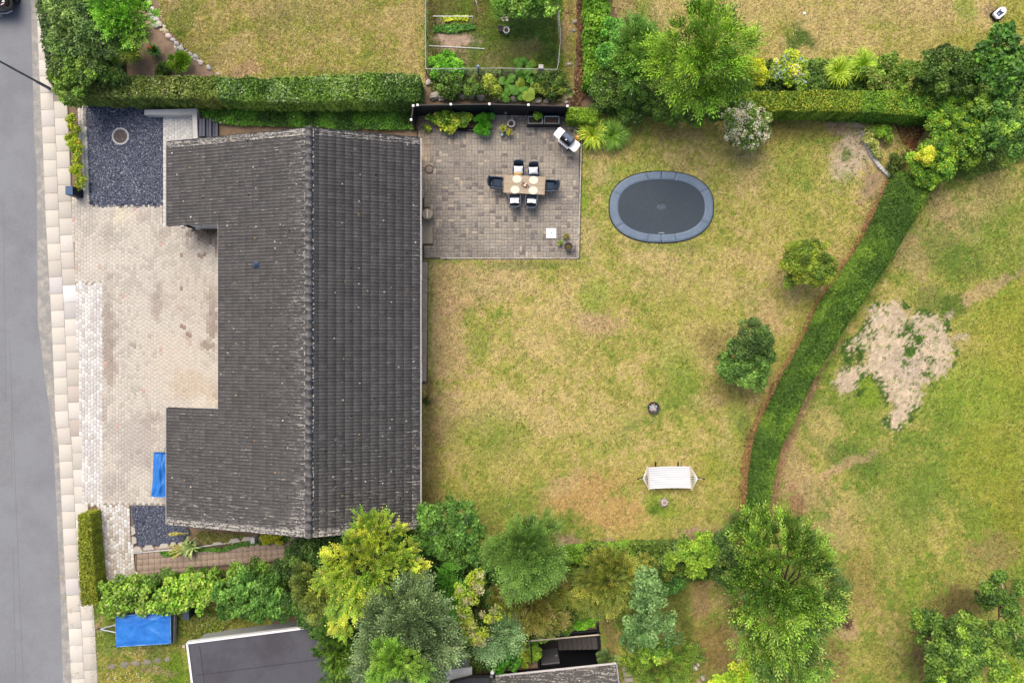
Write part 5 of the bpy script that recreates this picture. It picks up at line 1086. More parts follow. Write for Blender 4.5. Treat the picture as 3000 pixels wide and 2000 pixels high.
plant('hazel_tree', 'broad leaved tree on the right edge of the photo below the robot mower', T, [(2960, 110, 50, 3.2), (2910, 150, 44, 3.0), (2990, 200, 56, 3.4), (2930, 230, 50, 3.2), (2900, 195, 30, 2.8)], [(58, 104, 42), (78, 128, 52), (98, 150, 60)], leaf=(.20, .14), dens=3.4)
plant('shrub_mass', 'mixed green tall shrub at the right edge beside the corner bush', SH, [(2950, 300, 50, 2.8), (2990, 370, 46, 2.8), (2930, 370, 44, 2.6), (2985, 440, 34, 2.2), (2900, 420, 38, 2.2), (2900, 300, 34, 2.4)], [(64, 108, 46), (84, 128, 58), (106, 148, 76), (120, 160, 60)], leaf=(.16, .09), dens=3.6)
plant('corner_bush', 'large bright bush where the diagonal hedge meets the top right hedge', SH, [(2830, 305, 44, 2.0), (2880, 320, 34, 2.0), (2780, 350, 44, 1.9), (2850, 370, 46, 2.0), (2760, 410, 44, 1.9), (2820, 420, 42, 1.9), (2720, 450, 40, 1.8), (2770, 480, 42, 1.8), (2700, 500, 34, 1.6), (2840, 460, 30, 1.5), (2730, 520, 30, 1.5)], [(70, 116, 36), (94, 142, 44), (124, 166, 52)], leaf=(.11, .07), tips=(200, 206, 40), tipamt=.08)
plant('golden_sprig', 'small yellow patch of shrub on the corner bush beside the curved edging', SH, [(2722, 455, 24, 2.1)], [(176, 200, 40), (206, 214, 60)], leaf=(.10, .06), csize=.18)
plant('small_bed_bush', 'bright little bush in the corner bed inside the curved edging', SH, [(2600, 385, 24, .7), (2575, 375, 18, .6)], [(96, 150, 36), (130, 172, 50)], leaf=(.12, .05), csize=.2)
plant('variegated_plant', 'pale variegated straggly plant hanging over the curved edging', 'plant', [(2555, 385, 18, .5), (2560, 425, 18, .5), (2545, 410, 12, .4), (2575, 450, 12, .4)], [(150, 164, 96), (176, 184, 120)], leaf=(.10, .05), csize=.16, dens=2.5)
plant('dark_bed_bush', 'dark green bush at the lower end of the corner bed', SH, [(2630, 470, 24, .6), (2620, 495, 18, .5), (2655, 450, 18, .6)], [(66, 92, 40), (96, 116, 52)], leaf=(.11, .05), csize=.18, dens=3)
cover('leaf_litter', 'reddish brown fallen leaves in the corner bed below the hedge', [(2620, 368), (2712, 368), (2680, 450), (2640, 420)], .08, [(120, 78, 50), (150, 100, 64)], dens=1.5)
cover('brown_cuttings', 'brown pine litter strip between the fence rocks and the ivy hedge', [(1686, -40), (1726, -40), (1722, 180), (1724, 250), (1700, 312), (1668, 312), (1690, 200)], .12, [(96, 66, 48), (130, 92, 64), (158, 120, 84)], leaf=(.16, .03), dens=1.6, flowers=((204, 186, 90), .03))
blades('day_lily', 'long yellow green strap leaved clump right of the white grill', 'plant', 1734, 402, 44, [(150, 178, 36), (184, 204, 60), (120, 156, 36)], n=360, z=.6, w=.045)
blades('grass_clump', 'mid green grassy clump between the strap leaved clump and the lawn', 'plant', 1792, 402, 48, [(84, 132, 40), (112, 156, 60)], n=420, z=.6, w=.03)
blades('tall_weeds', 'tall green weeds at the corner of the patio above the strap leaved clump', 'plant', 1740, 366, 30, [(96, 140, 50), (134, 164, 80)], n=160, z=.5, w=.03)
hy = plant('hydrangea', 'round bush densely covered with white lilac flowers', SH, [(2190, 360, 50, 1.9), (2155, 345, 34, 1.8), (2225, 345, 36, 1.8), (2195, 395, 36, 1.6), (2155, 385, 30, 1.5), (2228, 385, 32, 1.5), (2190, 322, 32, 1.8)], [(80, 116, 44), (104, 140, 60)], leaf=(.10, .06), dens=2.2)
foliage('flowers', [(2190, 360, 54, 2.0), (2155, 345, 36, 1.85), (2225, 345, 38, 1.85), (2195, 395, 38, 1.7), (2155, 385, 32, 1.6), (2228, 385, 34, 1.6), (2190, 322, 34, 1.85)], [(238, 228, 176), (216, 210, 184), (244, 236, 190)], hy, (.08, .07), dens=.75, csize=.15)
for a in [(2860, 478, 30), (2900, 470, 26), (2935, 462, 24), (2830, 500, 24)]: pass
cover('rough_grass', 'rough long grass along the foot of the right edge shrubs', [(2780, 470), (3010, 400), (3010, 470), (2900, 500), (2830, 530), (2780, 520)], .3, [(96, 124, 46), (120, 146, 60), (80, 104, 40)], leaf=(.22, .03), dens=2.5)
plant('small_tree', 'small yellow tinged tree on the lawn left of the diagonal hedge', T, [(2350, 745, 42, 2.2), (2395, 740, 42, 2.2), (2340, 785, 42, 2.1), (2385, 785, 46, 2.2), (2425, 770, 30, 2.0), (2312, 818, 18, 1.6), (2405, 815, 28, 1.8), (2440, 795, 14, 1.6), (2365, 765, 50, 2.3)], [(84, 114, 38), (98, 130, 42), (114, 142, 44), (130, 148, 46)], leaf=(.10, .06), dens=3.0, csize=.24)
plant('apple_tree', 'two toned green tree on the lawn below the small yellow tinged one', T, [(2215, 980, 44, 2.8), (2190, 1015, 40, 2.8), (2240, 1015, 36, 2.6), (2235, 975, 30, 2.4)], [(62, 94, 48), (80, 112, 58)], leaf=(.10, .06), dens=2.2, csize=.24)
plant('apple_tree', 'bright round leaved small tree, lower of the touching pair on the lawn', T, [(2170, 1045, 50, 2.3), (2210, 1060, 54, 2.3), (2165, 1085, 50, 2.2), (2215, 1105, 42, 2.1), (2135, 1070, 34, 2.0), (2240, 1040, 32, 2.1)], [(66, 106, 48), (84, 126, 58), (106, 148, 72)], leaf=(.11, .08), dens=2.8, csize=.24)
# bottom row
BR = [(104, 146, 48), (136, 174, 72), (84, 120, 40)]
plant('elder_bush', 'light green bush with pale shoots above the blue covered trailer', SH, [(330, 1745, 40, 1.4), (385, 1735, 42, 1.4), (350, 1775, 34, 1.3), (440, 1755, 42, 1.4), (310, 1790, 26, 1.2), (400, 1782, 30, 1.3)], BR, leaf=(.16, .11), dens=3.4, tips=(196, 206, 130), tipamt=.08)
plant('elder_bush', 'broad green bush between the side path and the garage, left of the dark ones', SH, [(500, 1730, 40, 1.4), (555, 1720, 40, 1.5), (520, 1765, 36, 1.4), (600, 1745, 40, 1.5), (575, 1780, 30, 1.3), (470, 1775, 26, 1.2)], [(96, 146, 40), (124, 170, 54), (150, 186, 80)], leaf=(.16, .11), dens=3.4, tips=(206, 214, 120), tipamt=.06)
cover('ground_weeds', 'low dark weeds along the lower edge of the brown side path', [(320, 1712), (560, 1672), (880, 1642), (900, 1690), (700, 1720), (420, 1740), (300, 1740)], .5, [(50, 80, 28), (72, 108, 36), (96, 132, 44)], leaf=(.11, .07), dens=4)
plant('dark_shrub', 'dark green shrub above the white edge of the garage roof', SH, [(660, 1740, 40, 2.0), (710, 1720, 46, 2.2), (770, 1745, 50, 2.3), (720, 1780, 40, 2.0), (810, 1790, 36, 2.0), (760, 1800, 32, 1.8), (660, 1790, 30, 1.6)], [(58, 102, 40), (78, 126, 54), (98, 146, 66)], leaf=(.13, .08), dens=3.6)
plant('dark_shrub', 'dark shrub tucked under the lower roof corner beside the brown side path', SH, [(860, 1650, 40, 2.0), (910, 1600, 44, 2.2), (960, 1590, 40, 2.2), (820, 1670, 30, 1.8), (880, 1610, 30, 2.0)], [(44, 74, 34), (60, 92, 44), (80, 112, 52)], leaf=(.13, .07), dens=3.6)
plant('olive_shrub', 'olive green twiggy shrub between the dark shrub and the golden tree', SH, [(890, 1690, 40, 3.0), (900, 1750, 44, 3.0), (930, 1800, 40, 2.8), (960, 1760, 40, 3.0), (870, 1720, 24, 2.6)], [(96, 116, 54), (118, 136, 66), (76, 98, 46)], leaf=(.12, .045), style='needle', dens=3.6)
plant('ivy_shrub', 'dark green leaves behind the grey conifer and the golden tree', SH, [(1240, 1650, 44, 2.8), (1200, 1700, 44, 2.8), (1280, 1700, 44, 2.8), (1240, 1740, 40, 2.6), (1330, 1680, 34, 2.6), (1190, 1600, 34, 2.6), (1000, 1840, 40, 2.2), (1060, 1850, 36, 2.0)], [(42, 80, 34), (56, 98, 44)], leaf=(.14, .09), dens=3)
plant('lilac_tree', 'big dark green round tree touching the lower right roof corner', T, [(1290, 1540, 60, 4.0), (1350, 1515, 40, 3.8), (1370, 1565, 50, 4.0), (1240, 1580, 40, 3.6), (1310, 1600, 50, 3.8), (1400, 1620, 44, 3.6), (1340, 1640, 44, 3.4), (1240, 1520, 30, 3.4), (1415, 1650, 26, 3.2), (1325, 1480, 20, 3.4)], [(56, 98, 40), (72, 116, 48), (92, 138, 60)], leaf=(.14, .09), dens=3.6)
plant('golden_acacia', 'golden yellow green tree overhanging the bottom of the dark roof', T, [(1080, 1545, 48, 5.4), (1065, 1600, 50, 5.6), (1110, 1590, 40, 5.6), (1040, 1640, 40, 5.2), (1120, 1640, 46, 5.4), (1190, 1645, 36, 5.0), (1220, 1665, 26, 4.6), (960, 1665, 40, 4.8), (940, 1690, 30, 4.4), (1010, 1705, 44, 5.2), (1070, 1720, 50, 5.4), (1110, 1735, 36, 5.2), (1040, 1765, 44, 5.0), (990, 1800, 34, 4.6), (1000, 1840, 24, 4.2), (1170, 1555, 14, 4.6), (1190, 1700, 22, 4.6)], [(126, 158, 44), (148, 172, 50), (170, 184, 56), (108, 146, 46)], leaf=(.13, .06), style='spray', dens=3.0, csize=.30, tips=(180, 180, 90), tipamt=.06)
plant('grey_conifer', 'large grey green conifer at the bottom, right of the garage roof', T, [(1180, 1840, 60, 6.6), (1120, 1800, 44, 5.6), (1240, 1790, 50, 5.8), (1180, 1760, 44, 5.4), (1290, 1850, 44, 5.2), (1270, 1920, 50, 5.4), (1110, 1880, 50, 5.6), (1200, 1930, 60, 5.8), (1090, 1950, 44, 5.0), (1150, 2000, 60, 5.2), (1260, 1990, 44, 5.0), (1240, 1720, 34, 4.6), (1320, 1900, 22, 4.4)], [(84, 112, 82), (102, 130, 96), (122, 150, 118)], leaf=(.19, .045), style='spray', dens=3.6, csize=.36)
plant('bright_shrub', 'bright green shrub growing in front of the grey conifer at the bottom edge', SH, [(1130, 1920, 34, 7.0), (1140, 1960, 40, 7.0), (1190, 1960, 34, 7.0), (1230, 1975, 24, 6.8), (1120, 1990, 34, 7.0), (1160, 1900, 22, 6.8)], [(92, 138, 44), (112, 154, 54)], leaf=(.11, .05), dens=3.2, style='spray')
plant('thuja', 'dark green lumpy thuja against the right side of the garage roof', T, [(960, 1855, 34, 3.0), (985, 1895, 40, 3.4), (960, 1920, 34, 3.2), (1000, 1950, 36, 3.4), (985, 1990, 44, 3.4), (1020, 1900, 24, 3.0)], [(44, 78, 24), (60, 98, 30), (84, 120, 36)], leaf=(.10, .045), style='spray', dens=3.2, csize=.26)
plant('green_shrub', 'mid green shrub between the golden tree and the cream variegated one', SH, [(1310, 1700, 36, 3.6), (1340, 1740, 36, 3.6), (1330, 1790, 34, 3.2), (1350, 1830, 26, 2.8)], [(70, 130, 42), (92, 156, 58)], leaf=(.13, .045), style='spray', dens=3.4)
plant('variegated_shrub', 'cream and yellow variegated shrub right of the grey conifer', SH, [(1390, 1690, 26, 4.0), (1345, 1730, 20, 3.8), (1370, 1750, 24, 4.0), (1360, 1785, 24, 4.0), (1400, 1720, 20, 3.8), (1370, 1830, 30, 3.8), (1395, 1870, 28, 3.6), (1360, 1860, 22, 3.4), (1420, 1810, 20, 3.6), (1450, 1800, 16, 3.4)], [(176, 176, 104), (150, 172, 50), (128, 160, 44), (184, 184, 130)], leaf=(.10, .07), dens=2.2, csize=.22)
plant('feathery_conifer', 'soft green feathery tree at the bottom left corner of the lawn', T, [(1500, 1600, 50, 4.6), (1560, 1600, 50, 4.8), (1590, 1640, 46, 4.6), (1520, 1660, 54, 5.0), (1460, 1640, 36, 4.0), (1570, 1690, 50, 4.6), (1510, 1710, 44, 4.2), (1525, 1550, 22, 4.2), (1600, 1550, 24, 4.2), (1570, 1555, 18, 4.0), (1630, 1660, 20, 3.8)], [(70, 110, 50), (88, 130, 60), (106, 148, 72)], leaf=(.17, .035), style='spray', dens=3.6, csize=.32)
plant('larch', 'golden brown conifer below the feathery green tree', T, [(1500, 1780, 40, 3.0), (1550, 1760, 40, 3.2), (1600, 1780, 44, 3.2), (1570, 1820, 40, 3.0), (1520, 1830, 36, 2.8), (1640, 1740, 34, 2.8), (1630, 1800, 26, 2.6), (1470, 1760, 26, 2.6), (1615, 1835, 22, 2.4)], [(112, 116, 50), (126, 126, 54), (102, 116, 46), (150, 136, 76)], leaf=(.14, .04), style='spray', dens=3)
plant('larch', 'olive brown wispy tree between the golden conifer and the glaucous tree', T, [(1770, 1665, 40, 3.0), (1820, 1650, 36, 3.0), (1730, 1720, 40, 3.0), (1790, 1720, 46, 3.2), (1850, 1700, 36, 3.0), (1770, 1770, 40, 2.8), (1700, 1750, 26, 2.6), (1830, 1760, 26, 2.6), (1870, 1650, 20, 2.6)], [(104, 120, 48), (122, 134, 54), (140, 146, 64), (92, 112, 46)], leaf=(.13, .04), style='spray', dens=3.2)
plant('blue_cedar', 'drooping pale blue green cedar sprays beside the pumpkin-like glossy bush', T, [(1450, 1850, 30, 3.2), (1480, 1880, 30, 3.2), (1440, 1905, 26, 3.0), (1490, 1840, 20, 3.0), (1420, 1880, 16, 2.8)], [(116, 158, 118), (140, 178, 140), (96, 140, 104)], leaf=(.20, .035), style='spray', dens=2.6, csize=.3)
plant('rhododendron', 'glossy dark green bush beside the wall of the ribbed roof house', SH, [(1470, 1930, 36, 1.2), (1500, 1910, 24, 1.1), (1455, 1955, 24, 1.0), (1505, 1945, 20, 1.0)], [(48, 104, 26), (66, 132, 32)], leaf=(.20, .10), dens=3, csize=.24)
plant('box_shrub', 'bright little box shrub squeezed inside the black stairwell rail', SH, [(1566, 1905, 14, .5), (1570, 1925, 12, .4), (1562, 1890, 10, .4)], [(92, 140, 30), (120, 160, 44)], leaf=(.08, .05), csize=.14)
plant('box_shrub', 'yellowish low shrub between the glossy bush and the black side rail', SH, [(1532, 1910, 20, .6), (1540, 1940, 16, .5), (1525, 1885, 18, .6), (1500, 1870, 16, .6)], [(110, 140, 40), (136, 156, 50)], leaf=(.09, .05), csize=.16)
plant('euonymus', 'fresh green leafy plant above the black stairwell', SH, [(1690, 1825, 22, .7), (1720, 1820, 20, .7), (1660, 1838, 16, .6), (1740, 1805, 16, .6)], [(96, 176, 30), (120, 196, 44)], leaf=(.12, .08), csize=.18)
plant('willow_tree', 'upper tree with glaucous round leaves in the lower middle garden', T, [(1890, 1700, 40, 3.4), (1920, 1745, 40, 3.6), (1870, 1760, 34, 3.4), (1900, 1800, 44, 3.8), (1860, 1840, 34, 3.2), (1950, 1820, 36, 3.2), (1900, 1860, 44, 3.4), (1850, 1880, 24, 2.8), (1970, 1870, 24, 2.8)], [(72, 112, 66), (90, 132, 82), (112, 152, 104)], leaf=(.12, .08), dens=2.6, csize=.26)
plant('willow_tree', 'yellow green lower bush under the glaucous round leaved tree', SH, [(1900, 1900, 36, 2.2), (1940, 1915, 32, 2.2), (1880, 1925, 26, 2.0), (1960, 1890, 20, 2.0)], [(120, 160, 50), (150, 180, 70), (88, 130, 50)], leaf=(.12, .08), dens=2.8)
plant('privet_tree', 'yellow lime bush at the right end of the low mixed hedge', SH, [(2090, 1600, 34, 2.2), (1985, 1640, 30, 2.0), (2015, 1610, 30, 2.0), (2050, 1605, 40, 2.2), (2020, 1645, 38, 2.2), (2075, 1640, 34, 2.2), (2045, 1670, 26, 2.0), (2110, 1630, 22, 2.0), (2060, 1580, 16, 1.8)], [(112, 152, 46), (134, 170, 54), (92, 134, 44)], leaf=(.12, .08), dens=3)
plant('dark_laurel', 'dark green bush filling the gap left of the large lower tree', SH, [(2120, 1580, 30, 2.2), (2140, 1630, 34, 2.4), (2110, 1670, 30, 2.0), (2150, 1690, 34, 2.2), (1985, 1620, 30, 1.8), (1960, 1650, 24, 1.6), (2150, 1560, 24, 2.0)], [(60, 92, 48), (80, 112, 60), (100, 130, 60)], leaf=(.12, .07), dens=3)
plant('ash_tree', 'large leafy tree at the bottom end of the diagonal hedge', T, [(2190, 1560, 38, 4.6), (2220, 1530, 26, 4.2), (2290, 1525, 22, 4.6), (2260, 1580, 46, 5.4), (2340, 1575, 44, 5.2), (2390, 1600, 34, 5.0), (2230, 1640, 56, 6.0), (2320, 1650, 60, 6.4), (2400, 1660, 40, 5.6), (2200, 1720, 50, 5.8), (2280, 1740, 60, 6.6), (2360, 1740, 60, 6.2), (2430, 1730, 32, 5.2), (2210, 1800, 50, 5.8), (2300, 1830, 60, 6.4), (2390, 1810, 50, 5.8), (2430, 1790, 26, 5.0), (2210, 1880, 46, 5.4), (2290, 1910, 54, 5.8), (2370, 1890, 46, 5.4), (2330, 1980, 54, 5.2), (2240, 1960, 44, 5.0), (2390, 1960, 34, 4.8)], [(74, 114, 38), (92, 134, 44), (112, 152, 54), (56, 92, 34)], leaf=(.20, .06), style='spray', dens=3.4, csize=.38, tips=(172, 196, 90), tipamt=.12)
plant('lime_bush', 'yellow lime bush at the bottom edge under the large leafy tree', SH, [(2150, 1980, 30, 3.0), (2180, 1960, 26, 3.0), (2200, 1990, 30, 3.0), (2120, 2000, 26, 2.8), (2160, 2010, 30, 3.0)], [(140, 186, 40), (172, 204, 56)], leaf=(.12, .08), dens=3)
BT = [(60, 96, 40), (80, 118, 48), (104, 142, 60)]
t_ = plant('birch_tree', 'loose branched tree with pale twigs in the bottom right corner', T, [(2900, 1720, 26, 4.0), (2925, 1690, 20, 3.8), (2930, 1740, 32, 4.2), (2960, 1780, 30, 4.2), (2990, 1720, 26, 3.8), (2900, 1760, 22, 3.8), (2980, 1830, 34, 4.4), (2990, 1900, 40, 4.4), (2940, 1870, 34, 4.6)], BT, leaf=(.12, .07), dens=3.2, csize=.28)
MB().path([W(2930, 1690, 3.5), W(2948, 1770, 3.9), W(2962, 1800, 4.1), W(2978, 1880, 4.3), W(2985, 1990, 4.2)], .028, 6).build('branch', M_twig, t_)
plant('oak_tree', 'wide green tree beside the pale twigged one at the bottom right', T, [(2710, 1830, 30, 3.8), (2690, 1815, 18, 3.4), (2760, 1840, 38, 4.2), (2820, 1840, 42, 4.6), (2860, 1830, 34, 4.4), (2760, 1880, 34, 4.4), (2820, 1900, 50, 5.0), (2880, 1900, 46, 5.0), (2780, 1945, 46, 4.8), (2850, 1960, 56, 5.2), (2760, 1990, 44, 4.6), (2920, 1960, 50, 5.0), (2830, 2010, 50, 5.0), (2690, 1870, 14, 3.4)], BT + [(124, 160, 60)], leaf=(.13, .075), dens=3.8, csize=.30, tips=(150, 180, 80), tipamt=.06)
plant('oak_tree', 'bright leafed tree top at the very bottom right edge', T, [(2970, 1960, 26, 4.4), (2950, 2000, 34, 4.6), (2990, 2010, 34, 4.6)], [(110, 150, 44), (140, 176, 56)], leaf=(.12, .08), dens=2.6)
cover('leaf_litter', 'reddish brown leaves along the inner foot of the diagonal hedge', [(x - 24, y) for x, y in HEDGE_IN[1:]] + [(2150, 1575), (2120, 1600), (2190, 1600)] + [(x + 6, y) for x, y in HEDGE_IN[:0:-1]], .05, [(150, 100, 74), (176, 128, 98), (120, 84, 60)], leaf=(.08, .045), dens=.55)
cover('leaf_litter', 'pinkish brown leaf litter along the outer foot of the diagonal hedge', [(x - 6, y) for x, y in HEDGE_OUT[7:]] + [(x + 26, y) for x, y in HEDGE_OUT[:6:-1]], .04, [(176, 132, 104), (196, 156, 122), (140, 100, 74)], leaf=(.08, .04), dens=.35)
plant('thicket', 'tangled green thicket along the path side between the light bush and the dark shrubs', SH, [(300, 1730, 26, 1.0), (360, 1712, 26, 1.0), (430, 1705, 28, 1.1), (500, 1695, 28, 1.1), (570, 1690, 28, 1.2), (620, 1700, 30, 1.3), (690, 1680, 30, 1.4), (750, 1672, 30, 1.4), (800, 1700, 34, 1.6), (640, 1735, 30, 1.4)], [(72, 112, 40), (92, 132, 48), (112, 150, 58)], leaf=(.13, .08), dens=3.2)
plant('scrub', 'low scrub filling the gaps between the brown conifers and the stairwell', SH, [(1660, 1830, 26, 1.2), (1640, 1800, 30, 1.4), (1700, 1790, 30, 1.4), (1740, 1780, 26, 1.2), (1820, 1790, 26, 1.4), (1830, 1830, 24, 1.2), (1660, 1690, 28, 1.4), (1420, 1780, 26, 1.8), (1480, 1810, 30, 1.8), (1440, 1720, 26, 2.0)], [(82, 112, 42), (104, 130, 52), (120, 138, 60)], leaf=(.12, .06), dens=3)
plant('hawthorn_bush', 'mid green bush filling the gap right of the dark round tree', SH, [(1430, 1690, 34, 2.4), (1420, 1730, 34, 2.4), (1450, 1760, 30, 2.2), (1400, 1660, 26, 2.4)], [(54, 92, 40), (72, 112, 48)], leaf=(.13, .08), dens=3.4)
plant('elder_tree', 'green bush behind the golden tree beside the olive twiggy shrub', SH, [(870, 1790, 34, 2.0), (910, 1830, 34, 2.0), (840, 1760, 34, 2.0), (1000, 1870, 30, 2.2), (930, 1640, 30, 2.6)], [(60, 98, 40), (80, 118, 50)], leaf=(.13, .08), dens=3.4)
plant('wild_bush', 'mixed green bush between the olive wispy tree and the low hedge', SH, [(1680, 1680, 34, 1.4), (1700, 1720, 34, 1.4), (1740, 1760, 30, 1.3), (1870, 1660, 34, 1.5), (1660, 1790, 26, 1.2), (1940, 1670, 30, 1.4), (1990, 1665, 26, 1.4)], [(66, 98, 38), (86, 120, 46), (106, 128, 52)], leaf=(.13, .07), dens=3.2)
def scatter_weeds(name, label, regions, n, pal, r, k, leaf, z=.05):
    P, C = [], []; pl_ = lcol(pal, 1); j = 0
    while j < n:
        q = regions[j % len(regions)]; X = [p[0] for p in q]; Y = [p[1] for p in q]; x = random.uniform(min(X), max(X)); y = random.uniform(min(Y), max(Y)); j += 1
        if not inpoly(np.array([x]), np.array([y]), q)[0] or ((x - 1938) / 165) ** 2 + ((y - 606) / 118) ** 2 < 1: continue
        c = W(x, y); rr = r * random.uniform(.3, 1.3); m = max(3, int(k * rr / r)); d = rng.normal(size=(m, 2)) * rr
        P.append(np.stack([c[0] + d[:, 0], c[1] + d[:, 1], z * rng.uniform(.4, 1.2, m)], 1)); C.append(np.tile(pl_[random.randrange(len(pl_))] * random.uniform(.8, 1.3), (m, 1)))
    P = np.concatenate(P); C = np.concatenate(C) * rng.uniform(.8, 1.2, (len(P), 1)); m = len(P)
    o = leafmesh(name, P, rng.normal(size=(m, 3)) * (1, 1, .2), np.array([0, 0, 1.]) + rng.normal(size=(m, 3)) * .35, rng.uniform(.6, 1.3, m) * leaf[0], rng.uniform(.6, 1.3, m) * leaf[1], C, None); tag(o, label, 'weeds', kind='stuff')
LWN = [(1260, 770), (1690, 770), (1730, 470), (2480, 400), (2560, 560), (2380, 880), (2260, 1060), (2180, 1260), (2130, 1540), (1680, 1570), (1260, 1440)]
RWN = [(2760, 560), (3010, 470), (3010, 1700), (2640, 1800), (2500, 1500), (2320, 1420), (2420, 1120), (2620, 780)]
scatter_weeds('lawn_weeds', 'small dark weed rosettes scattered through the lawns', [LWN, RWN, RWN, LAWNS['lower_left_lawn']], 900, [(70, 108, 40), (96, 132, 44), (120, 148, 56)], .09, 9, (.07, .04), .04)
scatter_weeds('dry_thatch', 'pale straw tufts and dead stalks scattered through the lawns', [LWN, LWN, RWN, [(480, 0), (1230, 0), (1230, 220), (700, 220)], [(2250, 0), (3000, 0), (2900, 140), (2300, 150)]], 1600, [(226, 204, 150), (214, 186, 130), (232, 214, 170)], .10, 8, (.09, .014), .05)
scatter_weeds('edge_tufts', 'green tufts growing over the edges of the bare sandy patch', [SANDP], 150, [(76, 112, 42), (96, 134, 46)], .07, 12, (.09, .03), .06)
scatter_weeds('corner_tufts', 'little grass tufts dotted over the bare soil by the curved edging', [[(2420, 370), (2520, 370), (2560, 470), (2600, 540), (2560, 620), (2460, 480)]], 120, [(100, 112, 60), (84, 110, 48)], .05, 8, (.08, .03), .05)
scatter_weeds('lawn_flowers', 'tiny yellow and white flowers in the grass below the stepping stones', [[(310, 1965), (460, 1960), (450, 2010), (320, 2010)]], 90, [(246, 226, 90), (240, 236, 210)], .02, 3, (.04, .04), .07)
scatter_weeds('pavement_weeds', 'dry and green weeds growing in the joints between road and pavement', [[(150, 1200), (172, 1300), (215, 2000), (200, 2000), (165, 1480)], [(196, 1780), (215, 1780), (236, 2000), (205, 2000)], [(222, 1740), (256, 1740), (262, 1790), (236, 1800)]], 46, [(110, 134, 54), (170, 150, 96), (140, 120, 84)], .09, 12, (.07, .03), .05)
# lower middle bed
plant('fern', 'fern and flower bed beside the stepping slabs at the bottom middle', 'plant', [(1890, 1960, 34, .6), (1940, 1975, 34, .6), (1990, 1950, 30, .6), (2020, 1920, 22, .5), (1850, 1940, 22, .5), (1990, 1990, 30, .5)], [(96, 136, 44), (130, 160, 60), (80, 110, 40)], leaf=(.16, .05), style='spray', csize=.22, dens=2.6)
plant('lavender', 'grey green low clump right of the stairwell wall', 'plant', [(1770, 1925, 18, .4), (1790, 1945, 18, .4), (1800, 1930, 12, .35)], [(96, 124, 80), (120, 146, 100)], leaf=(.12, .03), style='needle', csize=.16)
plant('heather_bush', 'small dark bush at the right end of the low mixed hedge above brown grass', SH, [(1960, 1700, 22, 1.2), (1990, 1710, 16, 1.0), (1975, 1725, 14, 1.0)], [(48, 96, 44), (70, 120, 56)], leaf=(.10, .05))
# front planting
plant('flower_shrub', 'yellow flowering low shrubs beside the pavement above the letter box', SH, [(205, 345, 14, .6), (215, 370, 16, .6), (208, 395, 12, .5), (215, 425, 18, .6), (225, 460, 16, .6), (218, 490, 18, .6), (228, 520, 16, .6), (232, 540, 12, .5), (195, 405, 9, .5)], [(96, 136, 34), (128, 160, 44), (150, 176, 40)], leaf=(.10, .06), csize=.15, dens=3, tips=(236, 206, 30), tipamt=.18)
for i, (x, y) in enumerate([(195, 438), (203, 450), (216, 518), (224, 515), (232, 546), (205, 440)]): pass
blades('verbascum', 'pale woolly leaved plant beside the slate gravel under the lower roof corner', 'plant', 568, 1595, 30, [(126, 150, 104), (150, 172, 124)], n=60, z=.5, w=.12)
vb = MB(); P0 = W(560, 1585, .1)
for i in range(22):
    a = random.uniform(2.8, 3.75) if i % 2 else random.uniform(2.5, 3.0) ; r = random.uniform(.45, .95); b0 = W(566, 1598 if i % 2 else 1560, .15); q = (b0[0] + r * math.cos(a), b0[1] + r * math.sin(a) * (1 if i % 2 else .3), random.uniform(.35, .8))
    vb.tube((b0[0] + .2 * math.cos(a), b0[1], .25), q, .018, .03, 6); vb.lathe((q[0], q[1], q[2] - .03), [(.01, 0), (.045, .03), (.035, .07), (.01, .09)], 7)
tag(solo(vb, 'yellow_flowers', mat('flower_yellow', A(222, 214, 120), .8, .15, 20, .1), 'yellow flower spikes leaning over the slate gravel from the woolly plant', 'flower', W(566, 1590, 0)), kind='stuff')
cover('low_weeds', 'green weed strip between the stone kerb and the brown side path', [(470, 1612), (640, 1600), (780, 1580), (850, 1566), (850, 1580), (640, 1612), (480, 1628)], .18, [(60, 110, 34), (84, 134, 44)], dens=4)
cover('dry_weeds', 'thin dry grass under the roof edge behind the stone border', [(590, 1555), (750, 1570), (750, 1585), (610, 1592), (575, 1570)], .12, [(130, 130, 66), (110, 120, 54), (150, 140, 90)], leaf=(.12, .03), dens=2.5)
plant('golden_bush', 'small golden bush at the end of the stone border under the roof', SH, [(795, 1575, 18, .6), (815, 1580, 16, .5), (775, 1582, 12, .5)], [(156, 168, 30), (180, 180, 44)], leaf=(.08, .05), csize=.15)
cover('trailer_weeds', 'straggly weeds between the blue trailer and the garage', [(510, 1800), (600, 1780), (700, 1800), (640, 1860), (560, 1870), (520, 1860)], .22, [(110, 130, 50), (150, 150, 80), (84, 110, 40)], leaf=(.16, .03), dens=2)
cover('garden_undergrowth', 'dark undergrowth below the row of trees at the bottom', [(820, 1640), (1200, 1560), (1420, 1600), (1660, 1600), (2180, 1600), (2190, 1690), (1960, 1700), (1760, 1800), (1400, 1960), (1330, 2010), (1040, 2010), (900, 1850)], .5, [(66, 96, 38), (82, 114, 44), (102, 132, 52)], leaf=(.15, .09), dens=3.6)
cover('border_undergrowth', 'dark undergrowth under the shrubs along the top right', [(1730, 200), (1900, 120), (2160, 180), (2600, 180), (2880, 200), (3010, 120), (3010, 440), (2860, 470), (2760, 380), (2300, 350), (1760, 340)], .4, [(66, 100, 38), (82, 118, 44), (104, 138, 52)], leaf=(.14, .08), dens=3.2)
cover('corner_undergrowth', 'dark undergrowth under the shrubs in the top left corner', [(112, -40), (400, -40), (400, 60), (360, 230), (200, 300), (150, 240), (128, 100)], .4, [(50, 80, 36), (66, 98, 44)], leaf=(.14, .08), dens=3.2)
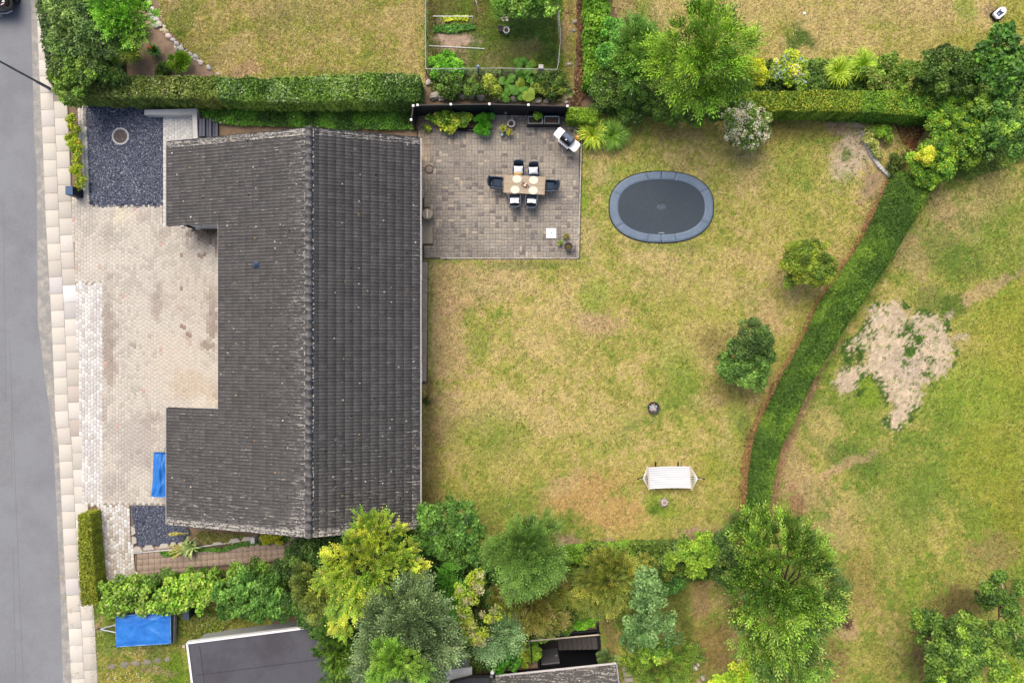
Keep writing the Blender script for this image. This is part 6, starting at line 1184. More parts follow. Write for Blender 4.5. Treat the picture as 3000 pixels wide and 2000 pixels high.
cover('plot_undergrowth', 'weeds between the wire fence and the rock edge', [(1255, 208), (1650, 208), (1680, 280), (1640, 300), (1300, 296), (1260, 260)], .25, [(70, 96, 36), (100, 126, 50), (60, 80, 34)], leaf=(.14, .05), dens=1.6)

# ---------------------------------------------------------------- rocks and beds
sheet('flower_bed', [(400, -10), (440, 20), (452, 62), (486, 92), (515, 132), (560, 168), (620, 205), (640, 222), (380, 240), (360, 150), (380, 60)], .012, mat('bed_soil', A(178, 152, 130), .95, .25, 10, .8, dark=A(142, 116, 96), darkamt=.7, scale2=2.5))
RC = [(222, 216, 206), (204, 198, 188), (234, 228, 216), (182, 178, 170), (218, 198, 162)]
rb = thing('rock_border', 'curving row of pale field stones between the flower bed and the top left lawn', 'rock border', W(520, 120, 0))
for i, (x, y, r, k) in enumerate([(424, 6, 9, 0), (438, 12, 8, 3), (432, 28, 8, 1), (450, 30, 7, 0), (438, 42, 7, 0), (448, 44, 9, 3), (451, 58, 8, 0), (461, 59, 7, 2), (458, 78, 9, 1), (469, 73, 9, 0), (483, 80, 5, 2), (486, 94, 9, 4), (474, 91, 4, 0), (497, 110, 9, 2), (509, 120, 7, 0), (519, 130, 7, 0), (515, 141, 5, 2), (524, 143, 5, 0), (533, 145, 8, 0), (543, 155, 5, 2), (534, 135, 4, 1), (549, 164, 8, 2), (559, 161, 6, 0), (565, 170, 5, 1), (576, 168, 7, 0), (572, 177, 4, 0), (582, 180, 4, 2), (590, 186, 7, 2), (613, 200, 7, 0), (640, 219, 6, 1), (548, 150, 3, 0), (517, 148, 3, 2)]):
    a = W(x, y); mb = MB(); mb.col = tuple(c * random.uniform(.9, 1.1) for c in A(*RC[k])[:3]) + (1,); mb.rock(a[0], a[1], .01, r / F * 1.3, r / F * 1.0, r / F * .9, i, rot=random.uniform(-1.2, -.2)); mb.build('stone', M_stone, rb, smooth=False)
rp = thing('rock_wall', 'rough row of boulders behind the black fence below the wire fenced plot', 'rock wall', W(1450, 290, 0))
RK = [(1256, 243, 10, 2), (1275, 285, 16, 1), (1300, 286, 15, 1), (1325, 283, 15, 3), (1352, 286, 13, 1), (1383, 288, 12, 1), (1410, 290, 14, 1), (1438, 278, 9, 4), (1460, 290, 13, 3), (1482, 295, 12, 1), (1505, 294, 12, 1), (1563, 302, 8, 4), (1578, 296, 11, 2), (1600, 297, 10, 0), (1610, 292, 6, 2), (1621, 295, 8, 1), (1652, 290, 13, 4), (1657, 278, 8, 0), (1665, 265, 7, 0), (1670, 285, 9, 4), (1658, 301, 7, 1), (1668, 190, 8, 0), (1680, 92, 7, 1), (1684, 66, 8, 1), (1666, 252, 6, 0), (1681, 272, 6, 4)]
for i, (x, y, r, k) in enumerate(RK):
    a = W(x, y); mb = MB(); mb.col = A(*[int(c * .88) for c in RC[k]]); mb.rock(a[0], a[1], 0, r / F * 1.1, r / F * .8, r / F * .9, 50 + i, rot=random.uniform(-.6, .6) if i else .9); mb.build('stone', M_stone, rp)
sp = thing('stone_pile', 'small heap of broken pale stones above the two pots in the plot', 'stones', W(1477, 54, 0))
for i, (x, y, r, k) in enumerate([(1468, 47, 5, 4), (1474, 44, 4, 4), (1478, 52, 6, 1), (1485, 55, 5, 1), (1471, 56, 5, 3), (1483, 61, 4, 2), (1474, 63, 4, 4), (1479, 46, 4, 3), (1487, 62, 4, 2)]):
    a = W(x, y); mb = MB(); mb.col = A(*RC[k]); mb.rock(a[0], a[1], 0, r / F, r / F * .8, .07, 90 + i, rot=i); mb.build('stone', M_stone, sp)
lb = thing('rock_garden', 'scattered pale stones in the fern bed at the bottom middle', 'stones', W(1980, 1965, 0))
for i, (x, y, r, k) in enumerate([(1968, 1957, 10, 2), (1966, 1970, 9, 3), (2000, 1945, 6, 1), (2038, 1955, 8, 0), (2045, 1945, 5, 2), (1908, 1983, 6, 2), (1990, 1913, 5, 0), (1810, 1965, 8, 4), (1808, 1985, 9, 1), (1815, 1998, 8, 4), (2060, 1985, 8, 1), (2050, 2000, 8, 4), (1994, 1997, 5, 1)]):
    a = W(x, y, .2); mb = MB(); mb.col = A(*RC[k]); mb.rock(a[0], a[1], .05, r / F, r / F * .8, r / F * .8 + .2, 120 + i, rot=i); mb.build('stone', M_stone, lb)
st_ = thing('stepping_slabs', 'three rough grey slab steps left of the fern bed at the bottom', 'steps', W(1835, 1970, 0))
for i, (x, y) in enumerate([(1835, 1956), (1838, 1972), (1841, 1988)]): a = W(x, y); mb = MB(); mb.box(a[0], a[1], 0, .44, .2, .08, rz=.05 * i, ch=.02); mb.build('slab', mat('slab_grey', A(186, 178, 168), .9, .15, 8, .4), st_)
ss = thing('stepping_stones', 'row of six grey stepping stones in the grass below the blue trailer', 'stepping stones', W(408, 1940, 0))
for i, (x, y, rx_, ry_) in enumerate([(327, 1950, 15, 9), (366, 1944, 16, 10), (399, 1940, 13, 10), (430, 1937, 16, 9), (462, 1932, 14, 9), (492, 1929, 11, 8)]):
    a = W(x, y); mb = MB(); mb.col = A(*[(158, 148, 138), (150, 142, 132), (162, 152, 142)][i % 3]); mb.rock(a[0], a[1], 0, rx_ / F, ry_ / F, .04, 150 + i, rot=.1); mb.build('stone', M_stone, ss)
lp = thing('leaf_pile', 'small heap of dry leaves and twigs on the lawn beside the large lower tree', 'leaf pile', W(2479, 1822, 0))
n = 260; q = rng.normal(size=(n, 2)) * .13; P = np.stack([W(2479, 1822)[0] + q[:, 0], W(2479, 1822)[1] + q[:, 1] * 1.2, .03 + .10 * np.exp(-(q ** 2).sum(1) * 25) * rng.random(n)], 1)
leafmesh('dry_leaves', P, rng.normal(size=(n, 3)) * (1, 1, .3), np.array([0, 0, 1.]) + rng.normal(size=(n, 3)) * .5, np.full(n, .10), np.full(n, .045), np.array([lin([(120, 86, 70), (160, 130, 108), (86, 60, 50)][i % 3]) for i in range(n)]) / K * 1.3, lp)

# ---------------------------------------------------------------- manhole covers, rings
def manhole(px, py, r, label, ring=M_conc, core=M_rust, ell=1.0):
    x, y, _ = W(px, py); t = thing('manhole_cover', label, 'manhole cover', (x, y, 0)); R = r / F
    MB().lathe((x, y, 0), [(R * .80, .0), (R, 0), (R, .07), (R * .82, .075), (R * .80, .04)], 28, ell=ell).build('ring', ring, t, smooth=False)
    MB().lathe((x, y, 0), [(R * .79, .0), (R * .79, .055), (R * .2, .06), (R * .18, .052), (R * .05, .052)], 28, ell=ell).build('cover', core, t)
manhole(356, 401, 25, 'round rusty manhole cover with a pale ring in the blue-grey gravel')
manhole(607, 1817, 18, 'brown round well cover in the weeds right of the black bin')
manhole(1258, 497, 13, 'round paved manhole cover beside the house wall on the patio', ring=mat('ring_dark', A(98, 90, 84), .9, .2), core=M_patio if False else mat('cover_stone', A(160, 146, 130), .9, .2, 12, .4))
x, y, _ = W(1239, 496); solo(MB().lathe((x, y, 0), [(.09, 0), (.10, .06), (.07, .07), (.05, .04)], 16), 'drain', mat('cover_stone', None), 'tiny round drain between the house wall and the patio manhole cover', 'drain', (x, y, 0))

# ---------------------------------------------------------------- in-ground trampoline
tx, ty, _ = W(1937.5, 606.5, .08); tr = thing('trampoline', 'oval in-ground trampoline with a blue grey padded edge on the lawn', 'trampoline', (tx, ty, 0))
def se(a, b, th, n=2.35):
    c, s = math.cos(th), math.sin(th); return (math.copysign(abs(c) ** (2 / n), c) * a, math.copysign(abs(s) ** (2 / n), s) * b)
OA, OB, IA, IB = 2.52, 1.715, 2.11, 1.335
M_pad = mat('trampoline_pad', A(124, 142, 162), .6, .10, 7, .25, dark=A(112, 130, 152), darkamt=.5, scale2=2, spec=.3); M_mat = mat('jump_mat', A(74, 84, 94), .85, .10, 30, .3, dark=A(80, 90, 98), darkamt=.6, scale2=.8)
def ang_of(dx, dy): return math.atan2(dy / 1.5, dx / 2.3)
bnd = sorted([math.atan2(dy, dx) % (2 * math.pi) for dx, dy in [(.70, 1.5), (.0, 1.5), (-.70, 1.5), (-2.1, .62), (-2.0, -.90), (-.66, -1.5), (.02, -1.5), (.70, -1.5), (2.0, -.72), (2.1, .80)]])
def th_for(angle):  # parameter whose outer point lies at this direction
    best = min(range(721), key=lambda k: abs(((math.atan2(*se(2.32, 1.53, k * math.pi / 360)[::-1]) - angle + math.pi) % (2 * math.pi)) - math.pi)); return best * math.pi / 360
tb = [th_for(b) for b in bnd]
for i in range(len(tb)):
    t0 = tb[i]; t1 = tb[(i + 1) % len(tb)]
    if t1 <= t0: t1 += 2 * math.pi
    n = 14; V, Fs = [], []; g = .006
    for k in range(n + 1):
        th = t0 + (t1 - t0) * k / n; o_, i_ = se(OA, OB, th), se(IA, IB, th)
        e = .75 if k in (0, n) else 1.0
        if k in (0, n):
            sh = g if k == 0 else -g
            th2 = th + sh / 2.0; o_, i_ = se(OA, OB, th2), se(IA, IB, th2)
        pr = [(0, .02), (0, .075 * e), (.2, .105 * e), (.8, .105 * e), (1, .08 * e), (1, .02)]
        for f, z in pr: V.append((tx + o_[0] + (i_[0] - o_[0]) * f, ty + o_[1] + (i_[1] - o_[1]) * f, z))
    for k in range(n):
        for j in range(5): Fs.append((k * 6 + j, (k + 1) * 6 + j, (k + 1) * 6 + j + 1, k * 6 + j + 1)[::-1])
    Fs += [tuple(range(6)), tuple(range(n * 6 + 5, n * 6 - 1, -1))]
    MB().add(V, Fs).build('pad', M_pad, tr, smooth=False)
n = 72; V = [(tx, ty, .045)] + [(tx + se(IA + .02, IB + .02, 2 * math.pi * k / n)[0], ty + se(IA + .02, IB + .02, 2 * math.pi * k / n)[1], .06) for k in range(n)]
MB().add(V, [(0, 1 + k, 1 + (k + 1) % n) for k in range(n)]).build('jumping_mat', M_mat, tr)
V = [(tx + se(OA + .05, OB + .05, 2 * math.pi * k / n)[0], ty + se(OA + .05, OB + .05, 2 * math.pi * k / n)[1], z) for z in (0, .045) for k in range(n)] + [(tx + se(OA - .1, OB - .1, 2 * math.pi * k / n)[0], ty + se(OA - .1, OB - .1, 2 * math.pi * k / n)[1], .045) for k in range(n)]
MB().add(V, [(k, (k + 1) % n, n + (k + 1) % n, n + k) for k in range(n)] + [(n + k, n + (k + 1) % n, 2 * n + (k + 1) % n, 2 * n + k) for k in range(n)]).build('frame', M_black, tr)
# badge printed on the mat: six sided shield with an inner band
M_print = mat('badge_print', A(122, 142, 158), .8, .05)
lg = MB(); lx, ly = tx - .005, ty - .005
sh = [(-.20, .07), (-.12, .12), (.12, .12), (.20, .07), (.20, -.06), (.08, -.09), (0, -.14), (-.08, -.09), (-.20, -.06)]
def ring_(pts, s0, s1, z): 
    n = len(pts); V = [(lx + x * s0, ly + y * s0, z) for x, y in pts] + [(lx + x * s1, ly + y * s1, z) for x, y in pts]; lg.add(V, [(i, (i + 1) % n, (i + 1) % n + n, i + n) for i in range(n)])
ring_(sh, 1.0, .86, .0525); 
for k in range(5): lg.box(lx - .10 + k * .05, ly, .0515, .030, .055 if k % 2 == 0 else .05, .0012)
lg.box(lx, ly + .055, .0515, .28, .014, .0012); lg.box(lx, ly - .05, .0515, .24, .014, .0012); lg.build('badge', M_print, tr)
lg = MB(); a = W(1936, 683.5, .07)
for k in range(5): lg.box(a[0] - .09 + k * .055, a[1] + .02, .060, .045, .035, .0015)
lg.build('label_print', mat('label_white', A(190, 200, 208), .8, .05), tr)

# ---------------------------------------------------------------- dining set
M_wick = mat('wicker', A(62, 74, 92), .75, .25, 70, .6, bdist=.006); M_wfr = mat('chair_frame', A(112, 118, 136), .6, .1, 20, .1); M_cush = mat('grey_cushion', A(60, 74, 94), .9, .1, 40, .2)
def make_chair():
    t = thing('armchair', 'x', 'chair', (0, 0, 0), local=True)
    MB().box(0, 0, .36, .50, .50, .07, ch=.01).build('seat', M_wick, t)
    MB().pillow(0, .01, .46, .44, .46, .09).build('seat_cushion', M_cush, t, smooth=True)
    b = MB(); V = []; 
    for z, yy, wd in ((.36, -.22, .48), (.90, -.36, .44)):
        for k in range(7):
            u = -1 + k / 3; V.append((u * wd / 2, yy - .05 * (1 - u * u), z))
    for z, yy, wd in ((.36, -.26, .50), (.90, -.40, .46)):
        for k in range(7): u = -1 + k / 3; V.append((u * wd / 2, yy - .05 * (1 - u * u), z))
    Fs = [(k, k + 1, 7 + k + 1, 7 + k)[::-1] for k in range(6)] + [(14 + k, 14 + k + 1, 21 + k + 1, 21 + k) for k in range(6)] + [(7 + k, 8 + k, 22 + k, 21 + k)[::-1] for k in range(6)] + [(0, 7, 21, 14), (6, 20, 27, 13)]
    b.add(V, Fs).build('backrest', M_wick, t)
    MB().path([(-.23, -.40, .91), (-.1, -.445, .915), (.1, -.445, .915), (.23, -.40, .91)], .016, 6).build('top_rail', M_wfr, t)
    for s in (-1, 1):
        MB().path([(s * .27, .24, .60), (s * .275, -.05, .62), (s * .25, -.30, .64)], .022, 6).build('armrest', M_wfr, t)
        MB().tube((s * .26, .24, 0), (s * .27, .24, .60), .018, .022, 6).build('leg', M_wfr, t); MB().tube((s * .24, -.30, 0), (s * .245, -.27, .62), .018, .022, 6).build('leg', M_wfr, t)
        MB().box(s * .262, -.02, .38, .02, .46, .2).build('side_panel', M_wick, t)
    return t
ch0 = make_chair(); used = False
CH = [(1519, 504, 0, 'armchair on the upper side of the table holding a white and an orange cushion', 1), (1563.5, 509, 2, 'armchair on the upper side of the table, right of the one with the orange cushion', 0),
      (1508, 586, 180, 'armchair on the lower side of the table with a square white cushion', 0), (1556.5, 588, 176, 'armchair on the lower side of the table with an oval shaped white cushion', 0),
      (1456, 538, 84, 'empty dark armchair at the left end of the garden table', 0), (1611, 547, -92, 'empty dark armchair at the right end of the garden table', 0)]
for i, (x, y, rz, lab, o_) in enumerate(CH):
    c = ch0 if i == 0 else copy_tree(ch0); a = W(x, y, .45); c.location = (a[0], a[1], .055); c.rotation_euler = (0, 0, math.radians(180 + rz if i < 6 else rz)); c['label'] = lab; c['group'] = 'armchairs around the garden table'
M_wcu = mat('white_cushion', (.82, .82, .82, 1), .9, .03, 20, .1); M_ocu = mat('orange_cushion', A(238, 190, 110), .9, .08, 20, .1)
for (x, y, sx, sy, rz, m_, lab, tl, z) in [(1518.5, 498, .44, .36, -1, M_wcu, 'white cushion on the chair that also holds an orange cushion', .35, .66), (1517, 510, .42, .16, 0, M_ocu, 'orange cushion in front of the white one on the upper left chair', .1, .60), (1562.5, 500.5, .44, .34, 2, M_wcu, 'white cushion on the upper right chair beside the table', .35, .66),
      (1507.5, 588, .44, .30, 0, M_wcu, 'square white cushion on the lower left chair', -.4, .66), (1557.5, 589.5, .44, .24, -4, M_wcu, 'rounded white cushion on the lower right chair', -.5, .66)]:
    a = W(x, y, z); solo(MB().pillow(a[0], a[1], z, sx, sy, .13, math.radians(rz), tilt=tl), 'cushion', m_, lab, 'cushion', (a[0], a[1], z - .05), 'cushions on the armchairs', smooth=True)
tbx, tby, _ = W(1535.8, 541.5, .76); tra = math.radians(-3.2)
tb_ = thing('garden_table', 'long pale wood slatted dining table in the middle of the patio', 'table', (tbx, tby, .055), tra)
for k in range(4): MB().box(0.02, -.322 + k * .2147, .67, 1.86, .208, .03, ch=.003).build('slat', mat('table_board', A(198, 180, 154), .6, .10, 10, .2, dark=A(186, 164, 138), darkamt=.5, scale2=3), tb_)
MB().box(-.94, 0, .665, .055, .86, .04).build('end_board', M_wood, tb_); MB().box(.975, 0, .665, .035, .86, .04).build('end_board', M_wood, tb_)
for sx in (-1, 1):
    for sy in (-1, 1): MB().box(sx * .90 + .02, sy * .38, 0, .08, .08, .66).build('leg', M_wood, tb_)
MB().box(.02, 0, .58, 1.6, .04, .08).build('crossbar', M_wood, tb_)
for (x, y, lab) in [(928, 635, 'upper left'), (1405, 670, 'upper right'), (870, 945, 'lower left'), (1390, 965, 'lower right')]:
    a = W(1420 + x / 9.8, 460 + y / 9.8, .76); solo(MB().lathe((a[0], a[1], .756), [(.215, 0), (.22, .004), (.215, .009), (.05, .01)], 28, ell=.85), 'placemat', mat('cream_mat', A(255, 248, 226), .8, .04, 60, .3), 'round cream placemat at the %s seat of the table' % lab, 'placemat', (a[0], a[1], .756), 'placemats')
a = W(1538.5, 542.5, .8); lan_ = thing('candle_tray', 'brown round tray with candles in the middle of the table', 'tray', (a[0], a[1], .756))
MB().lathe((a[0], a[1], .756), [(.10, 0), (.12, .05), (.11, .05), (.10, .01), (.03, .01)], 18).build('tray', mat('copper', A(150, 96, 64), .4, .15, 12, .1, metal=.3), lan_)
for dx, dy, r in ((-.02, -.03, .055), (.03, .05, .04)): MB().lathe((a[0] + dx, a[1] + dy, .77), [(r, 0), (r, .10), (r * .8, .10), (.01, .085)], 14).build('candle', mat('candle_wax', A(255, 240, 214), .5, .03), lan_)
for (x, y, r, lab) in [(1087, 720, .035, 'clear drinking glass next to the upper left placemat'), (1057, 795, .035, 'clear drinking glass left of the candle tray'), (1255, 845, .03, 'white candle glass right of the candle tray')]:
    a = W(1420 + x / 9.8, 460 + y / 9.8, .82); solo(MB().lathe((a[0], a[1], .756), [(r * .8, 0), (r, .12), (r * .85, .12), (r * .7, .03), (.005, .03)], 14), 'glass', mat('frosted_glass', A(222, 226, 232), .2, .03), lab, 'glass', (a[0], a[1], .756))

# gas grill and bottle
gx_, gy_, _ = W(1661, 410, .9); gl = thing('gas_grill', 'white gas grill with a dark lid in the upper right corner of the patio', 'grill', (gx_, gy_, .05), math.radians(-40))
gb = MB(); gb.prism([(-.67, -.16), (-.62, -.24), (-.29, -.25), (-.29, .25), (-.60, .25), (-.67, .18)], .84, .88); gb.build('side_shelf', M_white, gl)
gb = MB(); gb.prism([(.29, -.25), (.60, -.25), (.67, -.18), (.67, .18), (.60, .25), (.29, .25)], .84, .88); gb.build('side_shelf', M_white, gl)
MB().box(0, -.25, .74, .62, .10, .13, ch=.01).build('control_panel', M_white, gl)
for k in range(6): MB().tube((-.26 + k * .105, -.30, .80), (-.26 + k * .105, -.345, .80), .026, .024, 8).build('knob', M_white, gl)
MB().box(0, .02, .1, .58, .44, .72).build('cabinet', mat('cabinet_grey', A(70, 74, 80), .5, .1), gl)
V = []; pr = [(-.22, .86), (-.22, .98), (-.14, 1.08), (.0, 1.12), (.16, 1.08), (.23, .98), (.23, .86)]
for x in (-.285, .285):
    for y, z in pr: V.append((x, y, z))
lid = MB().add(V, [(k, 7 + k, 8 + k, k + 1)[::-1] for k in range(6)] + [tuple(range(7)), tuple(range(13, 6, -1))]).build('lid', mat('grill_lid', A(30, 32, 40), .3, .1, 6, .05), gl)
V = []; pr2 = [(-.06, 1.103), (.0, 1.126), (.16, 1.086), (.215, 1.01)]
for x in (-.25, .25):
    for y, z in pr2: V.append((x, y, z + .004))
MB().add(V, [(k, 4 + k, 5 + k, k + 1)[::-1] for k in range(3)]).build('lid_window', mat('tinted_glass', A(110, 122, 146), .3, .08, 4, .02, spec=.5), lid)
MB().path([(-.27, -.27, .97), (.27, -.27, .97)], .016, 6).build('lid_handle', M_black, lid); MB().lathe((-.0, -.10, 1.10), [(.035, 0), (.035, .015), (.01, .02)], 14).build('thermometer', M_white, lid)
for sx in (-1, 1):
    for sy in (-1, 1): MB().tube((sx * .24, sy * .17, .05), (sx * .24, sy * .17, .12), .03, .03, 8).build('caster', M_black, gl)
a = W(1692.5, 402, .5); gbt = thing('gas_bottle', 'orange gas bottle behind the right end of the white grill', 'gas bottle', (a[0], a[1], .05))
MB().lathe((a[0], a[1], .05), [(.12, 0), (.135, .05), (.135, .34), (.10, .43), (.04, .46)], 18).build('body', mat('orange_paint', A(240, 166, 60), .4, .06), gbt, smooth=True); MB().lathe((a[0], a[1], .50), [(.04, 0), (.04, .06), (.01, .07)], 10).build('valve', M_white, gbt)

# pots, planters, raised bed, sticks
def pot(px, py, r, z, label, rimm, plantpal=None, h=.3, soil=M_dsoil, z0=.05, cat='flower pot', blades_=False):
    x, y, _ = W(px, py, z0 + h); t = thing('flower_pot', label, cat, (x, y, z0)); R = r / F * (1 - z0 / H)
    MB().lathe((x, y, z0), [(R * .72, 0), (R * .95, h * .9), (R, h * .9), (R, h), (R * .84, h), (R * .82, h * .85)], 22).build('pot', rimm, t, smooth=False)
    MB().lathe((x, y, z0), [(R * .82, h * .8), (R * .78, h * .84), (.02, h * .88)], 22).build('soil', soil, t)
    if plantpal:
        n = 90; q = rng.normal(size=(n, 2)) * R * .45; P = np.stack([x + q[:, 0], y + q[:, 1], z0 + h + rng.uniform(0, .16, n)], 1); c = lcol(plantpal, n)[rng.integers(0, len(plantpal), n)] * rng.uniform(.75, 1.2, (n, 1))
        leafmesh('foliage', P, rng.normal(size=(n, 3)), np.array([0, 0, 1.]) + rng.normal(size=(n, 3)) * .5, np.full(n, .10), np.full(n, .05), c, t)
    return t
PW = mat('white_pot', A(235, 234, 230), .6, .05)
pot(1474.5, 376, 10.5, 0, 'white rimmed pot with a yellow green plant, left of the dark soil pot', PW, [(170, 180, 60), (150, 160, 50)])
pot(1497.5, 362, 11.5, 0, 'pale rimmed pot of dark twiggy soil under the black fence', mat('grey_pot', A(210, 204, 200), .7, .06))
pot(1491.5, 389, 8.5, 0, 'pot of straggly yellow flowers below the dark soil pot', mat('beige_pot', A(190, 180, 160), .7, .1), [(190, 186, 60), (160, 166, 60)])
pot(1470.5, 394, 5.5, 0, 'tiny turquoise pot with a pale lid beside the potted flowers', mat('turquoise_pot', A(90, 140, 140), .5, .05), h=.2, soil=mat('pale_lid', A(200, 226, 222), .6, .05))
pot(1665.5, 722.5, 12, 0, 'large dark round pot with mossy soil in the lower right patio corner', mat('dark_pot', A(66, 64, 64), .6, .1), h=.4, soil=mat('mossy_soil', A(104, 92, 44), .95, .4, 40, .8))
pot(1658.5, 693, 8, 0, 'terracotta bowl with a candle above the large dark pot', mat('terracotta', A(206, 158, 116), .8, .1), [(150, 150, 70)], h=.15)
pot(1640, 712, 7, 0, 'small half hidden brown pot with green leaves left of the large dark pot', mat('brown_pot', A(120, 96, 76), .8, .1), [(110, 150, 60), (140, 170, 80)], h=.2)
pot(1467, 84, 9, 0, 'dark soil pot left of the white one in the wire fenced plot', mat('grey_pot2', A(90, 88, 88), .7, .1), z0=0)
pot(1483.5, 89, 9.5, 0, 'thick white rimmed pot of soil in the wire fenced plot', PW, z0=0)
for i, (x0, x1, lab, wp) in enumerate([(1544, 1592, 'left black planter trough with a small green plant against the black fence', 1), (1592.5, 1641, 'right black planter trough of bare soil against the black fence', 0)]):
    h = .5; a = W(x0, 338, h); b = W(x1, 365, h); t = thing('planter_box', lab, 'planter', ((a[0] + b[0]) / 2, (a[1] + b[1]) / 2, .05))
    mb = MB(); cx_, cy_ = (a[0] + b[0]) / 2, (a[1] + b[1]) / 2; L_, D_ = b[0] - a[0], a[1] - b[1]
    for (u, v, s1, s2) in [(0, D_ / 2 - .02, L_, .04), (0, -D_ / 2 + .02, L_, .04), (L_ / 2 - .02, 0, .04, D_ - .081), (-L_ / 2 + .02, 0, .04, D_ - .081)]: mb.box(cx_ + u, cy_ + v, .05, s1, s2, h - .05)
    mb.build('box', M_black, t)
    mb = MB()
    for (u, v, s1, s2) in [(0, D_ / 2 - .055, L_ - .09, .03), (0, -D_ / 2 + .055, L_ - .09, .03), (L_ / 2 - .055, 0, .03, D_ - .15), (-L_ / 2 + .055, 0, .03, D_ - .15)]: mb.box(cx_ + u, cy_ + v, .3, s1, s2, h - .34)
    mb.build('liner', mat('pale_liner', A(200, 222, 222), .6, .15, 12, .3), t); MB().box(cx_, cy_, .3, L_ - .16, D_ - .16, .12, ch=.03).build('soil', M_dsoil, t)
    if wp: foliage('foliage', [(1570, 337, 9, .75), (1578, 342, 7, .7)], [(110, 160, 40), (134, 176, 60)], t, (.10, .07), csize=.14)
rb_ = thing('raised_bed', 'dark framed raised bed with leafy vegetables beneath the black fence', 'raised bed', W(1370, 360, 0))
for (x0, y0, x1, y1) in [(1290, 380, 1396, 382), (1292, 334, 1440, 332), (1357, 334, 1358, 380), (1290, 336, 1290, 380), (1396, 382, 1440, 376)]:
    a = W(x0, y0, .25); b = W(x1, y1, .25); MB().box((a[0] + b[0]) / 2, (a[1] + b[1]) / 2, .05, math.dist(a, b) + .02, .04, .22, rz=math.atan2(b[1] - a[1], b[0] - a[0])).build('frame_board', M_black, rb_)
MB().prism([W(x, y, .2)[:2] for x, y in [(1293, 336), (1438, 334), (1438, 376), (1293, 379)]][::-1], .05, .2).build('soil', M_dsoil, rb_)
plant('vegetable_plant', 'sprawling yellow green squash in the raised bed', 'plant', [(1290, 345, 20, .7), (1310, 335, 20, .8), (1330, 345, 22, .8), (1350, 350, 18, .7), (1300, 365, 18, .6), (1320, 370, 16, .6), (1265, 350, 12, .5), (1250, 370, 9, .3), (1362, 340, 14, .6)], [(104, 148, 40), (140, 172, 48), (166, 184, 56), (90, 130, 44)], leaf=(.13, .10), csize=.17, dens=3)
plant('herb_plant', 'dense bright green feathery herb at the right end of the raised bed', 'plant', [(1410, 345, 20, .7), (1420, 368, 20, .7), (1405, 380, 12, .6), (1430, 345, 12, .6)], [(54, 130, 20), (74, 156, 28)], leaf=(.12, .03), style='needle', csize=.16, dens=5)
fw_ = thing('firewood', 'pile of weathered sticks in the corner behind the house against the black fence', 'firewood', W(1232, 357, 0))
for i in range(16):
    a = W(random.uniform(1221, 1236), random.uniform(345, 376), .1 + .03 * (i // 4)); an = random.uniform(-.7, .9); l = random.uniform(.12, .3)
    MB().tube((a[0] - l * math.cos(an), a[1] - l * math.sin(an), a[2]), (a[0] + l * math.cos(an), a[1] + l * math.sin(an), a[2] + .02), .022, .016, 6).build('stick', mat('stick_grey', A(150, 132, 116), .9, .2), fw_)
x, y, _ = W(1615, 683.5, .1); sq = thing('parasol_base', 'square white parasol base lying on the lower right of the patio', 'parasol base', (x, y, .05))
MB().box(x, y, .05, .49, .49, .05, ch=.008).build('plate', M_white, sq); MB().tube((x + .01, y, .10), (x + .01, y, .2), .018, .018, 8).build('tube', M_pitch2, sq)
x, y, _ = W(1253, 628, .5); ba = thing('rain_barrel', 'beige round water barrel against the house wall on the patio', 'barrel', (x, y, 0))
MB().lathe((x, y, .03), [(.24, 0), (.28, .25), (.25, .55), (.23, .57)], 22).build('body', mat('beige_barrel', A(176, 164, 146), .7, .12), ba, smooth=True); MB().lathe((x, y, .60), [(.25, 0), (.25, .03), (.05, .05)], 22).build('lid', mat('lid_beige', A(200, 182, 152), .6, .12), ba); MB().box(x, y, .652, .06, .38, .02).build('strap', M_white, ba)

# ---------------------------------------------------------------- hammock
hx_, hy_, _ = W(1960, 1398, .55); hm = thing('hammock', 'white striped hammock on a dark stand at the bottom of the lawn', 'hammock', (hx_, hy_, 0))
hw, hh = 1.0, .565; V = []; nu, nv = 17, 20
for j in range(nv):
    for i in range(nu):
        u = -1 + 2 * i / (nu - 1); v = -1 + 2 * j / (nv - 1); V.append((hx_ + u * hw + .03 * v * (-1), hy_ + v * (hh - .05) + .02 * u, .62 - .16 * (1 - u * u) - .04 * (1 - v * v) + .008 * math.sin(v * 35)))
mi = [1 if (j % 2 == 1) else 0 for j in range(nv - 1) for i in range(nu - 1)]
b = MB(); b.add(V, [(j * nu + i, j * nu + i + 1, (j + 1) * nu + i + 1, (j + 1) * nu + i) for j in range(nv - 1) for i in range(nu - 1)]); b.m = [0 if (k // (nu - 1)) % 2 == 0 else 1 for k in range(len(b.f))]
b.build('bed', [mat('hammock_white', (.78, .78, .78, 1), .9, .03, 30, .1), mat('hammock_stripe', A(222, 224, 228), .9, .03, 30, .1)], hm, smooth=True)
for s in (-1, 1):
    MB().path([(hx_ + s * 1.02 + .04, hy_ - hh - .03, .64), (hx_ + s * 1.02 - .04, hy_ + hh + .03, .64)], .025, 8).build('spreader_bar', M_cream, hm)
    rp_ = MB(); tip = (hx_ + s * 1.30, hy_ + .0, .80)
    for k in range(11): v = -1 + k / 5; rp_.tube(tip, (hx_ + s * 1.02 - .04 * v, hy_ + v * hh, .64), .009, .009, 5)
    rp_.build('ropes', M_white, hm)
    MB().path([tip, (hx_ + s * 1.48, hy_ + .01, .92)], .018, 6).build('hook', M_cream, hm)
    MB().path([(hx_ + s * .45, hy_ + .0, .05), (hx_ + s * 1.0, hy_, .12), (hx_ + s * 1.6, hy_ + .01, .98)], .03, 8).build('upright', M_black, hm)
    MB().box(hx_ + s * .55, hy_, .0, .06, 1.32, .06).build('foot', M_black, hm)
MB().tube((hx_ - .5, hy_, .05), (hx_ + .5, hy_, .05), .03, .03, 8).build('base_tube', M_black, hm)
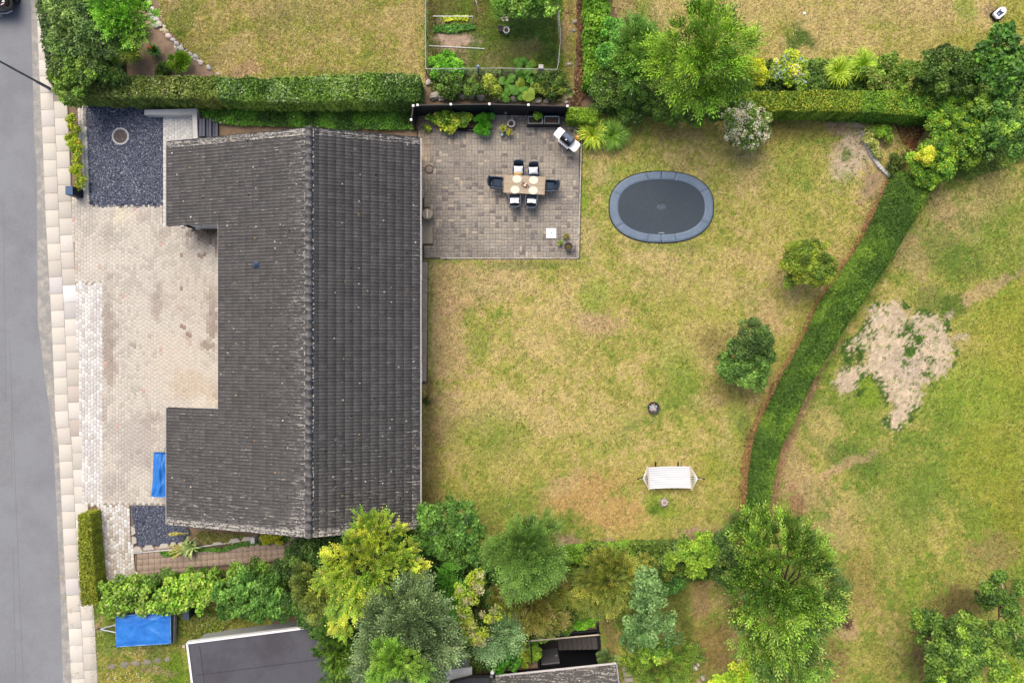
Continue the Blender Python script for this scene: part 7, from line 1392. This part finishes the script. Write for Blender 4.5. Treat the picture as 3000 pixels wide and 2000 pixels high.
# fire pit and stone fountain foot
x, y, _ = W(1914, 1194, .15); fp = thing('fire_bowl', 'round dark fire bowl full of pale ash on the lawn above the hammock', 'fire bowl', (x, y, 0))
MB().lathe((x, y, 0), [(.16, 0), (.28, .16), (.30, .2), (.28, .2), (.25, .14), (.14, .06)], 22).build('bowl', mat('sooty_iron', A(74, 78, 82), .7, .3, 14, .3), fp)
for i in range(13): mb = MB(); mb.col = A(*[(214, 212, 214), (196, 194, 198), (190, 140, 116)][0 if i < 6 else (1 if i < 10 else 2)]); a_ = i * 2.4; r_ = .045 * math.sqrt(i) * 1.2; mb.rock(x + r_ * math.cos(a_), y + r_ * math.sin(a_), .08, .07, .05, .07, 200 + i, rot=i); mb.build('ash_lump', M_stone, fp)
x, y, _ = W(1946, 1471, .1); fo = thing('stone_fireplace', 'small round stone grate ringed by broken stones below the hammock', 'stone ring', (x, y, 0))
MB().lathe((x, y, 0), [(.16, 0), (.16, .14), (.13, .15), (.03, .13)], 14).build('bowl', mat('pale_stone', A(214, 202, 194), .9, .15, 14, .5), fo)
for k in range(3): MB().box(x - .05 + .05 * k, y, .146, .015, .16, .01).build('bar', mat('dark_bar', A(120, 112, 108), .8, .1), fo)
MB().box(x, y, .158, .16, .015, .008).build('bar', mat('dark_bar', None), fo)
for i in range(9): a_ = i * .7; mb = MB(); mb.col = A(*[(190, 176, 160), (160, 146, 132)][i % 2]); mb.rock(x + .20 * math.cos(a_), y + .20 * math.sin(a_), 0, .07, .05, .07, 230 + i, rot=a_); mb.build('stone', M_stone, fo)

# robot mower, white marker on the lawn
x, y, _ = W(2928, 39, .2); mw = thing('robot_mower', 'white and dark robot lawn mower near the top right corner', 'robot mower', (x, y, 0), math.radians(40))
def rrect(a, b, t): return [(-a, -b * .62), (-a * .75, -b * .95), (.1, -b), (a * .75, -b * .7), (a, -b * .25), (a, b * .25), (a * .75, b * .7), (.1, b), (-a * .75, b * .95), (-a, b * .62)]
MB().prism(rrect(.36, .25, 0), .05, .15).build('chassis', M_black, mw); MB().prism(rrect(.32, .21, 0), .151, .25).build('cover', M_white, mw)
MB().prism([(-.2, -.10), (.12, -.12), (.22, 0), (.12, .12), (-.2, .10)], .251, .256).build('panel', M_pitch2, mw); MB().lathe((.14, 0, .257), [(.09, 0), (.09, .02), (.03, .025), (.028, .01)], 16).build('dial', M_white, mw); MB().box(-.12, 0, .257, .09, .08, .004).build('display', mat('display_grey', A(160, 180, 200), .4, .05), mw); MB().box(.05, .06, .257, .06, .03, .004).build('logo_strip', mat('pink_mark', A(220, 130, 170), .5, .05), mw)
for sy in (-1, 1): MB().tube((-.2, sy * .20, .10), (-.2, sy * .26, .10), .1, .1, 14).build('wheel', M_black, mw)
x, y, _ = W(2356, 40, .05); solo(MB().lathe((x, y, 0), [(.085, 0), (.09, .03), (.06, .06), (.01, .065)], 6), 'lawn_disc', M_white, 'small white hexagonal plastic disc lying on the top right lawn', 'marker', (x, y, 0))
for (x, y, r_) in [(2566, 930, .07), (2563, 938, .05)]: a = W(x, y); mb = MB(); mb.col = A(240, 238, 234); mb.rock(a[0], a[1], 0, r_ * .9, r_, .05, int(x)); solo(mb, 'stone', M_stone, ('larger' if r_ > .06 else 'smaller') + ' of two white stones at the left edge of the bare sandy patch', 'stone', a)

# ---------------------------------------------------------------- wire fence of the plot
wf = thing('wire_fence', 'thin white topped wire fence around the vegetable plot', 'fence', W(1440, 200, 0)); zw = .9
run = [(1247, -60), (1246.5, 90), (1247, 203), (1400, 201.5), (1470, 201), (1632, 205), (1637, 180), (1642.5, 105), (1636, 20), (1634, -60)]
pw = [W(x, y, zw) for x, y in run]
MB().path(pw, .018, 5).build('top_rail', mat('rail_white', A(206, 202, 196), .6, .05), wf)
for p in pw[1:-1]: MB().tube((p[0], p[1], 0), p, .02, .02, 6).build('post', mat('post_brown', A(110, 84, 66), .9, .2), wf)
wm_ = MB()
for p, q in zip(pw[:-1], pw[1:]):
    for k in range(1, 6): wm_.tube((p[0], p[1], zw * k / 6), (q[0], q[1], zw * k / 6), .0022, .0022, 3, cap=False)
    l = math.dist(p, q); nn = int(l / .15)
    for k in range(nn): f = k / nn; x, y = p[0] + (q[0] - p[0]) * f, p[1] + (q[1] - p[1]) * f; wm_.tube((x, y, 0), (x, y, zw), .0022, .0022, 3, cap=False)
tag(wm_.build('wire_mesh', M_metal, wf), kind='stuff')
for nm, lab, pts in [('plant_support', 'white plastic goal shaped pole support over the lettuce row', [(1270, 52, 0), (1270, 49, .5), (1385, 49.5, .5), (1383, 68, .0)]), ('garden_pole', 'long white pole lying across the dug soil bed', [(1257, 135.5, .05), (1420, 144, .05)]), ('garden_post', 'old crooked wooden branch post above the white pole frame', [(1390, -10, .8), (1397, 12, .6), (1401, 34, .1)])]:
    solo(MB().path([W(*p) for p in pts], .019, 6), nm, M_white if 'white' in lab else M_wood, lab, 'pole', W(pts[0][0], pts[0][1], 0))
x, y, _ = W(1401, 195, 1.0); solo(MB().tube((x, y, 0), (x, y, .9), .02, .02, 6).lathe((x, y, .9), [(.05, 0), (.08, .06), (.05, .12), (.01, .13)], 10), 'bird_feeder', mat('blue_plastic', A(150, 174, 214), .4, .1), 'small blue bottle on a stake at the wire fence', 'stake', (x, y, 0))
x, y, _ = W(1585, 196, 1.0); solo(MB().box(x, y, .7, .23, .2, .3, ch=.01).box(x, y, 0, .05, .05, .7), 'wall_box', mat('box_grey', A(210, 206, 200), .7, .12, 20, .2), 'square pale box mounted on the wire fence behind the pumpkin', 'box', (x, y, 0))
# pumpkin with large leaves
pk = thing('pumpkin_plant', 'plant with very large heart shaped leaves behind the black fence', 'plant', W(1505, 240, 0)); PKM = mat('big_leaf', A(106, 162, 56), .6, .22, 6, .3, trans=.2); PKM2 = mat('big_leaf_pale', A(150, 178, 60), .6, .2, 6, .3, trans=.2)
for i, (x, y, r_, a_) in enumerate([(1517, 187, 13, 60), (1548, 192, 11, -20), (1535, 180, 10, 100), (1560, 186, 10, 30), (1520, 208, 10, -60), (1545, 212, 11, 80), (1475, 238, 11, 170), (1490, 250, 13, 200), (1522, 243, 14, -40), (1548, 232, 11, 20), (1556, 240, 12, 40), (1510, 262, 13, 230), (1535, 262, 12, -70), (1547, 274, 17, -70), (1500, 232, 12, 150), (1470, 275, 11, 220), (1488, 272, 10, 200), (1530, 225, 12, 90), (1562, 210, 9, 0), (1484, 288, 9, 240), (1528, 280, 11, -110)]):
    h = .35 + .35 * random.random(); c = W(x, y, h); R = r_ / F * 1.15; mb = MB(); V = [(0, 0, .05)]; n = 12
    for k in range(n):
        t_ = 2 * math.pi * k / n; rr = R * (1.0 - .22 * math.cos(t_) - (.35 if k == 0 else 0) + random.uniform(-.05, .05)); V.append((-rr * math.cos(t_), rr * math.sin(t_), -.04 * random.random() - .03 * math.cos(2 * t_)))
    Mx = Matrix.Translation(c) @ Matrix.Rotation(math.radians(a_), 4, 'Z') @ Matrix.Rotation(random.uniform(-.35, .35), 4, 'X') @ Matrix.Rotation(random.uniform(-.1, .5), 4, 'Y')
    mb.add([Mx @ Vector(v) for v in V], [(0, 1 + (k + 1) % n, 1 + k) for k in range(n)]); mb.tube((c[0] - .1, c[1], 0), (c[0], c[1], h), .012, .008, 5); mb.build('leaf', PKM2 if i % 5 == 3 else PKM, pk)

# red hot poker flowers in the bed
for i, (x, y, c0, lab) in enumerate([(440, 139, A(236, 104, 50), 'orange red flower spike in the flower bed'), (431, 126, A(226, 216, 110), 'pale yellow flower spike touching the orange red one'), (426, 115, A(232, 222, 160), 'cream flower spike furthest from the orange red one')]):
    b0 = W(x, y, .45); an = math.radians(-55); d = Vector((math.cos(an), math.sin(an), .25)).normalized() * (.11 if i else .15); mb = MB(); mb.tube(Vector(b0) - d, Vector(b0), .02, .055, 8); mb.tube(Vector(b0), Vector(b0) + d, .055, .02, 8); mb.tube((b0[0] + .05, b0[1] - .05, 0), Vector(b0) - d * .9, .01, .01, 5)
    solo(mb, 'flower_spike', mat('poker%d' % i, c0, .7, .15, 20, .2), lab, 'flower', (b0[0], b0[1], 0))

# ---------------------------------------------------------------- street side: letter box, lamp post, car
x, y, _ = W(203, 558, .84); mbx = thing('letter_box', 'tall dark blue letter box at the corner of the driveway by the pavement', 'letter box', (x, y, 0))
MB().box(x, y, .0, .33, .40, .80, ch=.004).build('body', mat('letter_box_body', A(32, 42, 58), .5, .1), mbx); MB().box(x, y, .802, .345, .415, .035, ch=.006).build('lid', mat('letter_box_lid', A(76, 104, 142), .35, .1, 20, .1), mbx)
x, y, _ = W(149, 262); lp_ = thing('street_lamp', 'slim grey street lamp pole rising beside the top left shrubs over the road', 'street lamp', (x, y, 0))
MB().tube((x, y, 0), (x, y, 6.0), .055, .04, 10).build('pole', mat('lamp_grey', A(120, 132, 144), .5, .1), lp_, smooth=True); MB().tube((x, y, 0), (x, y, .9), .075, .075, 10).build('base', mat('lamp_grey', None), lp_)
MB().tube((x, y, 6.0), (x - 1.0, y, 6.3), .035, .03, 8).build('arm', mat('lamp_grey', None), lp_); MB().box(x - 1.25, y, 6.24, .6, .22, .12, ch=.04).build('head', mat('lamp_grey', None), lp_)
# parked car: body lofted from cross sections along its length
cx0, cy0, _ = W(-8, 40, .35); car = thing('parked_car', 'rear corner of a black parked car at the very top left edge', 'car', (cx0, cy0, 0))
secs = [(-.0, .50, .46, .74), (.05, .80, .36, .90), (.18, .88, .28, .98), (.55, .90, .26, 1.0), (1.4, .90, .26, 1.0), (2.8, .90, .26, .98), (3.7, .88, .28, .92), (4.2, .82, .34, .80), (4.4, .60, .42, .66)]
V, Fs = [], []; m = 12
for (yy, hw_, zb, zt_) in secs:
    for k in range(m):
        t_ = 2 * math.pi * (k + .5) / m; c_, s_ = math.cos(t_), math.sin(t_); u = math.copysign(abs(c_) ** .45, c_); v = math.copysign(abs(s_) ** .55, s_)
        V.append((cx0 + u * hw_, cy0 + yy, (zb + zt_) / 2 + v * (zt_ - zb) / 2))
for r in range(len(secs) - 1): Fs += [(r * m + k, r * m + (k + 1) % m, (r + 1) * m + (k + 1) % m, (r + 1) * m + k) for k in range(m)]
Fs += [tuple(range(m - 1, -1, -1)), tuple((len(secs) - 1) * m + k for k in range(m))]
M_car = mat('car_paint', A(14, 16, 24), .12, .1, 4, 0, spec=.7, coat=1.0)
body = MB().add(V, Fs).build('body', M_car, car, smooth=True)
V, Fs = [], []
for (yy, hw_, z) in [(.22, .70, .97), (.75, .60, 1.36), (1.1, .60, 1.43), (2.2, .60, 1.42), (3.05, .72, .96)]:
    V += [(cx0 - hw_, cy0 + yy, z), (cx0 + hw_, cy0 + yy, z), (cx0 + .82, cy0 + yy, .95), (cx0 - .82, cy0 + yy, .95)]
for r in range(4): Fs += [(r * 4 + k, r * 4 + (k + 1) % 4, (r + 1) * 4 + (k + 1) % 4, (r + 1) * 4 + k) for k in range(4)]
MB().add(V, Fs + [(3, 2, 1, 0), (16, 17, 18, 19)]).build('cabin', mat('car_glass', A(30, 34, 40), .06, .05, 3, 0, spec=.8), car, smooth=False)
MB().box(cx0, cy0 + 1.65, 1.425, 1.16, 1.1, .03, ch=.01).build('roof_panel', M_car, car)
MB().path([(cx0 - .78, cy0 + .06, .40), (cx0 - .5, cy0 - .02, .38), (cx0, cy0 - .035, .37), (cx0 + .5, cy0 - .02, .38), (cx0 + .80, cy0 + .08, .42)], .028, 8).build('bumper_strip', mat('chrome', A(210, 214, 220), .25, .05, metal=.4), car)
for s in (-1, 1):
    tl = MB().box(cx0 + s * .68, cy0 + .16, .80, .26, .10, .12, rz=s * .5, ch=.03).build('tail_light', mat('tail_red', A(150, 50, 60), .2, .1, spec=.6), car); MB().box(cx0 + s * .70, cy0 + .155, .921, .14, .03, .008, rz=s * .5).build('reflector', M_white, tl)
    for yy in (.85, 3.5):
        w_ = MB().tube((cx0 + s * .72, cy0 + yy, .32), (cx0 + s * .91, cy0 + yy, .32), .32, .32, 20).build('wheel', M_black, car); MB().tube((cx0 + s * .905, cy0 + yy, .32), (cx0 + s * .925, cy0 + yy, .32), .2, .19, 14).build('rim', M_metal, w_)
MB().box(cx0, cy0 + .0, .58, .50, .03, .11, rx=-.5).build('number_plate', M_white, car)
MB().path([(cx0 - .6, cy0 + .30, 1.0), (cx0, cy0 + .24, 1.01), (cx0 + .5, cy0 + .30, 1.0)], .01, 5).build('hatch_trim', M_metal, car); MB().path([(cx0 + .2, cy0 - .02, .30), (cx0 + .2, cy0 - .16, .33)], .025, 6).build('tow_hook', M_metal, car)

# ---------------------------------------------------------------- trailers
M_tarp = mat('blue_tarp', A(54, 140, 232), .45, .10, 3, .6, dark=A(30, 112, 214), darkamt=.7, scale2=1.1, bdist=.06, spec=.4)
def tarp(name, P4, z, parent, folds, drop=.14):
    """P4: world corners (x,y); a wrinkled sheet with hanging hem"""
    n = 26; V = []; Fs = []
    P4 = [np.array(p) for p in P4]
    for j in range(n):
        for i in range(n):
            u, v = i / (n - 1), j / (n - 1); p = (P4[0] * (1 - u) + P4[1] * u) * (1 - v) + (P4[3] * (1 - u) + P4[2] * u) * v
            e = min(u, v, 1 - u, 1 - v); h = .05 * min(1, e * 6)
            for (fu, fv, du, dv, am, wd_) in folds:
                t_ = (u - fu) * du + (v - fv) * dv; d_ = (u - fu) * dv - (v - fv) * du; h += am * math.exp(-(d_ / wd_) ** 2) * (1 if 0 < t_ < .6 else math.exp(-(min(abs(t_), abs(t_ - .6)) / .08) ** 2))
            h += .012 * math.sin(17 * u + 5 * v) * math.sin(13 * v - 4 * u)
            V.append((p[0], p[1], z + h))
    for j in range(n - 1):
        for i in range(n - 1): Fs.append((j * n + i, (j + 1) * n + i, (j + 1) * n + i + 1, j * n + i + 1)[::-1])
    b = [i for i in range(n)] + [j * n + n - 1 for j in range(1, n)] + [(n - 1) * n + i for i in range(n - 2, -1, -1)] + [j * n for j in range(n - 2, 0, -1)]
    o_ = len(V); cen = sum(P4) / 4
    for k in b: d_ = np.array(V[k][:2]) - cen; d_ = d_ / np.linalg.norm(d_) * .012; V.append((V[k][0] + d_[0], V[k][1] + d_[1], z - drop + random.uniform(-.02, .02)))
    m_ = len(b)
    for k in range(m_): Fs.append((b[k], b[(k + 1) % m_], o_ + (k + 1) % m_, o_ + k))
    return MB().add(V, Fs).build(name, M_tarp, parent, smooth=True)
def rdir(a): return (math.cos(math.radians(a)), math.sin(math.radians(a)))
zt_ = .85; P4 = [W(341, 1893, zt_)[:2], W(500.5, 1883, zt_)[:2], W(499, 1791, zt_)[:2], W(340, 1804, zt_)[:2]]
trl = thing('trailer', 'car trailer under a bright blue tarpaulin on the lower left lawn', 'trailer', W(420, 1845, 0))
tarp('tarpaulin', P4, zt_, trl, [(1.0, 0, *rdir(125), .05, .02), (1.0, 1, *rdir(215), .045, .03), (0.02, .02, *rdir(80), .04, .02), (.8, .5, *rdir(-60), .03, .02), (.45, .95, *rdir(-100), .02, .03), (.5, .9, *rdir(-80), .02, .02), (.35, .95, *rdir(-85), .02, .03), (.6, .85, *rdir(-20), .025, .03)])
for i in range(4):
    a, b = P4[i], P4[(i + 1) % 4]; MB().path([(a[0], a[1], zt_ - .02), (b[0], b[1], zt_ - .02)], .022, 6).build('rope', mat('tarp_hem', A(150, 196, 246), .6, .05), trl)
cen = np.mean(np.array(P4), 0); q = [tuple(cen + (np.array(p) - cen) * .965) for p in P4]; MB().prism(q, .40, .80).build('body', mat('trailer_side', A(120, 124, 128), .5, .1), trl)
for k, (x, m_) in enumerate([(503.5, M_metal), (508, M_rust), (512, M_metal)]): a = W(x, 1838, .6 - .04 * k); MB().box(a[0], a[1], .35, .045, 1.40, .32 - .05 * k, rz=math.radians(-2)).build('tail_board', m_, trl)
a0 = W(293, 1841, .4); 
for yy in (1828, 1851): MB().tube(a0, W(342, yy, .42), .032, .032, 8).build('drawbar', M_metal, trl)
MB().box(a0[0] - .04, a0[1], .34, .2, .09, .1).build('coupling', M_rust, trl); MB().tube((a0[0] + .12, a0[1] - .08, 0), (a0[0] + .12, a0[1] - .08, .5), .025, .025, 6).build('jockey_wheel', M_metal, trl)
for s in (1, -1): c = cen; MB().tube((c[0] + .2, c[1] + s * .66, .3), (c[0] + .2, c[1] + s * .76, .3), .28, .28, 18).build('wheel', M_black, trl)
z2 = .9; P4 = [W(445.5, 1454, z2)[:2], W(500, 1457, z2)[:2], W(500, 1326, z2)[:2], W(452, 1325, z2)[:2]]
tr2 = thing('covered_trailer', 'narrow trailer under a crumpled blue tarpaulin half beneath the roof edge', 'trailer', W(470, 1390, 0))
tarp('tarpaulin', P4, z2, tr2, [(.5, .98, *rdir(-100), .07, .05), (.3, .9, *rdir(-70), .05, .04), (.2, .6, *rdir(-110), .05, .05), (.6, .3, *rdir(-140), .06, .05), (.1, .1, *rdir(60), .05, .04), (.9, .2, *rdir(120), .06, .05), (.15, .95, *rdir(-30), .05, .04), (.5, .6, *rdir(-95), .05, .05)])
cen = np.mean(np.array(P4), 0); q = [tuple(cen + (np.array(p) - cen) * .94) for p in P4]; MB().prism(q, .35, .82).build('body', mat('trailer_side', None), tr2)
for s in (0, 1): MB().tube((q[s][0], cen[1], .28), (q[s][0] + (-.06 if s == 0 else .06), cen[1], .28), .26, .26, 16).build('wheel', M_black, tr2)
MB().tube(W(480, 1326, .5), W(487, 1304, .5), .025, .025, 6).build('drawbar', M_metal, tr2); MB().box(*W(450, 1457, .5)[:2], .45, .09, .05, .07).build('lamp', M_white, tr2)
# bins and small stuff
x, y, _ = W(545, 1800, .9); bn = thing('wheelie_bin', 'dark grey wheeled bin in the weeds right of the blue trailer', 'bin', (x, y, 0))
MB().prism([(x - .14, y - .22), (x + .14, y - .22), (x + .12, y + .2), (x - .12, y + .2)], .06, .86).build('body', M_pitch, bn); MB().box(x, y, .862, .33, .46, .05, ch=.02, rx=.04).build('lid', mat('bin_lid', A(72, 80, 96), .5, .1), bn); MB().tube((x - .14, y + .26, .85), (x + .14, y + .26, .85), .02, .02, 6).build('handle', M_pitch, bn)
for s in (-1, 1): MB().tube((x + s * .12, y + .2, .1), (x + s * .17, y + .2, .1), .1, .1, 12).build('wheel', M_black, bn)
x, y, _ = W(542, 1889); solo(MB().box(x, y, 0, .15, .14, .12, ch=.01), 'block', M_cream, 'small pale cube block beside the garage corner', 'block', (x, y, 0))
# bits beside the wing: stool, bowls and a leaning bicycle
x, y, _ = W(577, 667.5, .3); solo(MB().box(x, y, .02, .13, .13, .3, ch=.01), 'white_box', M_white, 'small white box under the upper wing eave beside the bicycle', 'box', (x, y, 0))
x, y, _ = W(560, 664, .1); solo(MB().lathe((x, y, .04), [(.12, 0), (.17, .10), (.15, .10), (.10, .02)], 16), 'bowl', M_cream, 'cream round basin under the upper wing eave', 'bowl', (x, y, .04))
x, y, _ = W(535, 662.5, .1); solo(MB().box(x, y, .04, .15, .08, .1, ch=.01), 'door_mat', M_white, 'little white brick shaped object left of the cream basin', 'block', (x, y, .04))
bx_, by_, _ = W(585, 657, .5); bk = thing('bicycle', 'black bicycle leaning at the upper wing, mostly hidden by the eave', 'bicycle', (bx_, by_, 0))
for s in (-1, 1):
    w_ = MB(); n = 20; pts = [(bx_ + s * .5 + .33 * math.cos(2 * math.pi * k / n), by_ + .05, .37 + .33 * math.sin(2 * math.pi * k / n)) for k in range(n + 1)]; w_.path(pts, .02, 6); w_.build('wheel', M_black, bk)
MB().path([(bx_ - .5, by_ + .05, .37), (bx_ - .15, by_ + .05, .35), (bx_ - .22, by_ + .04, .85), (bx_ + .35, by_ + .04, .85), (bx_ - .15, by_ + .05, .35)], .018, 6).build('frame', M_black, bk)
MB().path([(bx_ + .5, by_ + .05, .37), (bx_ + .35, by_ + .04, .95)], .016, 6).build('fork', M_black, bk); MB().path([(bx_ + .32, by_ - .2, 1.0), (bx_ + .40, by_ + .04, .98), (bx_ + .32, by_ + .25, 1.0)], .016, 6).build('handlebar', M_black, bk); MB().box(bx_ - .24, by_ + .04, .88, .24, .12, .05, ch=.02).build('saddle', M_black, bk)
